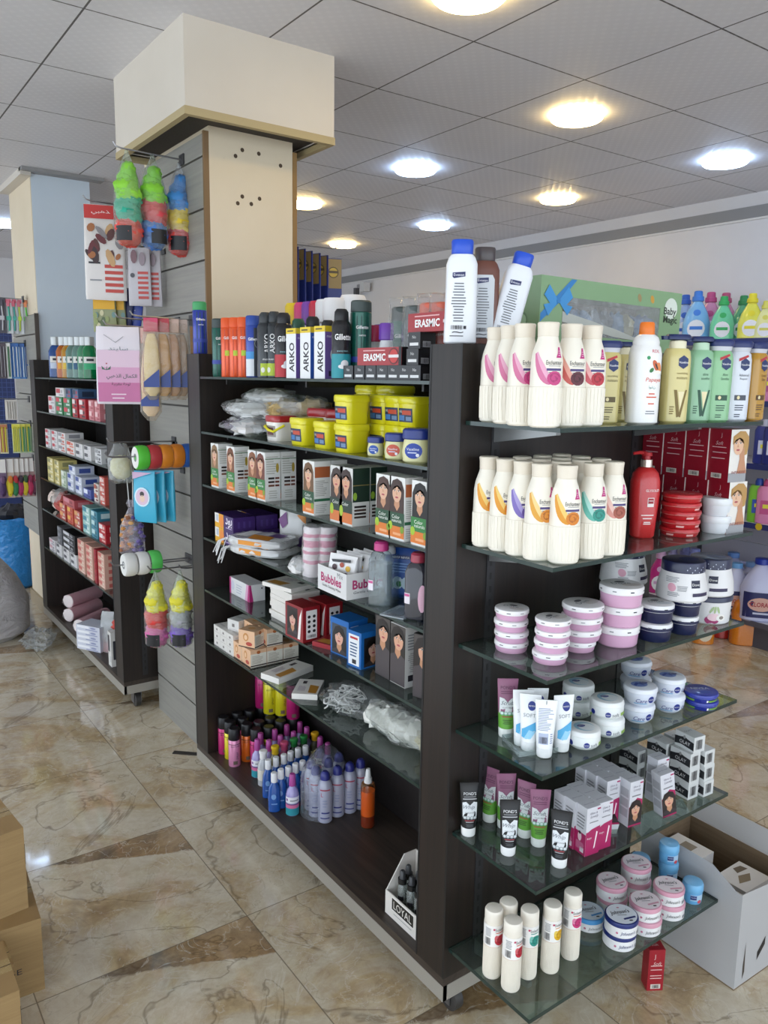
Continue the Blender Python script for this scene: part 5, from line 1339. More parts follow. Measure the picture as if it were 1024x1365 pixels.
for px, x, dz, dim, cs, sd, lb in ((334, 1.235, 0, (.24, .16, .062), ('#e6e3e2', '#6b5578'), 1, 'lower white bag with a purple print'), (336, 1.24, .058, (.25, .15, .062), ('#ecebea', '#e9e7e5'), 2, 'upper white bag with an orange print at the shelf left'), (360, 1.29, .105, (.22, .14, .055), ('#e8e5e2', '#dcd8d4'), 3, 'white plastic bag on top behind the other bags'), (398, 1.335, .055, (.24, .15, .085), ('#c9ad78', '#b7985f'), 4, 'bag of tan bath loofahs behind the yellow tubs'), (396, 1.33, 0, (.22, .14, .06), ('#cbb184', '#bd9f68'), 5, 'flat bag under the tan loofah bag')):
    p = lp(px, x, z2+.06); put(pack_bag, (*dim, *cs, sd, 1), (x, p[1], z2+dz+.001), lb, 'plastic bag', 'plastic bags on the second long shelf', LS+.2)
m = MB(); m.box(-.025, .025, -.001, .001, -.012, .012, mat('#e09a2c', .5))
# ---- third long shelf: hair colour boxes
def dye_box(hair, style):
    w, d, h = .064, .055, .158
    m = MB().box(-w/2, w/2, -d/2, d/2, 0, h, mat('#e6e5e1', .35)); F = mp_front(-d/2); R_ = mp_right(w/2)
    portrait(m, 0, h*.70, w*.92, h*.58, F, hair, '#dcae90', None, .0004, .0, True, hair)
    m.rect(-w/2, w/2, h*.22, h*.44, F, mat('#2f7a3a' if style else '#1f4a30'), .0014); m.text('Color', -.002, h*.37, w*.5, F, mat('#eef2e8'), .0018); m.text('naturals', .002, h*.31, w*.62, F, mat('#eef2e8'), .0018, h=.008)
    m.rect(-w/2, w/2, 0.006, h*.22, F, mat('#d9792c'), .0014); m.ell(-w*.38, h*.22, w*.14, h*.07, F, mat('#9fbf2f'), .0018, 12); m.ell(w*.38, h*.18, w*.12, h*.06, F, mat('#7a9a2c'), .0018, 12); m.rect(-w*.2, w*.3, h*.08, h*.12, F, mat('#e9a878'), .0018)
    if style:
        for i in range(3): m.rect(-d*.30, d*.1, h*(.30+.075*i), h*(.34+.075*i), R_, mat(('#7a4a36', '#33231f', '#1f1715')[i]), .0005); m.rect(d*.15, d*.42, h*(.30+.075*i), h*(.34+.075*i), R_, mat(hair), .0005)
        m.ell(d*.3, h*.68, d*.1, h*.1, R_, mat('#b59a3c'), .0005, 10); m.lines(-d*.42, d*.4, h*.56, h*.94, 8, R_, mat('#bdbab2'), .0004, 3); m.lines(-d*.4, d*.4, h*.06, h*.24, 4, R_, mat('#bdbab2'), .0004, 4); m.rect(-d/2, d/2, h*.86, h*.875, R_, mat('#4b7a4f'), .0006)
    else:
        m.rect(-d*.46, d*.46, h*.70, h*.90, R_, mat('#b5633a'), .0005); m.rect(-d/2, d/2, h*.26, h*.31, R_, mat('#2f6b4a'), .0006); m.lines(-d*.42, d*.42, h*.36, h*.66, 9, R_, mat('#b9b7b2'), .0004, 3, .5); m.lines(-d*.42, d*.42, h*.05, h*.22, 5, R_, mat('#b9b7b2'), .0004, 3)
    return m.build('hair_colour_box')
def dye_dark(hair):
    w, d, h = .064, .055, .158
    m = MB().box(-w/2, w/2, -d/2, d/2, 0, h, mat('#d9d8d3', .35)); F = mp_front(-d/2); R_ = mp_right(w/2)
    portrait(m, 0, h*.70, w*.92, h*.58, F, hair, '#d4a183', None, .0004, .0, True, hair)
    m.rect(-w/2, w/2, h*.22, h*.44, F, mat('#1c3226'), .0014); m.text('Color', -.002, h*.37, w*.5, F, mat('#e6e9e0'), .0018); m.rect(-w/2, w/2, 0.006, h*.22, F, mat('#d0743a'), .0014); m.ell(-w*.34, h*.24, w*.14, h*.10, F, mat('#a5bf30'), .0018, 12)
    m.rect(-d/2, d/2, h*.42, h, R_, mat('#22352a'), .0004); m.rect(-d/2, d/2, h*.70, h*.715, R_, mat('#8a7a4a'), .0007); m.ell(-d*.36, h*.52, d*.12, h*.07, R_, mat('#8fb23a'), .0008, 10)
    for i in range(4): m.rect(-d*.4, d*.3, h*(.14+.06*i), h*(.175+.06*i), R_, mat(('#3a2a26', '#2a1f1c', '#4a342c', '#1f1816')[i]), .0006)
    return m.build('hair_colour_box')
DY = 'hair colour boxes on the third long shelf'
xd = 1.186
def dye(px_corner, k, style, lb, dx=0.0, dark=False):
    y = sy(px_corner, xd-.027, z3+.01)
    args = (k,) if dark else (k, style)
    put(dye_dark if dark else dye_box, args, (xd+dx, y+.032, z3), lb, 'hair colour box', DY, LS)
dye(292, '#8a6a48', 1, 'light brown hair colour box at the left end of the shelf')
dye(313.5, '#7d4a30', 1, 'chestnut hair colour box, second from the shelf left end')
dye(343, '#8a5638', 1, 'brown hair colour box behind the auburn one, third from left')
dye(354, '#6e3526', 1, 'auburn hair colour box, fourth from left on the shelf'); dye(354, '#6a3a2c', 1, 'hair colour box behind the auburn box, back row', .058)
dye(419, '#6f4e30', 0, 'large fringe portrait hair colour box left of the middle'); dye(419, '#5f4530', 0, 'hair colour box directly behind the fringe portrait box', .058)
dye(457, '#3a2a24', 0, 'dark brown hair colour box left of the dark green sided one', 0, True)
dye(470, '#3a2622', 0, 'dark hair colour box with a dark green side', 0, True); dye(470, '#32221e', 0, 'dark green hair colour box in the back row', .058, True)
dye(520.5, '#4a2f26', 0, 'brown hair colour box left of the smiling brunette one'); dye(539, '#3d2620', 0, 'smiling brunette hair colour box near the end panel')
dye(570, '#171313', 1, 'black hair portrait box beside the end panel')
# ---- fourth long shelf
PB = ('purple_box', .155, .085, .052, '#3c2263', 'purple')
yp = sy(341, 1.165, z4+.02)
for k in range(2):
    put(box_plain, PB, (1.210, 2.605, z4+k*.0525), '%s purple carton with yellow print at the shelf left' % ('lower', 'upper')[k], 'purple carton', 'purple cartons', LS)
    put(box_plain, PB, (1.300, 2.605-.02*(1-k), z4+k*.0525), '%s purple carton in the back row' % ('lower', 'upper')[k], 'purple carton', 'purple cartons', LS)
def wipes_pack(seed, c):
    m = MB(); w, d, h = .24, .15, .026
    rr = random.Random(seed)
    secs = [(0, w*.47, d*.47, 5), (h*.3, w*.5, d*.5, 5), (h*.7, w*.5, d*.49, 5), (h, w*.46, d*.45, 5)]
    m.loft(secs, clear('#e6e6e6', .75, .15, .5, .6), 32, jit=.002, seed=seed)
    T = mp_top(h+.001); F = mp_front(-d*.47)
    m.poly([(-.02, -.06), (.07, -.062), (.05, .0), (-.04, .0)], T, mat(c), .0012); m.poly([(.02, .0), (.08, -.01), (.07, .05), (.02, .05)], T, mat('#6a4a86'), .0012); m.rect(-.09, -.04, -.04, .05, T, mat('#ece9e6'), .0012); m.rect(-.05, .05, .006, h*.8, F, mat(c), .004)
    for i in range(7):
        x = -w*.5+rr.uniform(-.006, .01); y = rr.uniform(-d*.45, -d*.2)
        m.tube([(x, y, h*.6), (x-.014, y-.012, h*.3), (x-.02, y-.02-.01*i*.2, -.03-.006*(i % 3))], .0016, mat('#e4e3e2', .4), 5)
    return m.build('wipes_pack')
for k in range(2): put(wipes_pack, (k+3, '#dd8f2a'), (1.225, 2.40+.01*k, z4+.001+k*.028), '%s flat orange printed wipes pack of the pair' % ('lower', 'upper')[k], 'wipes pack', 'flat wipes packs', LS+.35+.08*k)
def stand_bag(c1, c2):
    t = thing('diaper_bag'); m = MB().loft([(0, .05, .03, 3), (.01, .058, .036, 3), (.10, .056, .034, 3), (.14, .058, .02, 4), (.155, .06, .003, 4)], mat('#dcdad8', .3), 24, jit=.002, seed=5)
    secs = [(0, .05, .03, 3), (.01, .058, .036, 3), (.10, .056, .034, 3), (.14, .058, .02, 4)]
    mp = mp_lathe(secs, 0, True); m.poly([(-.05, .10), (-.02, .13), (-.01, .09), (-.03, .07)], mp, mat(c1), .004); m.poly([(.0, .01), (.05, .01), (.05, .06)], mp, mat(c2), .004); m.poly([(.02, .12), (.05, .13), (.05, .09)], mp, mat('#d98f4a'), .004); m.build('bag', t)
    return t
p = lp(394, 1.36, z4+.08); put(stand_bag, ('#7a4a80', '#5e3580'), (1.36, p[1], z4), 'white and purple bag standing behind the cotton pad sleeves', 'plastic bag', None, LS+.6)
def cotton_roll(c):
    t = thing('cotton_pad_sleeve'); m = MB(); h, r = .155, .030
    secs = []
    for i in range(16):
        z = h*i/15; secs.append((z, r*(.94+.06*math.sin(i*1.9)), r*(.95+.05*math.cos(i*2.3)), 2.2, .002*math.sin(i), .002*math.cos(i*1.3)))
    W_, P_ = mat('#e9dfe2', .6), mat(c, .5)
    m.loft(secs, lambda j: P_ if j in (4, 7, 9, 10, 12) else W_, 22, jit=.0012, seed=3); m.build('cotton_pads', t)
    MB().loft([(0, r*1.05, r*1.05, 2.4), (h, r*1.06, r*1.05, 2.4), (h+.008, r*.7, r*.6, 2.2)], M_FILM, 22, jit=.0015, seed=9).build('sleeve', t)
    return t
for px, x, c, lb in ((416, 1.20, '#d98aa4', 'left pink cotton pad sleeve'), (434, 1.235, '#d583a0', 'right pink cotton pad sleeve behind the wipes carton')):
    p = lp(px, x, z4+.08); put(cotton_roll, (c,), (x, p[1], z4), lb, 'cotton pad sleeve', 'cotton pad sleeves', LS, (0, .05, LS))
p = lp(404, 1.19, z4+.02); put(pack_bag, (.10, .09, .05, '#eceae8', '#e6e4e2', 7, 1), (1.20, p[1], z4+.001), 'small bag of white cotton beside the pink sleeves', 'plastic bag', None, LS)
def wipes_tray():
    t = thing('wipes_carton'); w, d, h = .155, .145, .072; th = .003
    WHT = mat('#dbdad9', .5); m = MB()
    m.box(-w/2, w/2, -d/2, d/2, 0, th, WHT); m.box(-w/2, w/2, -d/2, -d/2+th, th, h, WHT); m.box(-w/2, w/2, d/2-th, d/2, th, h, mat('#8d7a5c', .7)); m.box(-w/2, -w/2+th, -d/2+th, d/2-th, th, h, WHT); m.box(w/2-th, w/2, -d/2+th, d/2-th, th, h, WHT)
    F = mp_front(-d/2); R_ = mp_right(w/2); P = mat('#b02a68')
    m.text('Bubbles', -.004, h*.56, .11, F, P, .0005, h=.026, bold=.025); m.text('Mix', .045, h*.84, .03, F, GREYP, .0005); m.text('Gentle Cleansing Wipes', -.002, h*.24, .10, F, INK, .0005, h=.010, shear=.2)
    m.text('Bubbldo', .002, h*.56, .11, R_, P, .0005, h=.026, bold=.025); m.text('Mix', .03, h*.84, .025, R_, GREYP, .0005); m.text('Gentle Cleansing', 0, h*.24, .10, R_, INK, .0005, h=.010, shear=.2)
    m.build('open_carton', t)
    return t
TC = Vector((1.137+.0725, 1.745+.0775, z4)); put(wipes_tray, (), TC, 'open white wipes carton with pink lettering', 'display carton', None, LS-.02)
def wipe_pouch(k):
    m = MB().loft([(0, .048, .004, 5), (.01, .05, .010, 4), (.07, .05, .011, 4), (.098, .05, .004, 5), (.106, .05, .001, 6)], mat('#e9e7e6', .35), 24, jit=.0008, seed=k)
    mp = mp_front(-.012)
    for (u, v, r, c) in ((-.022, .07, .009, '#4b3338'), (.004, .078, .008, '#a8452c'), (.026, .07, .009, '#dcae38'), (-.008, .05, .010, '#b5485a'), (.02, .05, .009, '#5a3a6a'), (-.03, .045, .007, '#d8a03c')): m.ell(u, v, r, r*.9, mp, mat(c), .0004, 10)
    m.poly([(-.035, .09), (.035, .096), (.035, .088), (-.03, .083)], mp, mat('#26262c'), .0004); m.text('Mix', 0, .030, .03, mp, mat('#b02a68'), .0006)
    return m.build('wipes_pouch')
for i in range(5):
    put(wipe_pouch, (i % 2,), (TC.x-.045+.024*i, TC.y-.005+.012*(i % 2), z4+.0035), 'printed wipes pouch, %s from the front inside the pink lettered carton' % ORD[i], 'wipes pouch', 'wipes pouches in the open carton', LS+.25-.1*i, (-.12, 0, LS+.3-.08*i))
def clear_bottle(capc, liquid):
    h = .150
    secs = [(0, .027, .020, 3), (.004, .031, .023, 3), (.115, .031, .023, 3), (.132, .024, .020, 2.4), (.140, .016, .016, 2)]
    m = MB().loft(secs, clear('#dfe6e8' if liquid == 'water' else '#5d5b66', .10 if liquid == 'water' else .35, .05, 0, .8), 28); mp = mp_lathe(secs, 0, True)
    lab = MB().rect(-.027, -.012, .040, .066, mp, mat('#e6dfe6'), .0012, 4); lab.rect(-.026, -.013, .058, .064, mp, mat('#c9508c'), .0016, 3)
    if liquid != 'water': lab.ell(.017, .055, .010, .034, mp, mat('#e3b4c8'), .0012, 14)
    liq = MB().loft([(.003, .028, .0205, 3), (.108, .0285, .021, 3)], clear('#e9eef0' if liquid == 'water' else '#8f8a96', .05, .04, 0, .5), 24)
    cap = MB().loft([(.139, .0165, .0165, 2), (.141, .019, .019, 2), (.158, .018, .018, 2), (.163, .013, .013, 2)], mat(capc, .35), 20)
    return assemble('clear_bottle', [('bottle_body', m), ('liquid', liq), ('label', lab), ('cap', cap)])
for px, x, pt, capc, lq, lb in ((508, 1.195, 721, '#c43b80', 'water', 'clear micellar bottle with a pink cap'), (519, 1.245, 727, '#d9d5d8', 'water', 'clear bottle behind the pink capped one'), (557, 1.20, 736, '#a53a4e', 'dark', 'clear bottle with a dull red cap beside the end panel')):
    p = lp(px, x, z4+.07); H = sz(x, p[1], pt)-z4; put(clear_bottle, (capc, lq), (x, p[1], z4), lb, 'clear bottle', 'clear bottles on the fourth long shelf', -.95, None, round(H/.163, 3))
def blue_pack(k):
    m = MB().loft([(0, .05, .006, 5), (.012, .052, .016, 4), (.10, .052, .015, 4), (.132, .052, .004, 5), (.14, .052, .001, 6)], mat('#1e4c9c', .3), 24, jit=.001, seed=2); mp = mp_front(-.017)
    m.rect(-.03, .0, .112, .122, mp, mat('#1a2a6a'), .0005); m.text('NIVEA', -.014, .117, .024, mp, mat(WH), .0009); m.lines(-.03, .02, .075, .105, 4, mp, mat('#7fa5dc'), .0005, 3); m.ell(-.01, .045, .016, .018, mp, mat('#cfe0ea'), .0005, 12); m.ell(-.006, .042, .008, .009, mp, mat('#3a8a4e'), .0009, 10)
    return m.build('blue_pouch')
for i, (px, x) in enumerate(((537, 1.285), (549, 1.30))):
    p = lp(px, x, z4+.07); put(blue_pack, (0,), (x, p[1], z4), 'blue wipes pouch standing between the clear bottles, %s one' % ('left', 'right')[i], 'wipes pouch', 'blue wipes pouches', -.9)
p = W(531, 818, z=z4); o = MB().box(-.05, .05, -.035, .035, 0, .004, clear('#cfd6dc', .4, .1, .3, .7)).rect(-.03, .03, -.02, .02, mp_top(.0045), mat('#7c8790'), .0003).build('flat_sachet'); o.location = (p.x+.01, p.y, z4+.0005); o.rotation_euler = (0, 0, .4); tag(o, 'flat clear sachet lying in front of the clear bottles', 'sachet')
# ---- fifth long shelf
put(box_plain, ('ointment_box', .165, .062, .062, '#dddcdc', 'mag'), (1.215+.03, 2.585, z5), 'white and magenta carton alone at the shelf left', 'carton', None, LS)
FW = ('flat_white_box', .145, .105, .0135, '#e4dfd8', 'flatwhite')
for k in range(9):
    rr = random.Random(k)
    put(box_plain, FW, (1.252+rr.uniform(-.004, .004)-(.008 if k == 8 else 0), 2.240+rr.uniform(-.004, .004)+(.02 if k == 8 else 0), z5+k*.0138), 'flat white and gold box, %s from the bottom of the tall pile' % ORD[k], 'flat box', 'flat white and gold boxes', LS+(.22 if k == 8 else rr.uniform(-.03, .03)))
put(box_plain, FW, (1.245, 2.10, z5+.0138*9-.004), 'flat white and gold box resting across the dark red cartons', 'flat box', 'flat white and gold boxes', LS-.05) if False else None
DR = ('dark_red_box', .100, .062, .110, '#8a1a20', 'darkred')
put(box_plain, DR, (1.182, 2.066, z5), 'dark red portrait carton at the shelf front', 'dark red carton', 'dark red cartons', LS+.06)
put(box_plain, DR, (1.262, 2.062, z5), 'dark red portrait carton behind the front one', 'dark red carton', 'dark red cartons', LS+.06)
o = box_plain('flat_red_box', .12, .10, .014, '#98202a', 'flatwhite'); o.location = (1.235, 1.943, z5); o.rotation_euler = (0, 0, LS+.35); tag(o, 'flat red box lying right of the dark red cartons', 'flat box')
BL = ('blue_box', .085, .070, .110, '#1b66b0', 'blue'); BL2 = ('blue_box', .058, .085, .105, '#1b66b0', 'bluewhite')
put(box_plain, BL, (1.225, 1.868, z5), 'bright blue portrait carton, the left one', 'blue carton', 'bright blue cartons', LS+.10)
put(box_plain, BL2, (1.215, 1.766, z5), 'bright blue carton with a white label panel', 'blue carton', 'bright blue cartons', LS+.12)
put(box_plain, ('dark_portrait_box', .075, .07, .165, '#1f1a1a', 'model'), (1.31, 1.770, z5), 'tall dark portrait carton behind the blue cartons', 'hair colour box', 'dark portrait cartons', LS)
put(box_plain, ('dark_portrait_box', .066, .055, .168, '#2a2524', 'model'), (1.225, 1.660, z5), 'narrow dark portrait carton left of the white sided one', 'hair colour box', 'dark portrait cartons', LS)
put(box_plain, ('dark_portrait_box', .066, .060, .165, '#d0cecb', 'modelside'), (1.228, 1.592, z5), 'portrait carton showing its white printed side', 'hair colour box', 'dark portrait cartons', LS)
put(box_plain, ('dark_portrait_box', .066, .055, .168, '#2a2524', 'model'), (1.220, 1.484, z5), 'portrait carton of a dark haired model beside the end panel', 'hair colour box', 'dark portrait cartons', LS+.25)
# ---- sixth long shelf
SW = ('small_white_box', .055, .045, .026, '#dfdbd5', 'white')
for i in range(3):
    for k in range(3):
        put(box_plain, SW, (1.185, 2.675-.057*i, z6+.0263*k), 'small white box, row %s from the left, level %s, front file' % (('one', 'two', 'three')[i], ('one', 'two', 'three')[k]), 'small box', 'small white boxes', LS)
        if k < 3: put(box_plain, SW, (1.232, 2.675-.057*i, z6+.0263*k), 'small white box, row %s from the left, level %s, back file' % (('one', 'two', 'three')[i], ('one', 'two', 'three')[k]), 'small box', 'small white boxes', LS)
put(box_plain, ('small_white_box', .06, .075, .04, '#d9d6d2', 'white'), (1.225, 2.60, z6+.0792), 'larger white box lying on the small white boxes', 'small box', 'small white boxes', LS+.3)
PE = ('peach_box', .070, .062, .062, '#e3b893', 'peach')
for i in range(3): put(box_plain, PE, (1.195+.064*i, 2.432, z6), 'peach soap box in the bottom row, %s from the shelf front' % ORD[i], 'soap box', 'peach soap boxes', LS)
put(box_plain, PE, (1.195, 2.505, z6), 'peach soap box left of the bottom row', 'soap box', 'peach soap boxes', LS)
for i in range(2): put(box_plain, PE, (1.197+.066*i, 2.450-.01*i, z6+.0622), 'peach soap box in the upper row, %s from the shelf front' % ORD[i], 'soap box', 'peach soap boxes', LS+(.45 if i == 0 else 0))
put(box_plain, PE, (1.25, 2.525, z6+.0622), 'peach soap box in the upper row at the back left', 'soap box', 'peach soap boxes', LS)
put(box_plain, ('flat_white_box', .165, .085, .020, '#e6e2dc', 'flatwhite'), (1.242, 2.275, z6), 'flat white and gold box lying beside the peach boxes', 'flat box', 'flat white boxes on the sixth shelf', .28)
put(box_plain, ('flat_white_box', .125, .082, .018, '#e6e2dc', 'flatwhite'), (1.225, 2.105, z6), 'flat white and gold box lying alone at the shelf front', 'flat box', 'flat white boxes on the sixth shelf', .85)
def string_bag():
    t = thing('cotton_bag'); m = MB(); rr = random.Random(5)
    for i in range(46):
        c = Vector((rr.uniform(-.06, .0), rr.uniform(-.04, .04), .03+rr.uniform(-.018, .03))); pts = []
        for k in range(6):
            pts.append(c.copy()); c += Vector((rr.uniform(-.025, .025), rr.uniform(-.022, .022), rr.uniform(-.014, .014))); c.z = max(.008, min(.070, c.z)); c.x = max(-.075, min(.03, c.x)); c.y = max(-.042, min(.042, c.y))
        m.tube(pts, .0024, mat('#e9e7e4', .6), 5)
    m.build('contents', t); t2 = MB().blob((.01, 0, .044), (.115, .065, .044), clear('#eceeee', .10, .12, .8, .8), 3, .3, 2.2, 26, 16); t2.build('wrapper', t)
    return t
put(string_bag, (), (1.255, 1.895, z6+.001), 'clear bag of white cotton cords', 'plastic bag', None, LS+.35)
def cotton_bag():
    t = thing('cotton_bag'); m = MB()
    for i, (u, v, w_) in enumerate(((-.11, 0, .036), (-.055, .005, .042), (.0, -.004, .04), (.055, .004, .042), (.11, 0, .034), (.15, 0, .03))): m.blob((u, v, w_), (.04, .045, w_), mat('#e6e4dc' if i < 4 else '#d9cfae', .8), i+2, .3, 3, 14, 9)
    m.build('contents', t); MB().blob((.02, 0, .045), (.175, .062, .046), clear('#eef0ee', .2, .15, .9, .8), 8, .25, 3, 30, 16).build('wrapper', t)
    return t
put(cotton_bag, (), (1.275, 1.655, z6+.001), 'long clear bag of white cotton near the end panel', 'plastic bag', None, LS+.1)
# ---- base board
zb = ZB
def ontop(px, pt, h):
    p = W(px, pt, z=zb+h); return (p.x, p.y, zb)
HC = lambda c: (.0225, .150, c, '#17161a', 'hair', .045)
CG = 'black capped spray cans on the base board'
for px, pt, c, lb in ((298, 955, '#c02a72', 'magenta can with black cap at the far left of the base'), (306.5, 961, '#e0d02a', 'yellow can with black cap behind the pink one'), (312, 970, '#dd8fb4', 'pink can with black cap at the base front'), (329, 964, '#de6a1c', 'orange can with black cap at the base front'),
                      (316, 949, '#c02a72', 'can with black cap in the second row, leftmost'), (324, 956.5, '#b52a68', 'can with black cap behind the orange can'), (333, 946, '#b52a68', 'can with black cap at the back, third from left'), (345, 961, '#2a2226', 'black capped can right of the orange one'), (341, 971, '#c02a72', 'black capped can next to the purple capped bottle'), (358, 968, '#d8c928', 'yellow can with black cap among the purple capped bottles'), (360, 956, '#3a2a30', 'black capped can at the back centre'), (374, 960, '#3a2a30', 'black capped can at the back right')):
    p = ontop(px, pt, .150); put(can, HC(c), p, lb, 'hair spray can', CG, facing(p))
for px, pt, c, lb in ((346, 912, '#b3206a', 'magenta can in the raised back row, leftmost'), (357, 914, '#d8cc22', 'yellow can in the raised back row, left one'), (373, 918, '#d6ca22', 'yellow can in the raised back row, right one'), (388, 926, '#b3206a', 'magenta can in the raised back row, rightmost')):
    q = W(px, {346: 945, 357: 953, 373: 955, 388: 960}[px], z=zb+.151); x, y = q.x+.02, q.y+.02
    put(can, (.026, .185, c, '#17161a', 'hair', .045), (x, y, zb+.1505), lb, 'hair spray can', 'raised spray cans at the base back', facing((x, y)))
    put(can, HC('#3a2a30'), (x, y, zb), 'black capped can under the %s' % lb.replace(' in the raised back row,', ' raised can,'), 'hair spray can', CG, 0)
def remover(capc, liq, lab):
    r, h = .0225, .105
    secs = [(0, r*.85, r*.85, 2), (.004, r, r, 2), (.072, r, r, 2), (.088, r*.82, r*.82, 2), (.098, r*.5, r*.5, 2), (.105, r*.42, r*.42, 2)]
    m = MB().loft(secs, mat(liq, .2, 0, .5), 24); mp = mp_lathe(secs)
    if lab:
        m.rect(-PI*r, PI*r, .004, .030, mp, mat('#2f8f9c'), .0004, 30); m.rect(-PI*r, PI*r, .030, .044, mp, mat('#d06a94'), .0004, 30); m.rect(-PI*r, PI*r, .042, .046, mp, mat('#6b4a7c'), .0007, 30); m.rect(-.03, .03, .048, .070, mp, mat('#e2e0e8'), .0005, 16); m.ell(-.02, .06, .004, .005, mp, mat('#7a3f8a'), .0009, 10); m.rect(-.008, .022, .056, .060, mp, GREYP, .0009, 4)
    cap = MB().loft([(.103, r*.44, r*.44, 2), (.105, r*.52, r*.52, 2), (.143, r*.46, r*.46, 2), (.146, r*.36, r*.36, 2)], mat(capc, .4), 20)
    return assemble('nail_polish_remover_bottle', [('bottle_body', m), ('cap', cap)])
RG = 'small capped bottles on the base board'
PC = '#a8408f'
p = stand(390, 1089, zb, .0225); put(remover, (PC, '#9a8fc4', 1), p, 'lilac bottle with magenta cap at the front of the base', 'remover bottle', RG, facing(p))
for i, (px, pt) in enumerate(((347.5, 976), (366.5, 971), (358.5, 985), (382.5, 965), (374, 979), (391.5, 974), (400, 961), (409, 968), (427, 981), (437, 989), (343, 984))):
    p = ontop(px, pt+1, .146); put(remover, (PC if i % 3 else '#a33c86', '#9a8fc4', 1), p, 'lilac bottle with magenta cap, %s' % ('at the left beside the orange can', 'in the second row left', 'behind the yellow capped bottle', 'in the third row left', 'behind the pink capped bottle', 'left of the green capped bottles', 'farthest back', 'behind the green capped bottles', 'left of the milky bottles', 'behind the milky bottles', 'half hidden behind the orange can')[i], 'remover bottle', RG, facing(p))
def wide_cap(capc, liq):
    r = .021
    secs = [(0, r*.85, r*.85, 2), (.004, r, r, 2), (.080, r, r, 2), (.098, r*.6, r*.6, 2), (.104, r*.55, r*.55, 2)]
    m = MB().loft(secs, mat(liq, .2, 0, .5), 22); mp = mp_lathe(secs); m.rect(-.03, .03, .025, .065, mp, mat('#d8d4c8'), .0004, 14)
    cap = MB().loft([(.103, r*.56, r*.56, 2), (.104, r*.62, r*.62, 2), (.122, r*.60, r*.60, 2), (.123, r*.74, r*.74, 2), (.131, r*.74, r*.74, 2), (.134, r*.62, r*.62, 2)], mat(capc, .35), 22)
    return assemble('small_bottle', [('bottle_body', m), ('cap', cap)])
for px, pt, c, l, lb in ((367, 994, '#e0b81c', '#6a6330', 'small bottle with a yellow cap behind the white capped rows'), (379, 988.5, '#cf4f78', '#a04a6c', 'small bottle with a pink cap'), (392, 984, '#2a8a42', '#3a4a34', 'left bottle with a green cap'), (405, 980, '#287f3c', '#3a4a34', 'right bottle with a green cap'), (420, 976, '#dca61c', '#4a4634', 'small bottle with an orange yellow cap at the back'), (351, 1000, '#eceae8', '#b4b6ba', 'clear bottle with a white cap left of the blue rows')):
    p = ontop(px, pt, .134); put(wide_cap, (c, l), p, lb, 'small bottle', RG, facing(p))
def blue_bottle():
    secs = [(0, .017, .012, 2.4), (.003, .0205, .0145, 2.4), (.05, .0215, .015, 2.4), (.085, .019, .0135, 2.3), (.102, .0115, .0105, 2), (.108, .0095, .0095, 2)]
    m = MB().loft(secs, mat('#1c4f9c', .2, 0, .5), 24); mp = mp_lathe(secs, 0, True); m.ell(-.002, .058, .008, .010, mp, mat('#6f9ad0'), .0005, 12); m.rect(-.010, .010, .030, .034, mp, mat('#6f9ad0'), .0005)
    cap = MB().loft([(.106, .0095, .0095, 2), (.108, .0112, .0112, 2), (.138, .0112, .0112, 2), (.141, .0095, .0095, 2)], mat('#e4e4e6', .4), 20)
    return assemble('blue_bottle', [('bottle_body', m), ('cap', cap)])
for i, (px, pt) in enumerate(((365.5, 1029), (374.5, 1024.5), (384.5, 1021), (394, 1017), (403.5, 1013.5))):
    p = ontop(px, pt+.5, .141); put(blue_bottle, (), p, 'blue bottle with white cap, %s from the left in the front line' % ORD[i], 'blue bottle', 'blue bottles with white caps', facing(p))
for i, (px, pt) in enumerate(((357.5, 1012), (368, 1008.5), (378.5, 1005), (387.5, 1001), (397.5, 996.5), (407.5, 993.5))):
    p = ontop(px, pt+.5, .141); put(blue_bottle, (), p, 'blue bottle with white cap, %s from the left in the rear line' % ORD[i], 'blue bottle', 'blue bottles with white caps', facing(p))
def milky_bottle():
    r, h = .0245, .150
    secs = [(0, r*.88, r*.88, 2), (.004, r, r, 2), (.125, r, r, 2), (.142, r*.80, r*.80, 2), (.150, r*.52, r*.52, 2)]
    m = MB().loft(secs, mat('#a9aabd', .25, 0, .3), 24); mp = mp_lathe(secs)
    B = mat('#2a2f78'); m.rect(-.016, .016, .018, .022, mp, B, .0005, 8); m.rect(-.012, .016, .036, .041, mp, B, .0005, 8); m.rect(-.018, .018, .118, .122, mp, mat('#a83048'), .0005, 8); m.text('L', -.010, .103, .008, mp, mat('#a83048'), .0005); m.lines(-.008, .012, .06, .09, 3, mp, mat('#8f93ae'), .0005, 3)
    cap = MB().loft([(.149, r*.5, r*.5, 2), (.150, r*.68, r*.68, 2), (.163, r*.66, r*.66, 2), (.172, r*.55, r*.55, 2), (.178, r*.30, r*.30, 2)], mat('#2b2f7c', .35), 20)
    return assemble('milky_bottle', [('bottle_body', m), ('cap', cap)])
MP = []
for i, (px, pt) in enumerate(((433.5, 1026), (421, 1019), (415, 1011), (450, 1019), (466.5, 1014.5), (481, 1010), (438, 1009), (452, 1002))):
    p = ontop(px, pt+1.5, .178); MP.append(p); put(milky_bottle, (), p, 'milky bottle with navy cap, %s' % ('front one of the wrapped group', 'second in the left line', 'third in the left line', 'right of the front one', 'third from the front right', 'rightmost of the group', 'in the middle of the group', 'at the back of the group')[i], 'milky bottle', 'milky bottles with navy caps', facing(p))
wb = MB().loft([(0, .085, .055, 3), (.06, .09, .06, 3), (.13, .088, .058, 3), (.175, .075, .045, 3), (.21, .05, .03, 2.5), (.225, .03, .02, 2)], clear('#eceef2', .07, .12, .8, .7), 30, jit=.004, seed=6).build('shrink_wrap')
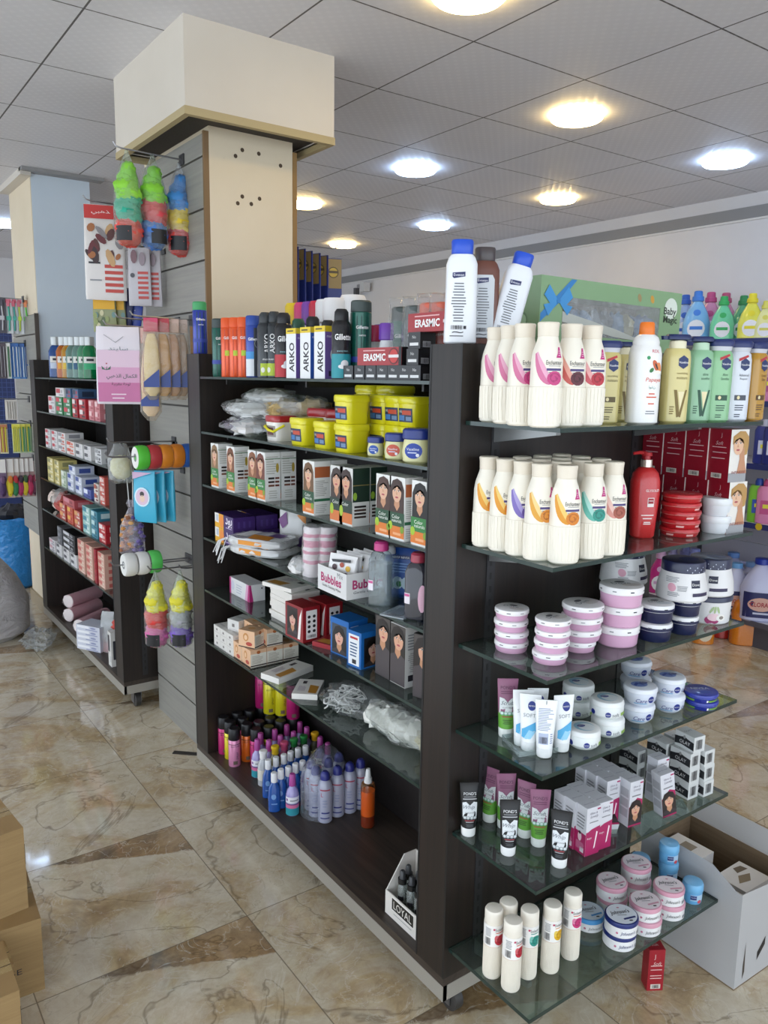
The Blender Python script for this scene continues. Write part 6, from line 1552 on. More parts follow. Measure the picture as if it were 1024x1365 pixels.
cx_ = sum(p[0] for p in MP[:3]+MP[6:])/5; cy_ = sum(p[1] for p in MP[:3]+MP[6:])/5
wb.location = (cx_, cy_, zb+.001); wb.rotation_euler = (0, 0, .3); tag(wb, 'torn clear wrap around the milky bottles', 'plastic wrap')
def spray_bottle():
    r = .0245
    secs = [(0, r*.92, r*.92, 2), (.003, r, r, 2), (.142, r, r, 2), (.152, r*.9, r*.9, 2), (.156, r*.45, r*.45, 2)]
    m = MB().loft(secs, clear('#f6d0a0', .04, .05, 0, .6), 24)
    li = MB().loft([(.004, r*.95, r*.95, 2), (.042, r*.95, r*.95, 2)], mat('#7a2410', .15), 24).loft([(.0425, r*.94, r*.94, 2), (.128, r*.94, r*.94, 2)], mat('#e5801c', .15, 0, .5), 24)
    cap = MB().loft([(.154, r*.5, r*.5, 2), (.156, r*.56, r*.56, 2), (.172, r*.52, r*.52, 2), (.174, r*.40, r*.40, 2), (.190, r*.36, r*.36, 2), (.203, r*.26, r*.26, 2)], mat('#e6e6e6', .35), 20)
    return assemble('spray_bottle', [('bottle_body', m), ('liquid', li), ('spray_cap', cap)])
p = stand(490, 1106, zb, .0245); put(spray_bottle, (), p, 'amber spray bottle with white nozzle standing alone on the base', 'spray bottle', None)
def loyal_tray():
    t = thing('display_tray'); w, d, h1, h2 = .150, .105, .070, .155; th = .003; Wc = mat('#dfd9d2', .5)
    m = MB(); m.box(-w/2, w/2, -d/2, d/2, 0, th, Wc); m.box(-w/2, w/2, -d/2, -d/2+th, th, h1, Wc); m.box(-w/2, w/2, d/2-th, d/2, th, h2, Wc)
    for s in (-1, 1):
        x0, x1 = (-w/2, -w/2+th) if s < 0 else (w/2-th, w/2)
        P = [(-d/2+th, th), (d/2-th, th), (d/2-th, h2), (.01, h2), (-d/2+th, h1)]
        vs = [(x0, a, b) for a, b in P]+[(x1, a, b) for a, b in P]
        m.add(vs, [(4, 3, 2, 1, 0), (5, 6, 7, 8, 9)]+[(i, (i+1) % 5, (i+1) % 5+5, i+5) for i in range(5)], Wc)
    F = mp_front(-d/2); m.rect(-.045, .055, .026, .066, F, mat('#f0ece6'), .0006); m.rect(-.043, .053, .029, .063, F, mat('#26241f'), .0010); m.text('LOYAL', .005, .046, .080, F, mat('#e8e4dc'), .0014, h=.022); m.rect(-.035, .045, .017, .019, F, GREYP, .0006); m.build('tray', t)
    b = MB().box(-.03, .05, d/2-.004, d/2-.001, h2, h2+.045, Wc); b.rect(-.005, .02, h2+.004, h2+.02, mp_front(d/2-.004), INK, .0006); b.rect(.0, .012, h2+.026, h2+.034, mp_front(d/2-.004), mat('#b0485a'), .0006); b.build('header_card', t)
    return t
LT = (1.178+.055, 1.53, zb); put(loyal_tray, (), LT, 'white display tray of spray bottles by the end panel', 'display tray', None, LS)
def mist_bottle():
    secs = [(0, .012, .012, 2), (.002, .0135, .0135, 2), (.088, .0135, .0135, 2), (.096, .009, .009, 2)]
    m = MB().loft(secs, clear('#c9cfcb', .25, .05, 0, .8), 18); m.rect(-.008, .008, .05, .062, mp_lathe(secs), INK, .0006, 4)
    c = MB().loft([(.095, .0125, .0125, 2), (.110, .0125, .0125, 2)], mat('#151515', .4), 18).loft([(.110, .0095, .0095, 2), (.130, .0075, .0075, 2), (.133, .005, .005, 2)], mat('#3b3c3f', .35), 16)
    return assemble('mist_bottle', [('bottle_body', m), ('spray_cap', c)])
for i, (dx, dy) in enumerate(((-.022, .038), (.006, .048), (-.018, .002), (.012, .010), (-.02, -.034), (.01, -.026))):
    put(mist_bottle, (), (LT[0]+dx, LT[1]+dy, zb+.0032), 'small clear mist bottle in the white tray, row %s from the left, %s' % (('one', 'one', 'two', 'two', 'three', 'three')[i], ('front', 'back')[i % 2]), 'mist bottle', 'mist bottles in the white tray', -1)
# ================================================================= hanging goods on the pillar
def hook(y, z, L, label, x=1.265, sg=-1):
    t = thing('display_hook', label, 'hook', (x, y, z), 0, 'wire hooks on the slatwall panels')
    MB().box(min(0, sg*.006), max(0, sg*.006), -.022, .022, -.02, .02, mat('#4a4a4c', .4, .6)).build('hook_plate', t)
    MB().tube([(sg*.004, 0, 0), (sg*(L-.03), 0, .004), (sg*(L-.01), 0, .008), (sg*L, 0, .022)], .0032, M_STEEL, 8).build('hook_wire', t)
    return t
def puff_bag(c1, c2, c3, top):
    """long clear bag of bath puffs, hung from its tip (origin)"""
    t = thing('bath_puff_bag'); m = MB(); L = .345
    for i, (c, z0, z1_) in enumerate(((c1, -.080, -.165), (c2, -.185, -.245), (c3, -.27, -.320))):
        for k in range(4):
            w_ = min(1, .58+(-(z0+(z1_-z0)*k/3)-.08)*7)
            m.blob((.006*math.cos(k*2.1+i), .006*math.sin(k*2.1+i), z0+(z1_-z0)*k/3), (.047*w_, .047*w_, .036), mat(c, .55), i*7+k, .22, 7, 22, 14)
    m.build('bath_puffs', t)
    MB().loft([(-L-.005, .03, .03, 2), (-L+.01, .050, .050, 2.2), (-.22, .053, .052, 2.2), (-.13, .048, .046, 2.2), (-.06, .028, .024, 2), (-.02, .010, .006, 2), (.0, .004, .003, 2)], clear('#f0f5ee' if top else '#f0f2f4', .08, .10, .6, .9), 24, jit=.0022, seed=int(L*1000)+len(c1)).build('film', t)
    MB().rect(-.035, .03, -L+.008, -L+.062, mp_lathe([(-L, .0535, .0535, 2), (0, .0535, .0535, 2)], .2), mat('#16161a', .35), .001, 8).build('black_label', t)
    return t
hook(3.15, 2.452, .27, 'upper wire hook under the pillar casing')
for (px, cs, rz, s, lb) in ((172, ('#8bd03a', '#1fa58a', '#d8473a', 1), -.9, 1, 'green, teal and red bath puff bag, the outer one'), (206, ('#86cf3a', '#d33f4a', '#3f78c8', 2), -.1, 1, 'green, red and blue bath puff bag in the middle'), (241, ('#3f86c8', '#e0c22c', '#cf3c34', 0), -.7, 1, 'blue, yellow and red bath puff bag against the slatwall')):
    put(puff_bag, cs, (sx(px, 3.15, 2.28)-.004, 3.15, 2.455 if px < 240 else 2.44), lb, 'bath puff bag', 'bath puff bags on the pillar', rz)
hook(3.08, .835, .22, 'lower wire hook carrying the nearest bath puff bag'); hook(3.0, .845, .12, 'short wire hook for the last bath puff bag')
put(puff_bag, ('#e0d42a', '#d8322c', '#dc6aa8', 1), (sx(209, 3.08, .6), 3.08, .832), 'yellow, red and pink bath puff bag low on the pillar', 'bath puff bag', 'bath puff bags on the pillar', -.9, None, .9)
put(puff_bag, ('#e0d42c', '#a9a6ae', '#7a56c0', 1), (sx(242, 3.0, .6), 3.0, .842), 'yellow and purple bath puff bag low on the pillar', 'bath puff bag', 'bath puff bags on the pillar', -.8, None, .9)
def flat_bag(w, h, c, kind):
    """flat printed pouch hung from its top edge (origin), front to local -y"""
    b = mat(c, .3); m = MB()
    m.loft([(-h, w*.49, .001, 6), (-h*.95, w*.5, .006, 5), (-h*.5, w*.49, .011, 4), (-h*.12, w*.47, .006, 5), (0, w*.46, .001, 6)], b, 28, jit=.0008, seed=len(kind))
    F = mp_front(-.0118)
    if kind == 'pink':
        m.rect(-w*.46, w*.46, -h*.97, -h*.72, F, mat('#c2699a', .35), .0002); m.rect(-w*.46, w*.46, -h*.72, -h*.52, F, mat('#d39bbd', .35), .0002); m.rect(-w*.46, w*.46, -h*.52, -h*.30, F, mat('#dcbfd2', .35), .0002)
        G = mat('#4a5a56'); m.text('\uFEF2\uFE92\uFEEB\uFEAC\uFEDF\uFE8D \uFEDD\uFE8E\uFEE4\uFEDC\uFEDF\uFE8D', .01, -h*.645, w*.66, F, G, .0008, h=h*.075, bold=.01)
        m.text('\uFE94\uFEF4\uFE91\uFEAE\uFED0\uFEE3 \uFE94\uFEA3\uFEEE\uFEDF', .006, -h*.74, w*.40, F, INK, .0008, h=h*.05)
        m.text('\uFEAA\uFEE8\uFEF4\uFE8E\uFEB3', .0, -h*.285, w*.42, F, mat('#77838a'), .0008, h=h*.06)
        for s in (-1, 1): m.poly([(-w*.27, -h*.56), (-w*.27+s*w*.10, -h*.505), (-w*.27+s*w*.09, -h*.55)], F, mat('#3f6a55'), .0008)
        m.poly([(-w*.285, -h*.56), (-w*.25, -h*.50), (-w*.255, -h*.56)], F, mat('#3f6a55'), .0010); m.ell(-w*.26, -h*.475, w*.018, w*.018, F, mat('#a03a44'), .0008, 8)
        m.rect(-w*.18, w*.14, -h*.88, -h*.865, F, mat('#ead2e0'), .0008); m.rect(-w*.16, w*.10, -h*.93, -h*.915, F, mat('#ead2e0'), .0008)
        m.strip([(-w*.3, -h*.10), (-w*.05, -h*.2), (w*.12, -h*.12)], [(-w*.3, -h*.107), (-w*.05, -h*.207), (w*.12, -h*.127)], F, GREYP, .0008)
    elif kind == 'red':
        m.rect(-w*.46, w*.46, -h*.15, -h*.01, F, mat('#c4302c'), .0004); m.text('\uFEF2\uFE92\uFEEB\uFEAC', -.01, -h*.085, w*.45, F, mat('#f2e6e2'), .0008, h=h*.05)
        rr = random.Random(3)
        for i in range(16): m.ell(rr.uniform(-.36, .36)*w, -h*rr.uniform(.24, .58), w*rr.uniform(.05, .10), h*rr.uniform(.03, .10), F, mat(('#5b3330', '#a8683a', '#8a8486', '#6a2a30', '#c9a070', '#3d2a2c')[i % 6]), .0006+.0001*i, 9, rr.uniform(-1, 1))
        for i in range(5): m.rect(-w*.02, w*.42, -h*(.66+.065*i), -h*(.625+.065*i), F, mat('#c0463c'), .0006)
        m.rect(-w*.4, -w*.12, -h*.62, -h*.60, F, INK, .0006); m.rect(-w*.38, -w*.1, -h*.80, -h*.785, F, GREYP, .0006)
    elif kind == 'stripe':
        for i in range(6): m.rect(-w*.05, w*.40, -h*(.46+.085*i), -h*(.415+.085*i), F, mat('#b8453e'), .0006)
        m.ell(-w*.2, -h*.16, w*.14, h*.12, F, mat('#7a5a60'), .0006, 10); m.ell(w*.15, -h*.2, w*.14, h*.12, F, mat('#8e7f86'), .0006, 10); m.ell(-w*.28, -h*.48, w*.1, h*.04, F, mat('#4a4a50'), .0006, 10)
    elif kind == 'yellow':
        m.rect(-w*.45, w*.45, -h*.48, -h*.02, F, mat('#dba51c'), .0004)
        rr = random.Random(8)
        for i in range(14): m.ell(rr.uniform(-.4, .4)*w, -h*rr.uniform(.52, .92), w*.09, h*.07, F, mat(('#8f9a60', '#5a6a48', '#c9c39a', '#6b8a86')[i % 4]), .0005+.0001*i, 8)
    elif kind == 'blue':
        rr = random.Random(9)
        for i in range(22): m.ell(rr.uniform(-.42, .42)*w, -h*rr.uniform(.05, .95), w*.035, h*.012, F, mat('#aebbe8'), .0005, 6)
    elif kind == 'cyan':
        m.ell(-w*.05, -h*.50, w*.34, h*.19, F, mat('#cfe6f0'), .0005, 18); m.ell(-w*.05, -h*.50, w*.28, h*.16, F, mat('#d8b9cc'), .0008, 18); m.ell(-w*.05, -h*.44, w*.10, h*.05, F, mat('#2c2326'), .0011, 10); m.ell(-w*.04, -h*.53, w*.12, h*.07, F, mat('#e3c3ae'), .0011, 10); m.poly([(-w*.45, -h*.02), (w*.4, -h*.02), (-w*.45, -h*.16)], F, mat('#c9a9c6'), .0006)
    elif kind == 'mitt':
        pass
    return m.build({'pink': 'henna_pouch', 'cyan': 'shower_cap_pack'}.get(kind, 'printed_pouch'))
hook(3.5, 2.318, .29, 'wire hook carrying the red headed pouch'); p = (1.055, 3.5, 2.312)
put(flat_bag, (.165, .385, '#dcd6d2', 'red'), p, 'white pouch with a red header hanging beside the rear pillar', 'pouch', None, -.35)
hook(3.38, 2.14, .17, 'wire hook behind the bath puff bags')
for x, lb in ((1.150, 'clear pouch with red stripes under the bath puff bags, front one'), (1.195, 'clear pouch with red stripes under the bath puff bags, rear one')): put(flat_bag, (.095, .235, '#b9b4b8', 'stripe'), (x+.008, 3.38, 2.138), lb, 'pouch', 'striped pouches', -.6)
hook(3.56, 1.985, .24, 'wire hook with yellow and blue pouches')
for x, c, k, lb in ((1.040, '#8a8f62', 'yellow', 'left yellow topped pouch'), (1.080, '#868a5c', 'yellow', 'right yellow topped pouch'), (1.125, '#20265a', 'blue', 'dark navy speckled pouch'), (1.168, '#2f47a8', 'blue', 'bright blue speckled pouch')): put(flat_bag, (.10, .185, c, k), (x+.022, 3.56, 1.982), lb+' hanging above the rear gondola', 'pouch', 'small pouches above the rear gondola', -.55, (0, .15 if k == 'blue' else 0, -.55))
hook(3.2, 1.803, .32, 'long wire hook with the pink pouches'); hook(3.24, 1.835, .26, 'wire hook just above the pink pouches')
for x, lb in ((.985, 'pink pouch with green leaf print, the front one'), (1.035, 'pink pouch behind the front pink one')): put(flat_bag, (.175, .300, '#e2dbe2', 'pink'), (x+.016, 3.2, 1.802), lb, 'pouch', 'pink pouches on the wire hook', -.42)
# scrub mitts
def mitt(c, hd):
    t = thing('scrub_mitt'); L = .30
    m = MB().loft([(-L, .012, .006, 2), (-L+.02, .028, .013, 2), (-L*.6, .032, .015, 2), (-.09, .024, .012, 2), (-.06, .014, .008, 2)], mat(c, .7), 20)
    mp = mp_lathe([(-L, .012, .006, 2), (-L+.02, .028, .013, 2), (-L*.6, .032, .015, 2), (-.06, .014, .008, 2)], 0, True)
    m.build('mitt', t)
    MB().loft([(-L-.015, .014, .004, 3), (-L+.015, .036, .018, 3), (-.10, .034, .017, 3), (-.05, .028, .008, 4), (-.005, .026, .002, 5)], clear('#f2ece4', .12, .12, .5, .8), 20, jit=.001, seed=4).build('film', t)
    MB().poly([(-.030, -L+.035), (.030, -L+.035), (.030, -L+.105), (-.030, -L+.055)], mp_front(-.0195), mat('#1f3a86', .35), .0005).build('blue_label', t)
    MB().box(-.027, .027, -.003, .003, -.052, .0, mat(hd, .35)).build('header', t)
    return t
hook(3.09, 1.836, .25, 'wire hook carrying the scrub mitts')
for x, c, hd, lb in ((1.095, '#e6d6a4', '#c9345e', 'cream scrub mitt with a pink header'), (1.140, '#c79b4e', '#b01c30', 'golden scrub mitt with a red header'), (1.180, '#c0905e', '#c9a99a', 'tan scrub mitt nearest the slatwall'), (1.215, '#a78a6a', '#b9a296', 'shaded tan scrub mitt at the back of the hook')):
    put(mitt, (c, hd), (x, 3.09, 1.836), lb, 'scrub mitt', 'scrub mitts on the pillar', -.5)
put(mitt, ('#e9d2b0', '#d9a9a0'), (1.10, 3.13, 1.80), 'long cream scrub mitt hanging behind the others', 'scrub mitt', 'scrub mitts on the pillar', -.5, None, 1.15)
# twine rolls
def twine(c, core):
    t = thing('twine_roll'); M90 = Matrix.Rotation(PI/2, 4, 'Y')
    m = MB(); n = 9; secs = []
    for i in range(n): z = -.023+.046*i/(n-1); q = .0485-.004*abs(z/.023)**3+.0006*(i % 2); secs.append((z, q, q, 2))
    m.loft(secs, mat(c, .5), 30, M=M90); m.build('yarn', t)
    for s in (-1, 1):
        MB().loft([(s*.0232, .009, .009, 2), (s*.0235, .0165, .0165, 2), (s*.0238, .043, .043, 2)], lambda j: mat('#77787a', .5) if j == 0 else mat('#e6e4e0', .5), 26, M=M90, caps=(0, 0)).build('paper_disc', t)
    return t
hook(3.11, 1.296, .36, 'wire hook through the coloured twine rolls')
for x, c, lb in ((1.045, '#58c63c', 'bright green twine roll at the hook tip'), (1.093, '#b5363a', 'red twine roll beside the green one'), (1.141, '#d8811e', 'orange twine roll beside the red one'), (1.189, '#d67c1c', 'orange twine roll beside the blue one'), (1.237, '#2458a8', 'blue twine roll against the slatwall')): put(twine, (c, 1), (x, 3.11, 1.294), lb, 'twine roll', 'twine rolls on the upper hook', 0)
hook(3.2, .842, .33, 'wire hook through the white twine rolls'); hook(3.16, .842, .22, 'empty wire hook in front of the white rolls')
for x, c, lb in ((1.010, '#e4e1dc', 'white twine roll at the lower hook tip'), (1.062, '#e6e3df', 'white twine roll beside the green one on the lower hook'), (1.114, '#57c45a', 'green twine roll on the lower hook')): put(twine, (c, 1), (x, 3.2, .844), lb, 'twine roll', 'twine rolls on the lower hook', 0)
hook(3.23, 1.226, .21, 'wire hook carrying the cyan packs')
for x, lb in ((1.085, 'front cyan shower cap pack'), (1.125, 'middle cyan shower cap pack'), (1.165, 'rear cyan shower cap pack')): put(flat_bag, (.115, .215, '#3aa9c9', 'cyan'), (x+.012, 3.23, 1.224), lb+' below the twine rolls', 'shower cap pack', 'cyan shower cap packs', -1.02)
def sponge_bag():
    t = thing('sponge_bag'); MB().blob((0, 0, -.10), (.045, .04, .05), mat('#ddd6a8', .8), 4, .25, 4, 18, 12).build('sponge', t)
    MB().loft([(-.165, .03, .03, 2), (-.15, .05, .045, 2.2), (-.06, .052, .046, 2.2), (-.02, .03, .015, 3), (0, .025, .003, 4)], clear('#eef0f0', .16, .1, .7, .9), 22, jit=.003, seed=3).build('film', t); return t
hook(3.32, 1.336, .29, 'wire hook carrying the sponge bag'); put(sponge_bag, (), (1.03, 3.32, 1.334), 'clear bag with a cream sponge beside the green twine', 'sponge bag', None, -.4)
def potpourri():
    t = thing('potpourri_bag'); rr = random.Random(4)
    m = MB()
    for i in range(60):
        z = rr.uniform(-.44, -.29); w = .046*min(1, (-.27-z)/.07+.25); u = rr.uniform(-1, 1)*w
        m.blob((u, rr.uniform(-1, 1)*w*.6, z), (.012, .012, .009), mat(('#c98a4a', '#b5703a', '#d8a468', '#8f5a3c') [i % 4] if u < .008 else ('#6a5a9c', '#8a7ab4', '#54477f')[i % 3], .7), i, .4, 3, 8, 6)
    m.build('potpourri', t)
    MB().loft([(-.46, .04, .03, 3), (-.44, .052, .034, 3), (-.33, .046, .032, 2.6), (-.27, .016, .014, 2), (-.255, .010, .010, 2), (-.235, .018, .016, 2), (-.22, .012, .010, 2)], clear('#ece6f0', .14, .1, .6, .9), 22, jit=.002, seed=2).build('film', t)
    MB().tube([(-.006, 0, -.25), (-.012, 0, -.12), (0, 0, 0), (.012, 0, -.12), (.008, 0, -.25)], .0022, mat('#d6d4cf', .5), 6).build('cord', t); return t
put(potpourri, (), (1.058, 3.30, 1.318), 'clear bag of orange and purple potpourri hung on a long cord', 'potpourri bag', None, -.4)
hook(3.31, 1.316, .24, 'wire hook carrying the potpourri bag')
# navy packs on the far side of the pillar
def navy_pack():
    w, h = .085, .38; m = MB().loft([(-h, w*.49, .004, 5), (-h*.5, w*.5, .008, 4), (0, w*.49, .003, 5)], mat('#27357f', .35), 20); F = mp_front(-.0082)
    m.rect(-w*.46, w*.46, -h*.36, -.004, F, mat('#9a8250'), .0004); m.ell(0, -h*.17, w*.3, w*.3, F, mat('#5a4a2c'), .0007, 16); m.ell(0, -h*.17, w*.25, w*.25, F, mat('#c9a93c'), .0010, 16); m.rect(-w*.25, w*.25, -h*.18, -h*.15, F, mat('#5a4a2c'), .0013, 2)
    return m.build('navy_pack')
hook(3.3, 2.212, .42, 'wire hook on the far side of the near pillar', 1.66, 1)
for i, x in enumerate((1.80, 1.835, 1.87, 1.905, 1.945, 1.985, 2.045)): put(navy_pack, (), (x, 3.3-.003*i, 2.205-.006*i), 'navy pack, %s from the pillar on the far hook' % ORD[i], 'navy pack', 'navy packs behind the pillar', -1.3 if i < 6 else -.35)
# ================================================================= rear gondola goods
def mini(w, d, h, c1, c2, c3):
    m = MB().box(-w/2, w/2, -d/2, d/2, 0, h, mat(c1, .4)); F = mp_front(-d/2); R_ = mp_right(w/2)
    m.rect(-w*.45, w*.05, h*.42, h*.9, F, mat(c2), .0006, 1); m.rect(-w*.1, w*.4, h*.12, h*.30, F, mat(c3), .0006, 1); m.rect(-d/2, d/2, 0, h, R_, mat(c1), .0003, 1); m.rect(-d*.3, d*.3, h*.2, h*.75, R_, mat(c2), .0006, 1); m.ell(w*.22, h*.62, w*.12, h*.2, F, mat(c3), .0008, 10)
    return m.build('boxed_goods')
SHN = ('first', 'second', 'third', 'fourth', 'fifth', 'sixth')
def g2row(si, items, h, what):
    z = ZG[si]
    for i, (a, b, n, z0, cs, nm) in enumerate(items):
        ya, yb = sy(a, 1.13, z), sy(b, 1.13, z); w = min(.30, abs(ya-yb))*.94
        for k in range(n):
            put(mini, (round(w, 3), .10, round(h*.985, 4), *cs), (1.172, (ya+yb)/2, z+z0*h+k*h), '%s %s, place %s, level %d, %s shelf of the rear gondola' % (nm, what, ORD[i], z0+k+1, SHN[si]), 'boxed goods', 'boxed goods on the rear gondola', LS)
WR = ('#d9d6d6', '#b93a48', '#a9a6a8'); GR = ('#2b7a4a', '#c8384c', '#cfd6cf'); RD = ('#b01f2c', '#e0d8d4', '#2a2a30'); DB = ('#3f5f86', '#1f2f4a', '#b03040'); PK = ('#c9787e', '#e6c2c2', '#a84a55')
g2row(1, [(67, 76, 2, 0, WR, 'white and red'), (77, 86, 2, 0, GR, 'green and red'), (87, 97, 2, 0, GR, 'dark green'), (99, 106, 2, 0, RD, 'red and white'), (108, 117, 2, 0, RD, 'red and black'), (121, 128, 2, 0, PK, 'pale pink'), (129, 136, 2, 0, PK, 'rose pink'), (77.5, 89, 1, 2, WR, 'white'), (91, 98, 1, 2, DB, 'slate blue'), (100, 108, 1, 2, DB, 'dark blue')], .049, 'carton')
WO = ('#d8d5d3', '#8f8c90', '#c05a48'); WK = ('#d6d4d3', '#55545a', '#c9c6c8')
g2row(2, [(63, 70, 3, 0, WR, 'white and red'), (71.5, 79, 3, 0, WR, 'white striped'), (80, 90, 3, 0, WO, 'white and grey'), (91, 102, 2, 0, ('#d9d4d0', '#c8503c', '#d86a4c'), 'orange printed'), (103, 113, 2, 0, WK, 'white and black'), (114.5, 124, 2, 0, WK, 'black lettered'), (129, 138, 2, 0, ('#cfcfcf', '#9a9a9c', '#55555a'), 'light grey')], .036, 'carton')
YE = ('#cfc07a', '#8f8a5c', '#e6e0c4'); BW2 = ('#c3c8d6', '#3a4f94', '#e3e6ee')
g2row(3, [(66, 74, 3, 0, YE, 'pale yellow'), (75.5, 82, 3, 0, YE, 'straw yellow'), (84, 91, 2, 0, ('#b9c4b0', '#dde0d6', '#7f9a78'), 'pale green'), (92.5, 101, 2, 0, BW2, 'white and blue'), (103, 112, 2, 0, BW2, 'blue and white'), (113.5, 124, 1, 0, ('#4a58a0', '#dfe2ee', '#2a357a'), 'blue'), (95, 104, 1, 2, BW2, 'pale blue'), (128, 134, 2, 0, ('#d6cfc8', '#a8452f', '#6a2a22'), 'white and rust'), (136, 143, 3, 0, ('#c4564a', '#e2c4bb', '#d8d0cc'), 'coral red')], .046, 'carton')
RO = ('#b8453c', '#d8a060', '#d8cfc4'); TL = ('#9cc4be', '#2f7f94', '#d9e4e0')
g2row(4, [(82, 90, 2, 0, RO, 'red and gold'), (92, 100, 2, 0, ('#c4543a', '#e0b04a', '#a83030'), 'orange and red'), (101.5, 110, 2, 0, RO, 'crimson'), (113, 123, 3, 0, TL, 'mint green'), (124.5, 133, 3, 0, ('#3a8296', '#bcd6d6', '#1f5a6a'), 'teal'), (134.5, 144, 2, 0, ('#b5202c', '#e6d8d6', '#e0b8b0'), 'bright red'), (87, 103, 1, 2, ('#b04a50', '#c98088', '#8a3038'), 'large dusty red')], .047, 'carton')
PO = ('#d8a896', '#c4625a', '#e2d2c0')
g2row(5, [(68, 76, 2, 0, ('#d6d0d2', '#c99aa2', '#8a8a90'), 'white and rose'), (77.5, 85, 2, 0, WK, 'white labelled'), (87, 95, 2, 0, WK, 'black striped'), (96.5, 105, 2, 0, WK, 'white and charcoal'), (80, 86, 3, 2, ('#5f5f64', '#8a8a90', '#4a4a50'), 'dark grey'), (87, 104, 3, 2, ('#17171b', '#c9c9cc', '#8f8f94'), 'black'), (107, 116, 5, 0, PO, 'peach striped'), (118, 127, 5, 0, PO, 'pale peach striped'), (129, 132, 5, 0, ('#a3202c', '#b93a44', '#8a1a24'), 'slim red'), (134, 143, 5, 0, PO, 'cream and coral')], .036, 'carton')
def mouthwash(c1, c2):
    secs = [(0, .030, .022, 3), (.005, .035, .026, 3), (.13, .035, .026, 3), (.15, .026, .022, 2.4), (.16, .017, .017, 2)]
    m = MB().loft(secs, clear(c1, .5, .06, 0, .8), 22); mp = mp_lathe(secs, 0, True); m.rect(-.028, .028, .075, .105, mp, mat('#e6e4de'), .0008); m.rect(-.016, .016, .085, .096, mp, INK, .0012); m.rect(-.028, .028, .045, .074, mp, mat(c2), .0008); m.loft([(.004, .031, .022, 3), (.128, .031, .022, 3)], mat(c1, .2), 20)
    cap = MB().loft([(.158, .020, .020, 2), (.16, .0225, .0225, 2), (.198, .0225, .0225, 2), (.2, .020, .020, 2)], mat('#b9bcbc', .3, .3), 20)
    return assemble('mouthwash_bottle', [('bottle_body', m), ('cap', cap)])
for i, (px, c1, c2, lb) in enumerate(((75, '#2a62b0', '#c9d4e6', 'blue mouthwash bottle at the left end'), (85, '#d87a24', '#e0a030', 'orange mouthwash bottle beside the blue one'), (92, '#dba62a', '#e6c040', 'amber mouthwash bottle'), (98, '#7fa79a', '#3a6f80', 'pale teal mouthwash bottle, left of two'), (106, '#7faa9e', '#2f5f84', 'pale teal mouthwash bottle, right of two'), (113, '#5fae86', '#4a8f6a', 'light green mouthwash bottle'), (120, '#159a5c', '#2fae74', 'bright green mouthwash bottle beside the pink pouch'))):
    y = sy(px, 1.16, 1.7); H = sz(1.16, y, 449-.05*(120-px)*0)-ZG[0]
    put(mouthwash, (c1, c2), (1.16, y, ZG[0]), lb+', top shelf of the rear gondola', 'mouthwash bottle', 'mouthwash bottles on the rear gondola', facing((1.16, y)), None, round(min(1.2, H/.2), 3))
for px, y, lb in ((184, 3.70, 'dark red box standing on the rear gondola top, left one'), (192, 3.69, 'dark red box standing on the rear gondola top, right one')):
    put(mini, (.09, .05, .12, '#8a1a24', '#a83038', '#7a1520'), (sx(px, y, 1.75)+.02, y+.03, 1.697), lb, 'carton', 'dark red boxes on the rear gondola', -.4)
def roll_pack():
    t = thing('cotton_roll'); Mx = Matrix.Rotation(PI/2, 4, 'X')
    MB().loft([(-.13, .032, .032, 2), (-.125, .040, .040, 2), (.125, .040, .040, 2), (.13, .032, .032, 2)], lambda j: mat('#efbcc6', .5) if j == 1 else mat('#efeae8', .6), 22, jit=.0015, seed=2, M=Mx).build('roll', t)
    m = MB().loft([(-.15, .02, .02, 2), (-.13, .0415, .0415, 2), (.13, .0415, .0415, 2), (.15, .022, .022, 2)], clear('#faf6f6', .04, .12, .5, .4), 22, jit=.002, seed=6, M=Mx); m.build('wrapper', t); return t
for (px, py, dz, rz, lb) in ((112, 829, 0, -.9, 'pink wrapped cotton roll nearest on the rear base'), (100, 815, 0, -1.0, 'pink wrapped cotton roll in the middle on the rear base'), (100, 797, .07, -1.02, 'pink wrapped cotton roll on top, rear base')):
    p = W(px, py, z=ZB+.04+dz); put(roll_pack, (), (p.x+.05, p.y, ZB+.043+dz), lb, 'cotton roll', 'pink cotton rolls', rz)
for k in range(5):
    p = W(112, 872, z=ZB); put(mini, (.17, .11, .027, '#c9cbd6', '#e6e6ea', '#8f94b4'), (p.x+.085, p.y+.07, ZB+.0275*k), 'flat white wrapped box, %s from the bottom, on the rear base' % ORD[k], 'flat box', 'flat white boxes on the rear base', LS+.5)
put(pack_bag, (.22, .14, .085, '#e6e2e0', '#c4483e', 12, 1), (1.26, W(122, 850, z=.3).y, ZB+.138), 'white plastic bag on the flat boxes of the rear base', 'plastic bag', None, LS)
put(pack_bag, (.28, .13, .13, '#d8c4b8', '#b8524a', 14, 1), (1.20, sy(76, 1.16, .85), ZG[4]+.001), 'crumpled clear bag at the left end of the rear fifth shelf', 'plastic bag', None, LS)
o = MB().loft([(0, .05, .03, 4), (.10, .052, .03, 4), (.19, .045, .012, 4), (.22, .04, .002, 5)], M_FILM2, 20, jit=.003).loft([(.002, .045, .025, 4), (.05, .045, .025, 4)], mat('#b82a44', .5), 16).build('standing_bag'); o.location = (1.19, sy(138, 1.16, .25), ZB); o.rotation_euler = (0, 0, LS+.6); tag(o, 'clear standing bag with red goods beside the flat white boxes', 'plastic bag')
o = mini(.05, .05, .18, '#dedbd6', '#3a3a40', '#c9c6c4'); o.location = (1.15, sy(147.5, 1.13, .25), ZB); o.rotation_euler = (0, 0, LS); tag(o, 'tall white box at the right end of the rear base', 'carton')
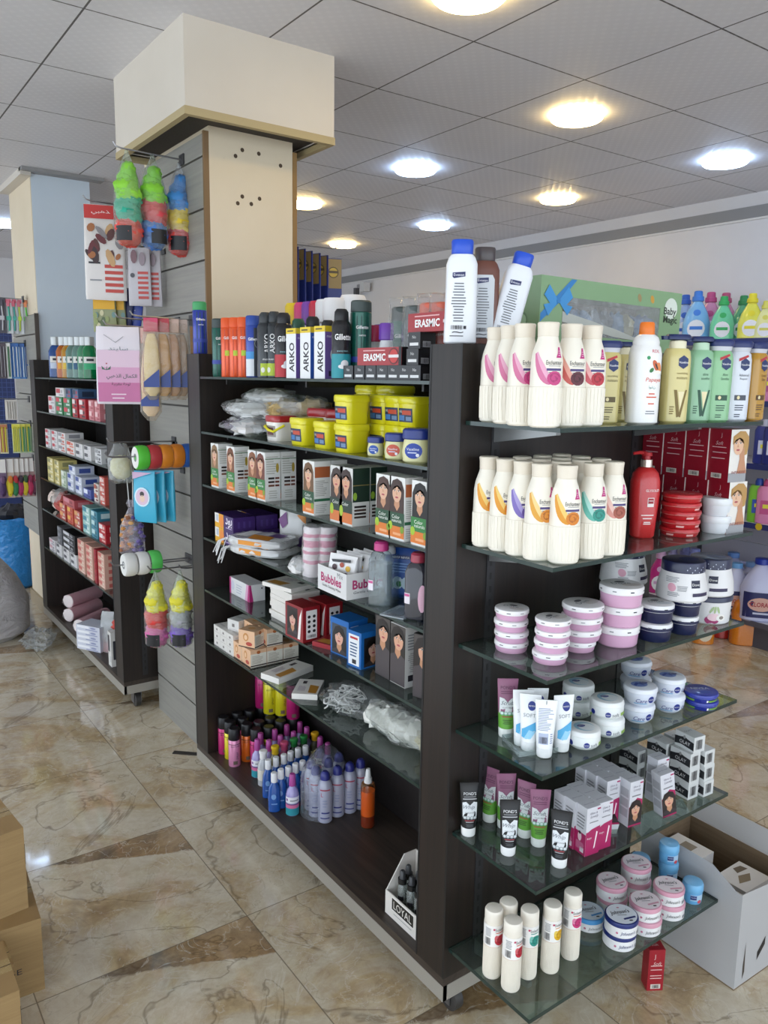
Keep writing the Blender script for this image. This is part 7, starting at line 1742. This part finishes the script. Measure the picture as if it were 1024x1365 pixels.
# ================================================================= rear pillar display
def card(w, h, c1, c2, c3, kind):
    m = MB().box(-w/2, w/2, -.002, .002, -h, 0, mat(c1, .4)); F = mp_front(-.002)
    if kind == 'brush':
        m.tube([(0, -.008, -h*.92), (w*.1, -.008, -h*.5), (0, -.008, -h*.15)], .005, mat(c2, .4), 6); m.box(-w*.2, w*.2, -.016, -.006, -h*.22, -h*.06, mat(c3, .5)); m.rect(-w*.4, w*.4, -h*.12, -h*.01, F, mat(c3), .0006); m.box(-w*.3, w*.3, -.012, -.004, -h*.62, -h*.50, mat(c2, .4))
    elif kind == 'pouch':
        m.rect(-w*.45, w*.45, -h*.35, -.002, F, mat('#d8d2cc'), .0006); m.blob((0, -.012, -h*.72), (w*.4, .016, h*.24), mat(c2, .6), 3, .3, 3, 12, 8); m.blob((w*.1, -.014, -h*.55), (w*.3, .012, h*.12), mat(c3, .6), 5, .3, 3, 10, 6)
    else:
        for i in range(4): m.tube([(w*(-.3+.2*i), -.007, -h*.95), (w*(-.32+.2*i), -.007, -h*.1)], .004, mat(c2 if i % 2 else c3, .4), 6)
        m.rect(-w*.5, w*.5, -h*.16, -.002, F, mat(c3), .0006)
    return m.build('carded_goods')
CGR = 'carded goods on the rear pillar panel'
rows = [(5.60, 2.075, .215, .045, 'brush', (('#3a3440', '#b9b6bc', '#4a4450'), ('#c9ccd0', '#2fae94', '#d86a80'), ('#b9bcc2', '#3aa59a', '#c85a70'), ('#d2d4d8', '#b8d23a', '#c8687a'), ('#cdd0d4', '#5fc24a', '#e08a5a')), (3, 12, 19, 26, 35), 'toothbrush card'),
        (5.62, 1.80, .225, .05, 'flat', (('#3a2a30', '#8f8a90', '#4a3a44'), ('#cfd6d2', '#3f7a4e', '#e6e4e0'), ('#3f7fc0', '#cfdcec', '#2a62a8'), ('#3a78bc', '#c4d6ea', '#2a5ea4'), ('#3874b8', '#d0dcea', '#2858a0'), ('#3672b6', '#c6d6ea', '#2656a0')), (3, 9, 20, 28, 35, 42), 'blister card'),
        (5.60, 1.285, .19, .05, 'flat', (('#c9c2a0', '#d8c42a', '#b06a3a'), ('#b9c4a0', '#c8c83a', '#d8cf3a'), ('#a9b894', '#3f8f4a', '#d2c83a'), ('#a4b890', '#2f8a4a', '#cfc63a'), ('#a9bd98', '#3a9a54', '#d4cc3e')), (5, 22, 29, 36, 44), 'brush pack'),
        (5.58, 1.062, .255, .055, 'pouch', (('#5a3a5a', '#4a2f5a', '#6a4a6a'), ('#b8a090', '#d8c42a', '#d87a2a'), ('#a89488', '#2f7a4a', '#b8303a'), ('#a08a86', '#a82a5a', '#3a2f3a'), ('#9a8480', '#d0b82a', '#3a5a3a'), ('#96706c', '#b8305a', '#8a2a4a'), ('#7a4a50', '#5a2a40', '#8a3044')), (3, 13, 20, 27, 33, 40, 46), 'hanging pouch')]
for (y, z, h, w, kind, cs, pxs, nm) in rows:
    hook(y, z+.006, .30, 'wire hook of the %ss on the rear pillar panel' % nm, 1.158)
    for i, (c, px) in enumerate(zip(cs, pxs)): put(card, (w, h, *c, kind), (sx(px, y, z-h/2), y, z+.004), '%s, %s from the left, on the rear pillar panel' % (nm, ORD[i]), 'carded goods', CGR, -.35)
o = card(.07, .13, '#d2ccc4', '#b9b2aa', '#c9c2ba', 'plain'); o.location = (sx(15, 5.6, 1.37), 5.6, 1.445); o.rotation_euler = (0, 0, -.2); tag(o, 'blank beige card hanging alone above the brush packs', 'card'); hook(5.6, 1.448, .20, 'wire hook of the blank beige card', 1.158)
o = MB().box(-.03, .03, -.004, .004, 0, .10, carton_mat('brown_card', '#7a5c3c', '#8c6c48')).build('brown_card'); o.location = (1.192, 2.855, 1.697); o.rotation_euler = (.06, 0, -.5); tag(o, 'brown cardboard piece standing behind the blue can', 'cardboard')
# ================================================================= floor goods at the left
def cloth_mat():
    k = NT('sack_cloth'); P = k.co.outputs['Object']
    n = k.noise(k.mapping(P, (3, 3, 7)), 1.6, 6, .6, 1.8)
    k.l(k.ramp(n.outputs['Fac'], [(.3, '#c6c1c1'), (.7, '#d8d4d3')]), k.b.inputs['Base Color']); k.b.inputs['Roughness'].default_value = .5
    k.bump(n.outputs['Fac'], .9, .05); return k.m
def sack():
    t = thing('woven_sack'); m = MB().loft([(0, .26, .20, 3), (.04, .33, .25, 2.6), (.22, .34, .25, 2.4), (.38, .27, .20, 2.4), (.52, .17, .10, 2.4), (.60, .12, .05, 2.4)], cloth_mat(), 44, jit=.005, seed=4); m.build('sack_body', t)
    MB().tube([(-.15, -.06, .585), (0, -.075, .60), (.15, -.06, .585), (.15, .06, .585), (0, .07, .6), (-.15, .06, .585)], .012, mat('#b9b5b2', .6), 8, True).build('rolled_rim', t); return t
put(sack, (), (.675, 5.25, 0), 'large white sack standing on the floor by the rear pillar', 'sack', None, .3)
o = MB().blob((0, 0, .06), (.15, .085, .05), clear('#e9ebea', .22, .1, 1.0, .9), 5, .5, 4, 26, 14).build('plastic_film'); o.location = (.98, 4.86, .001); o.rotation_euler = (0, 0, 1.3); tag(o, 'crumpled clear plastic film on the floor beside the white sack', 'plastic film')
def bin_bag():
    t = thing('blue_bag'); MB().loft([(0, .10, .10, 2.4), (.03, .13, .13, 2.4), (.3, .15, .15, 2.3), (.48, .17, .16, 2.2), (.54, .19, .18, 2.2), (.55, .165, .155, 2.2), (.5, .15, .14, 2.2)], clear('#2a86cc', .93, .2, .8, .5), 30, jit=.006, seed=8, caps=(1, 1)).build('bag', t)
    MB().blob((0, 0, .55), (.13, .12, .09), mat('#2c2c32', .35), 6, .4, 3, 18, 12).build('dark_contents', t); return t
put(bin_bag, (), (1.17, 6.42, 0), 'tall blue plastic bag standing behind the rear pillar', 'plastic bag', None, 0)
t = thing('dark_cabinet', 'dark cabinet far behind the blue bag', 'cabinet', (1.45, 7.6, 0)); MB().box(-.28, .5, -.2, .2, 0, .95, mat('#17171a', .5)).build('cabinet_body', t); MB().box(-.29, .51, -.21, .21, .95, .97, mat('#2c2b2b', .4)).build('cabinet_top', t)
t = thing('white_cabinet', 'white cabinet far away at the left edge', 'cabinet', (.80, 7.5, 0)); MB().box(-.35, .345, -.2, .2, .1, 1.02, mat('#d2d3d6', .5)).build('cabinet_body', t); MB().box(-.36, .346, -.21, .2, 0, .1, mat('#8f7f68', .5)).build('plinth', t)
def blue_rack():
    m = MB().box(-.14, .14, -.02, .02, 0, 2.0, mat('#2c3a6c', .5)); F = mp_front(-.02)
    for i in range(8): m.rect(-.135+.035*i, -.13+.035*i, 1.0, 1.98, F, mat('#4a5c96'), .001, 1)
    for i in range(26): m.rect(-.135, .135, 1.0+.038*i, 1.005+.038*i, F, mat('#4a5c96'), .001, 1)
    return m.build('mesh_screen')
o = blue_rack(); o.location = (1.24, 7.2, 0); tag(o, 'tall blue mesh screen far behind the rear pillar panel', 'screen')
CART = carton_mat('cardboard', '#8c7048', '#a3865a'); CART2 = carton_mat('shaded_cardboard', '#6f5a42', '#836c50')
def cbox(w, d, h, kind):
    m = MB().box(-w/2, w/2, -d/2, d/2, 0, h, CART); F = mp_front(-d/2); T = mp_top(h)
    m.rect(-w/2, w/2, -.025, .025, T, mat('#a58f66', .25), .0005); m.rect(-w/2, w/2, -.0015, .0015, T, mat('#5a4630', .8), .0009, 1)
    if kind: m.text('n', w*.22, h*.46, None, F, INK, .0006, h=.010); m.text('25E', w*.28, h*.36, .045, F, INK, .0006, h=.016)
    m.rect(w/2-.0005, w/2+.0005, h*.55, h*.8, F, INK, .0005, 1) if not kind else None
    return m.build('cardboard_box')
def cornerbox(w, d, h, kind, P, z, rz, lb):
    """box whose right front corner stands at P"""
    c, s = math.cos(rz), math.sin(rz); ox, oy = -w/2, d/2
    put(cbox, (w, d, h, kind), (P[0]+ox*c-oy*s, P[1]+ox*s+oy*c, z), lb, 'cardboard box', 'cardboard boxes at the left', rz)
cornerbox(.34, .30, .209, 1, (.374, 2.033), 0, -.06, 'lettered cardboard box on the floor under another box')
cornerbox(.30, .22, .233, 0, (.357, 2.095), .2095, .12, 'cardboard box stacked on the lettered box')
cornerbox(.30, .20, .209, 0, (.276, 1.80), 0, .0, 'cardboard box at the bottom left corner of the view')
put(cbox, (.12, .10, .205, 0), (.222, 1.950, 0), 'small cardboard box squeezed between two larger ones', 'cardboard box', 'cardboard boxes at the left', .02)
o = MB().box(-.055, .055, -.012, .012, 0, .004, mat('#2c2723', .7)).build('scrap_strip'); o.location = (1.19, 3.10, 0); o.rotation_euler = (0, 0, -.75); tag(o, 'dark scrap strip lying on the floor by the gondola corner', 'scrap')
# ================================================================= floor goods at the right
def open_carton():
    t = thing('open_carton'); w, d, h, th = .235, .325, .283, .004
    G = mat('#b4b3b3', .65); K = carton_mat('carton_inside', '#6f5c44', '#84705a'); m = MB()
    m.box(0, w, 0, d, 0, th, K)
    for (a, b, c, e) in ((0, th, 0, d), (w-th, w, 0, d), (th, w-th, 0, th), (th, w-th, d-th, d)): m.box(a, b, c, e, th, h, G)
    m.box(th, th+.001, th, d-th, th, h, K); m.box(w-th-.001, w-th, th, d-th, th, h, K); m.box(th, w-th, d-th-.001, d-th, th, h, K)
    m.poly([(.10, .05), (.135, .085), (.135, .11), (.10, .075)], mp_front(0), mat('#2a2622', .8), .0006); m.poly([(.035, .02), (.043, .04), (.038, .13), (.033, .06)], mp_front(0), mat('#4a4036', .8), .0006)
    m.build('carton_body', t)
    def flap(vs): 
        f = MB(); n = len(vs); up = Vector((0, 0, .003)); f.add([Vector(v) for v in vs]+[Vector(v)+up for v in vs], [tuple(reversed(range(n))), tuple(range(n, 2*n))]+[(i, (i+1) % n, (i+1) % n+n, i+n) for i in range(n)], G); return f
    flap([(0, d, h), (0, .02, h), (.012, .10, h+.030), (.010, d-.02, h+.035)]).build('flap', t)
    flap([(w, 0, h), (w, d, h), (w+.03, d, h+.055), (w+.03, 0, h+.055)]).build('flap', t)
    flap([(0, d, h), (w, d, h), (w, d+.035, h+.035), (-.02, d+.04, h+.035)]).build('flap', t)
    flap([(0, 0, h), (.10, -.02, h+.012), (w, -.015, h+.012), (w, 0, h)]).build('flap', t)
    return t
put(open_carton, (), (1.893, .977, 0), 'open grey carton on the floor right of the glass shelves', 'carton', None, -.03)
t = thing('filled_pack', 'white printed pack inside the open grey carton, near its front', 'pack', (2.03, 1.05, .005)); m = MB().box(-.06, .06, -.05, .05, 0, .24, mat('#e0dfdd', .5)); m.poly([(-.04, -.01), (.0, -.02), (.03, .0), (-.01, .012)], mp_top(.24), mat('#8a7a60'), .0006); m.poly([(.0, .02), (.045, .015), (.04, .035), (.01, .04)], mp_top(.24), mat('#6a5c48'), .0006); m.build('pack_body', t)
t = thing('filled_pack', 'white printed pack inside the open grey carton, at its back', 'pack', (1.985, 1.22, .005)); m = MB().box(-.07, .07, -.06, .06, 0, .25, mat('#dcdbd9', .5)); m.rect(-.03, .05, -.02, .02, mp_top(.25), mat('#8a7f6c'), .0006); m.build('pack_body', t); MB().box(.071, .078, -.03, .03, .12, .245, mat('#17181a', .4)).build('black_clip', t)
rb = W(875, 1322, z=0); put(carton, ('redbox',), (rb.x+.01, rb.y+.022, 0), 'small red carton standing on the floor under the lowest glass shelf', 'hair colour box', None, -.55, None, .98)
def jerrycan(c, capc, H, kind):
    r = H*.25
    secs = [(0, r*.9, r*.62, 3), (H*.02, r, r*.7, 3), (H*.62, r, r*.7, 3), (H*.80, r*.82, r*.6, 2.6), (H*.88, r*.42, r*.4, 2), (H*.91, r*.38, r*.38, 2)]
    m = MB().loft(secs, mat(c, .25, 0, .5), 26, jit=.001, seed=3); mp = mp_lathe(secs, 0, True)
    if kind == 'cream': m.ell(0, H*.30, r*.7, H*.22, mp, mat('#d8cdb4'), .001, 18)
    cap = MB().loft([(H*.905, r*.40, r*.40, 2), (H*.91, r*.48, r*.48, 2), (H*.99, r*.46, r*.46, 2), (H, r*.38, r*.38, 2)], mat(capc, .35), 20)
    return assemble('detergent_bottle', [('bottle_body', m), ('cap', cap)])
for (px, py, c, cc, H, k, lb) in ((990, 862, '#d57a16', '#c0242c', .335, '', 'orange detergent bottle with red cap on the floor'), (936, 861, '#d27c1e', '#c8701a', .26, 'cream', 'orange bottle with cream label on the floor'), (965, 853, '#b82a24', '#8a1a1c', .31, '', 'red detergent bottle on the floor between the orange ones')):
    p = stand(px, py, 0, .07); put(jerrycan, (c, cc, H, k), p, lb, 'detergent bottle', 'detergent bottles on the floor', facing(p)+.3)
# ================================================================= shelving along the right wall
t = thing('display_shelving', 'white shelving unit with slatted back along the right wall', 'wall shelf', (4.80, 3.0, 0))
LAV = mat('#aaa8b4', .5); WS = mat('#d9d8dc', .45); m = MB()
for k in range(10): m.box(.185, .197, -1.2, 1.6, .02+.19*k, .02+.19*k+.183, LAV)
m.build('slat_back', t)
for y in (-1.2, .12, 1.6): MB().box(.165, .185, y-.012, y+.012, 0, 1.95, mat('#3a3a40', .5)).build('upright', t)
WZ = (.175, .78, 1.14, 1.515, 1.885)
for z in WZ:
    MB().box(-.20, .165, -1.2, 1.6, z-.022, z, WS).build('shelf_board', t)
    MB().box(-.206, -.2, -1.2, 1.6, z-.030, z+.004, mat('#2c3470', .4) if z > .5 else mat('#5a5660', .5)).build('price_strip', t)
MB().box(-.15, .165, -1.2, 1.6, 0, .15, mat('#55525a', .6)).build('plinth', t)
for k, (y, c) in enumerate(((-.62, '#d8b828'), (-.50, '#d8b828'))): MB().ell(y, WZ[1]-.012, .022, .022, lambda u, v, e: Vector((-.2065-e, u, v)), mat(c), .001, 12).build('price_tag', t)
def softener(c, capc):
    H = .24; secs = [(0, .055, .035, 3), (.008, .066, .042, 3), (.09, .066, .042, 2.8), (.14, .052, .036, 2.6), (.19, .026, .024, 2.2), (.20, .022, .022, 2)]
    m = MB().loft(secs, mat(c, .25, 0, .5), 26); mp = mp_lathe(secs, 0, True); m.ell(0, .06, .042, .045, mp, mat('#e6e4e8'), .001, 16); m.rect(-.03, .03, .055, .072, mp, mat(capc), .0015); m.ell(.0, .14, .018, .016, mp, mat(capc), .001, 12)
    cap = MB().loft([(.198, .024, .024, 2), (.2, .030, .030, 2), (.222, .028, .028, 2), (.223, .022, .022, 2), (.246, .021, .021, 2), (.25, .017, .017, 2)], mat(capc, .35), 20)
    return assemble('detergent_bottle', [('bottle_body', m), ('cap', cap)])
WG = 'detergent bottles on the wall shelving'
for (px, pt, c, cc, dx, lb) in ((899, 401, '#e0b4c6', '#d06a9a', .02, 'pink bottle nearest the gift box on the top wall shelf'), (912.5, 393, '#9fb8e0', '#2f62c0', .0, 'pale blue bottle with blue cap, the left one'), (929, 388, '#7fb8e6', '#3a7ad0', -.08, 'large sky blue bottle on the top wall shelf'), (946, 389.5, '#dc94b8', '#c04a82', .04, 'pink bottle behind the pale green one'), (964, 395, '#6fcfa0', '#2fa85a', -.08, 'pale green bottle with green cap'), (966, 390.5, '#d88aa8', '#b84a74', .09, 'dusky pink bottle at the back'), (990, 394, '#5fae84', '#2a8a50', .06, 'dark green bottle behind the yellow one'), (1002, 391, '#e2dc54', '#e0d028', -.08, 'yellow bottle with yellow cap'), (1021, 401, '#e6e4a0', '#d8d060', -.06, 'cream bottle cut by the right edge')):
    x = 4.74+dx; y = sy(px, x, WZ[4]+.15); H = sz(x, y, pt)-WZ[4]; put(softener, (c, cc), (x, y, WZ[4]), lb, 'detergent bottle', WG, facing((x, y)), None, round(min(1.5, H/.25), 3))
def jug(c, capc, lab):
    H = .27; secs = [(0, .065, .05, 3.4), (.008, .075, .058, 3.4), (.14, .075, .058, 3), (.19, .055, .045, 2.6), (.235, .026, .026, 2), (.245, .022, .022, 2)]
    m = MB().loft(secs, mat(c, .3, 0, .3), 26); mp = mp_lathe(secs, 0, True)
    if lab: m.rect(-.068, .068, .02, .13, mp, mat('#23265c'), .001, 8); m.ell(0, .078, .052, .030, mp, mat('#d8a898'), .0015, 18); m.text('CLORAX', 0, .078, .085, mp, mat('#a82030'), .002, h=.02, bold=.02); m.rect(-.03, .03, .035, .043, mp, mat('#c9cbe0'), .0015)
    hd = MB().tube([(.03, 0, .22), (.066, 0, .215), (.074, 0, .18), (.066, 0, .14)], .009, mat(c, .3, 0, .3), 8)
    cap = MB().loft([(.243, .024, .024, 2), (.245, .029, .029, 2), (.268, .028, .028, 2), (.27, .024, .024, 2)], mat(capc, .35), 20)
    return assemble('bleach_jug', [('jug_body', m), ('handle', hd), ('cap', cap)])
for (px, pt, c, cc, lab, x, lb) in ((1013, 744, '#c4c6e6', '#2438a0', 1, 4.68, 'large white jug with navy label at the right edge'), (981, 750, '#cdd0ea', '#6fa8e0', 1, 4.68, 'white jug with pale blue cap left of the large one'), (960, 746, '#cdd0ea', '#6fa8e0', 0, 4.72, 'white jug behind the navy lidded tub'), (1000, 749, '#b9bce0', '#7fa4d8', 0, 4.82, 'lavender jug behind the front jugs, left of the large one'), (976, 736, '#b0b4da', '#5f88c8', 0, 4.86, 'lavender jug at the back beside the wall slit')):
    y = sy(px, x, WZ[0]+.2); H = sz(x, y, pt)-WZ[0]; put(jug, (c, cc, lab), (x, y, WZ[0]), lb, 'bleach jug', 'bleach jugs on the wall shelving', facing((x, y))+.2, None, round(min(1.5, H/.27), 3))
for (px, pt, c, cc, lb) in ((881, 732, '#b82a7a', '#c9a0c4', 'magenta bottle far along the bottom wall shelf, left one'), (897, 731, '#c02a80', '#a8a4d0', 'magenta bottle far along the bottom wall shelf, right one'), (913, 728, '#9a9cc8', '#7478b0', 'lavender bottle beside the magenta ones'), (925, 731, '#a2a4d0', '#6f78b4', 'lavender bottle left of the bleach jugs')):
    x = 4.70 if px in (881, 925) else 4.87; y = sy(px, x, WZ[0]+.2); H = sz(x, y, pt)-WZ[0]; put(softener, (c, cc), (x, y, WZ[0]), lb, 'detergent bottle', WG, facing((x, y)), None, round(min(1.6, H/.25), 3))
def pump_pack(c, lab):
    m = MB().loft([(0, .04, .03, 3.4), (.006, .046, .034, 3.4), (.17, .046, .034, 3.4), (.19, .036, .028, 3)], mat(c, .3), 24); F = mp_front(-.0345); m.rect(-.026, .026, .05, .12, F, mat(lab), .001); m.rect(-.015, .015, .08, .10, F, mat('#e0d83a'), .0015)
    m2 = MB().loft([(.188, .020, .020, 2), (.21, .020, .020, 2), (.225, .014, .014, 2)], mat(lab, .35), 18)
    return assemble('detergent_bottle', [('bottle_body', m), ('cap', m2)])
for (px, zi, c, lab, lb) in ((1010, 1, '#7fc23a', '#2a4aa8', 'lime green bottle on the second wall shelf'), (1021, 1, '#e08ab4', '#c04a82', 'pink bottle right of the lime green one'), (1018, 2, '#2c3480', '#c9cbe0', 'navy bottle on the third wall shelf, left one'), (1030, 2, '#2a3078', '#c9cbe0', 'navy bottle on the third wall shelf, right one'), (1010, 3, '#3a8f5a', '#cfe0c4', 'green bottle on the fourth wall shelf'), (1020, 3, '#dc8ab8', '#b04a86', 'pink bottle on the fourth wall shelf')):
    x = 4.68; y = sy(px, x, WZ[zi]+.1); put(pump_pack, (c, lab), (x, y, WZ[zi]), lb, 'detergent bottle', WG, facing((x, y)), None, 1.2)
t = thing('wall_camera', 'small grey camera bracket high on the right wall', 'camera', (5.0, 7.35, 2.60)); MB().box(-.05, 0, -.10, .10, -.02, .02, mat('#9a9a9c', .5)).build('bracket', t); MB().box(-.12, -.04, -.14, -.06, -.07, .02, mat('#d0d0d2', .5)).build('housing', t); MB().box(-.10, -.05, .05, .09, -.10, -.02, mat('#55555a', .5)).build('arm', t)
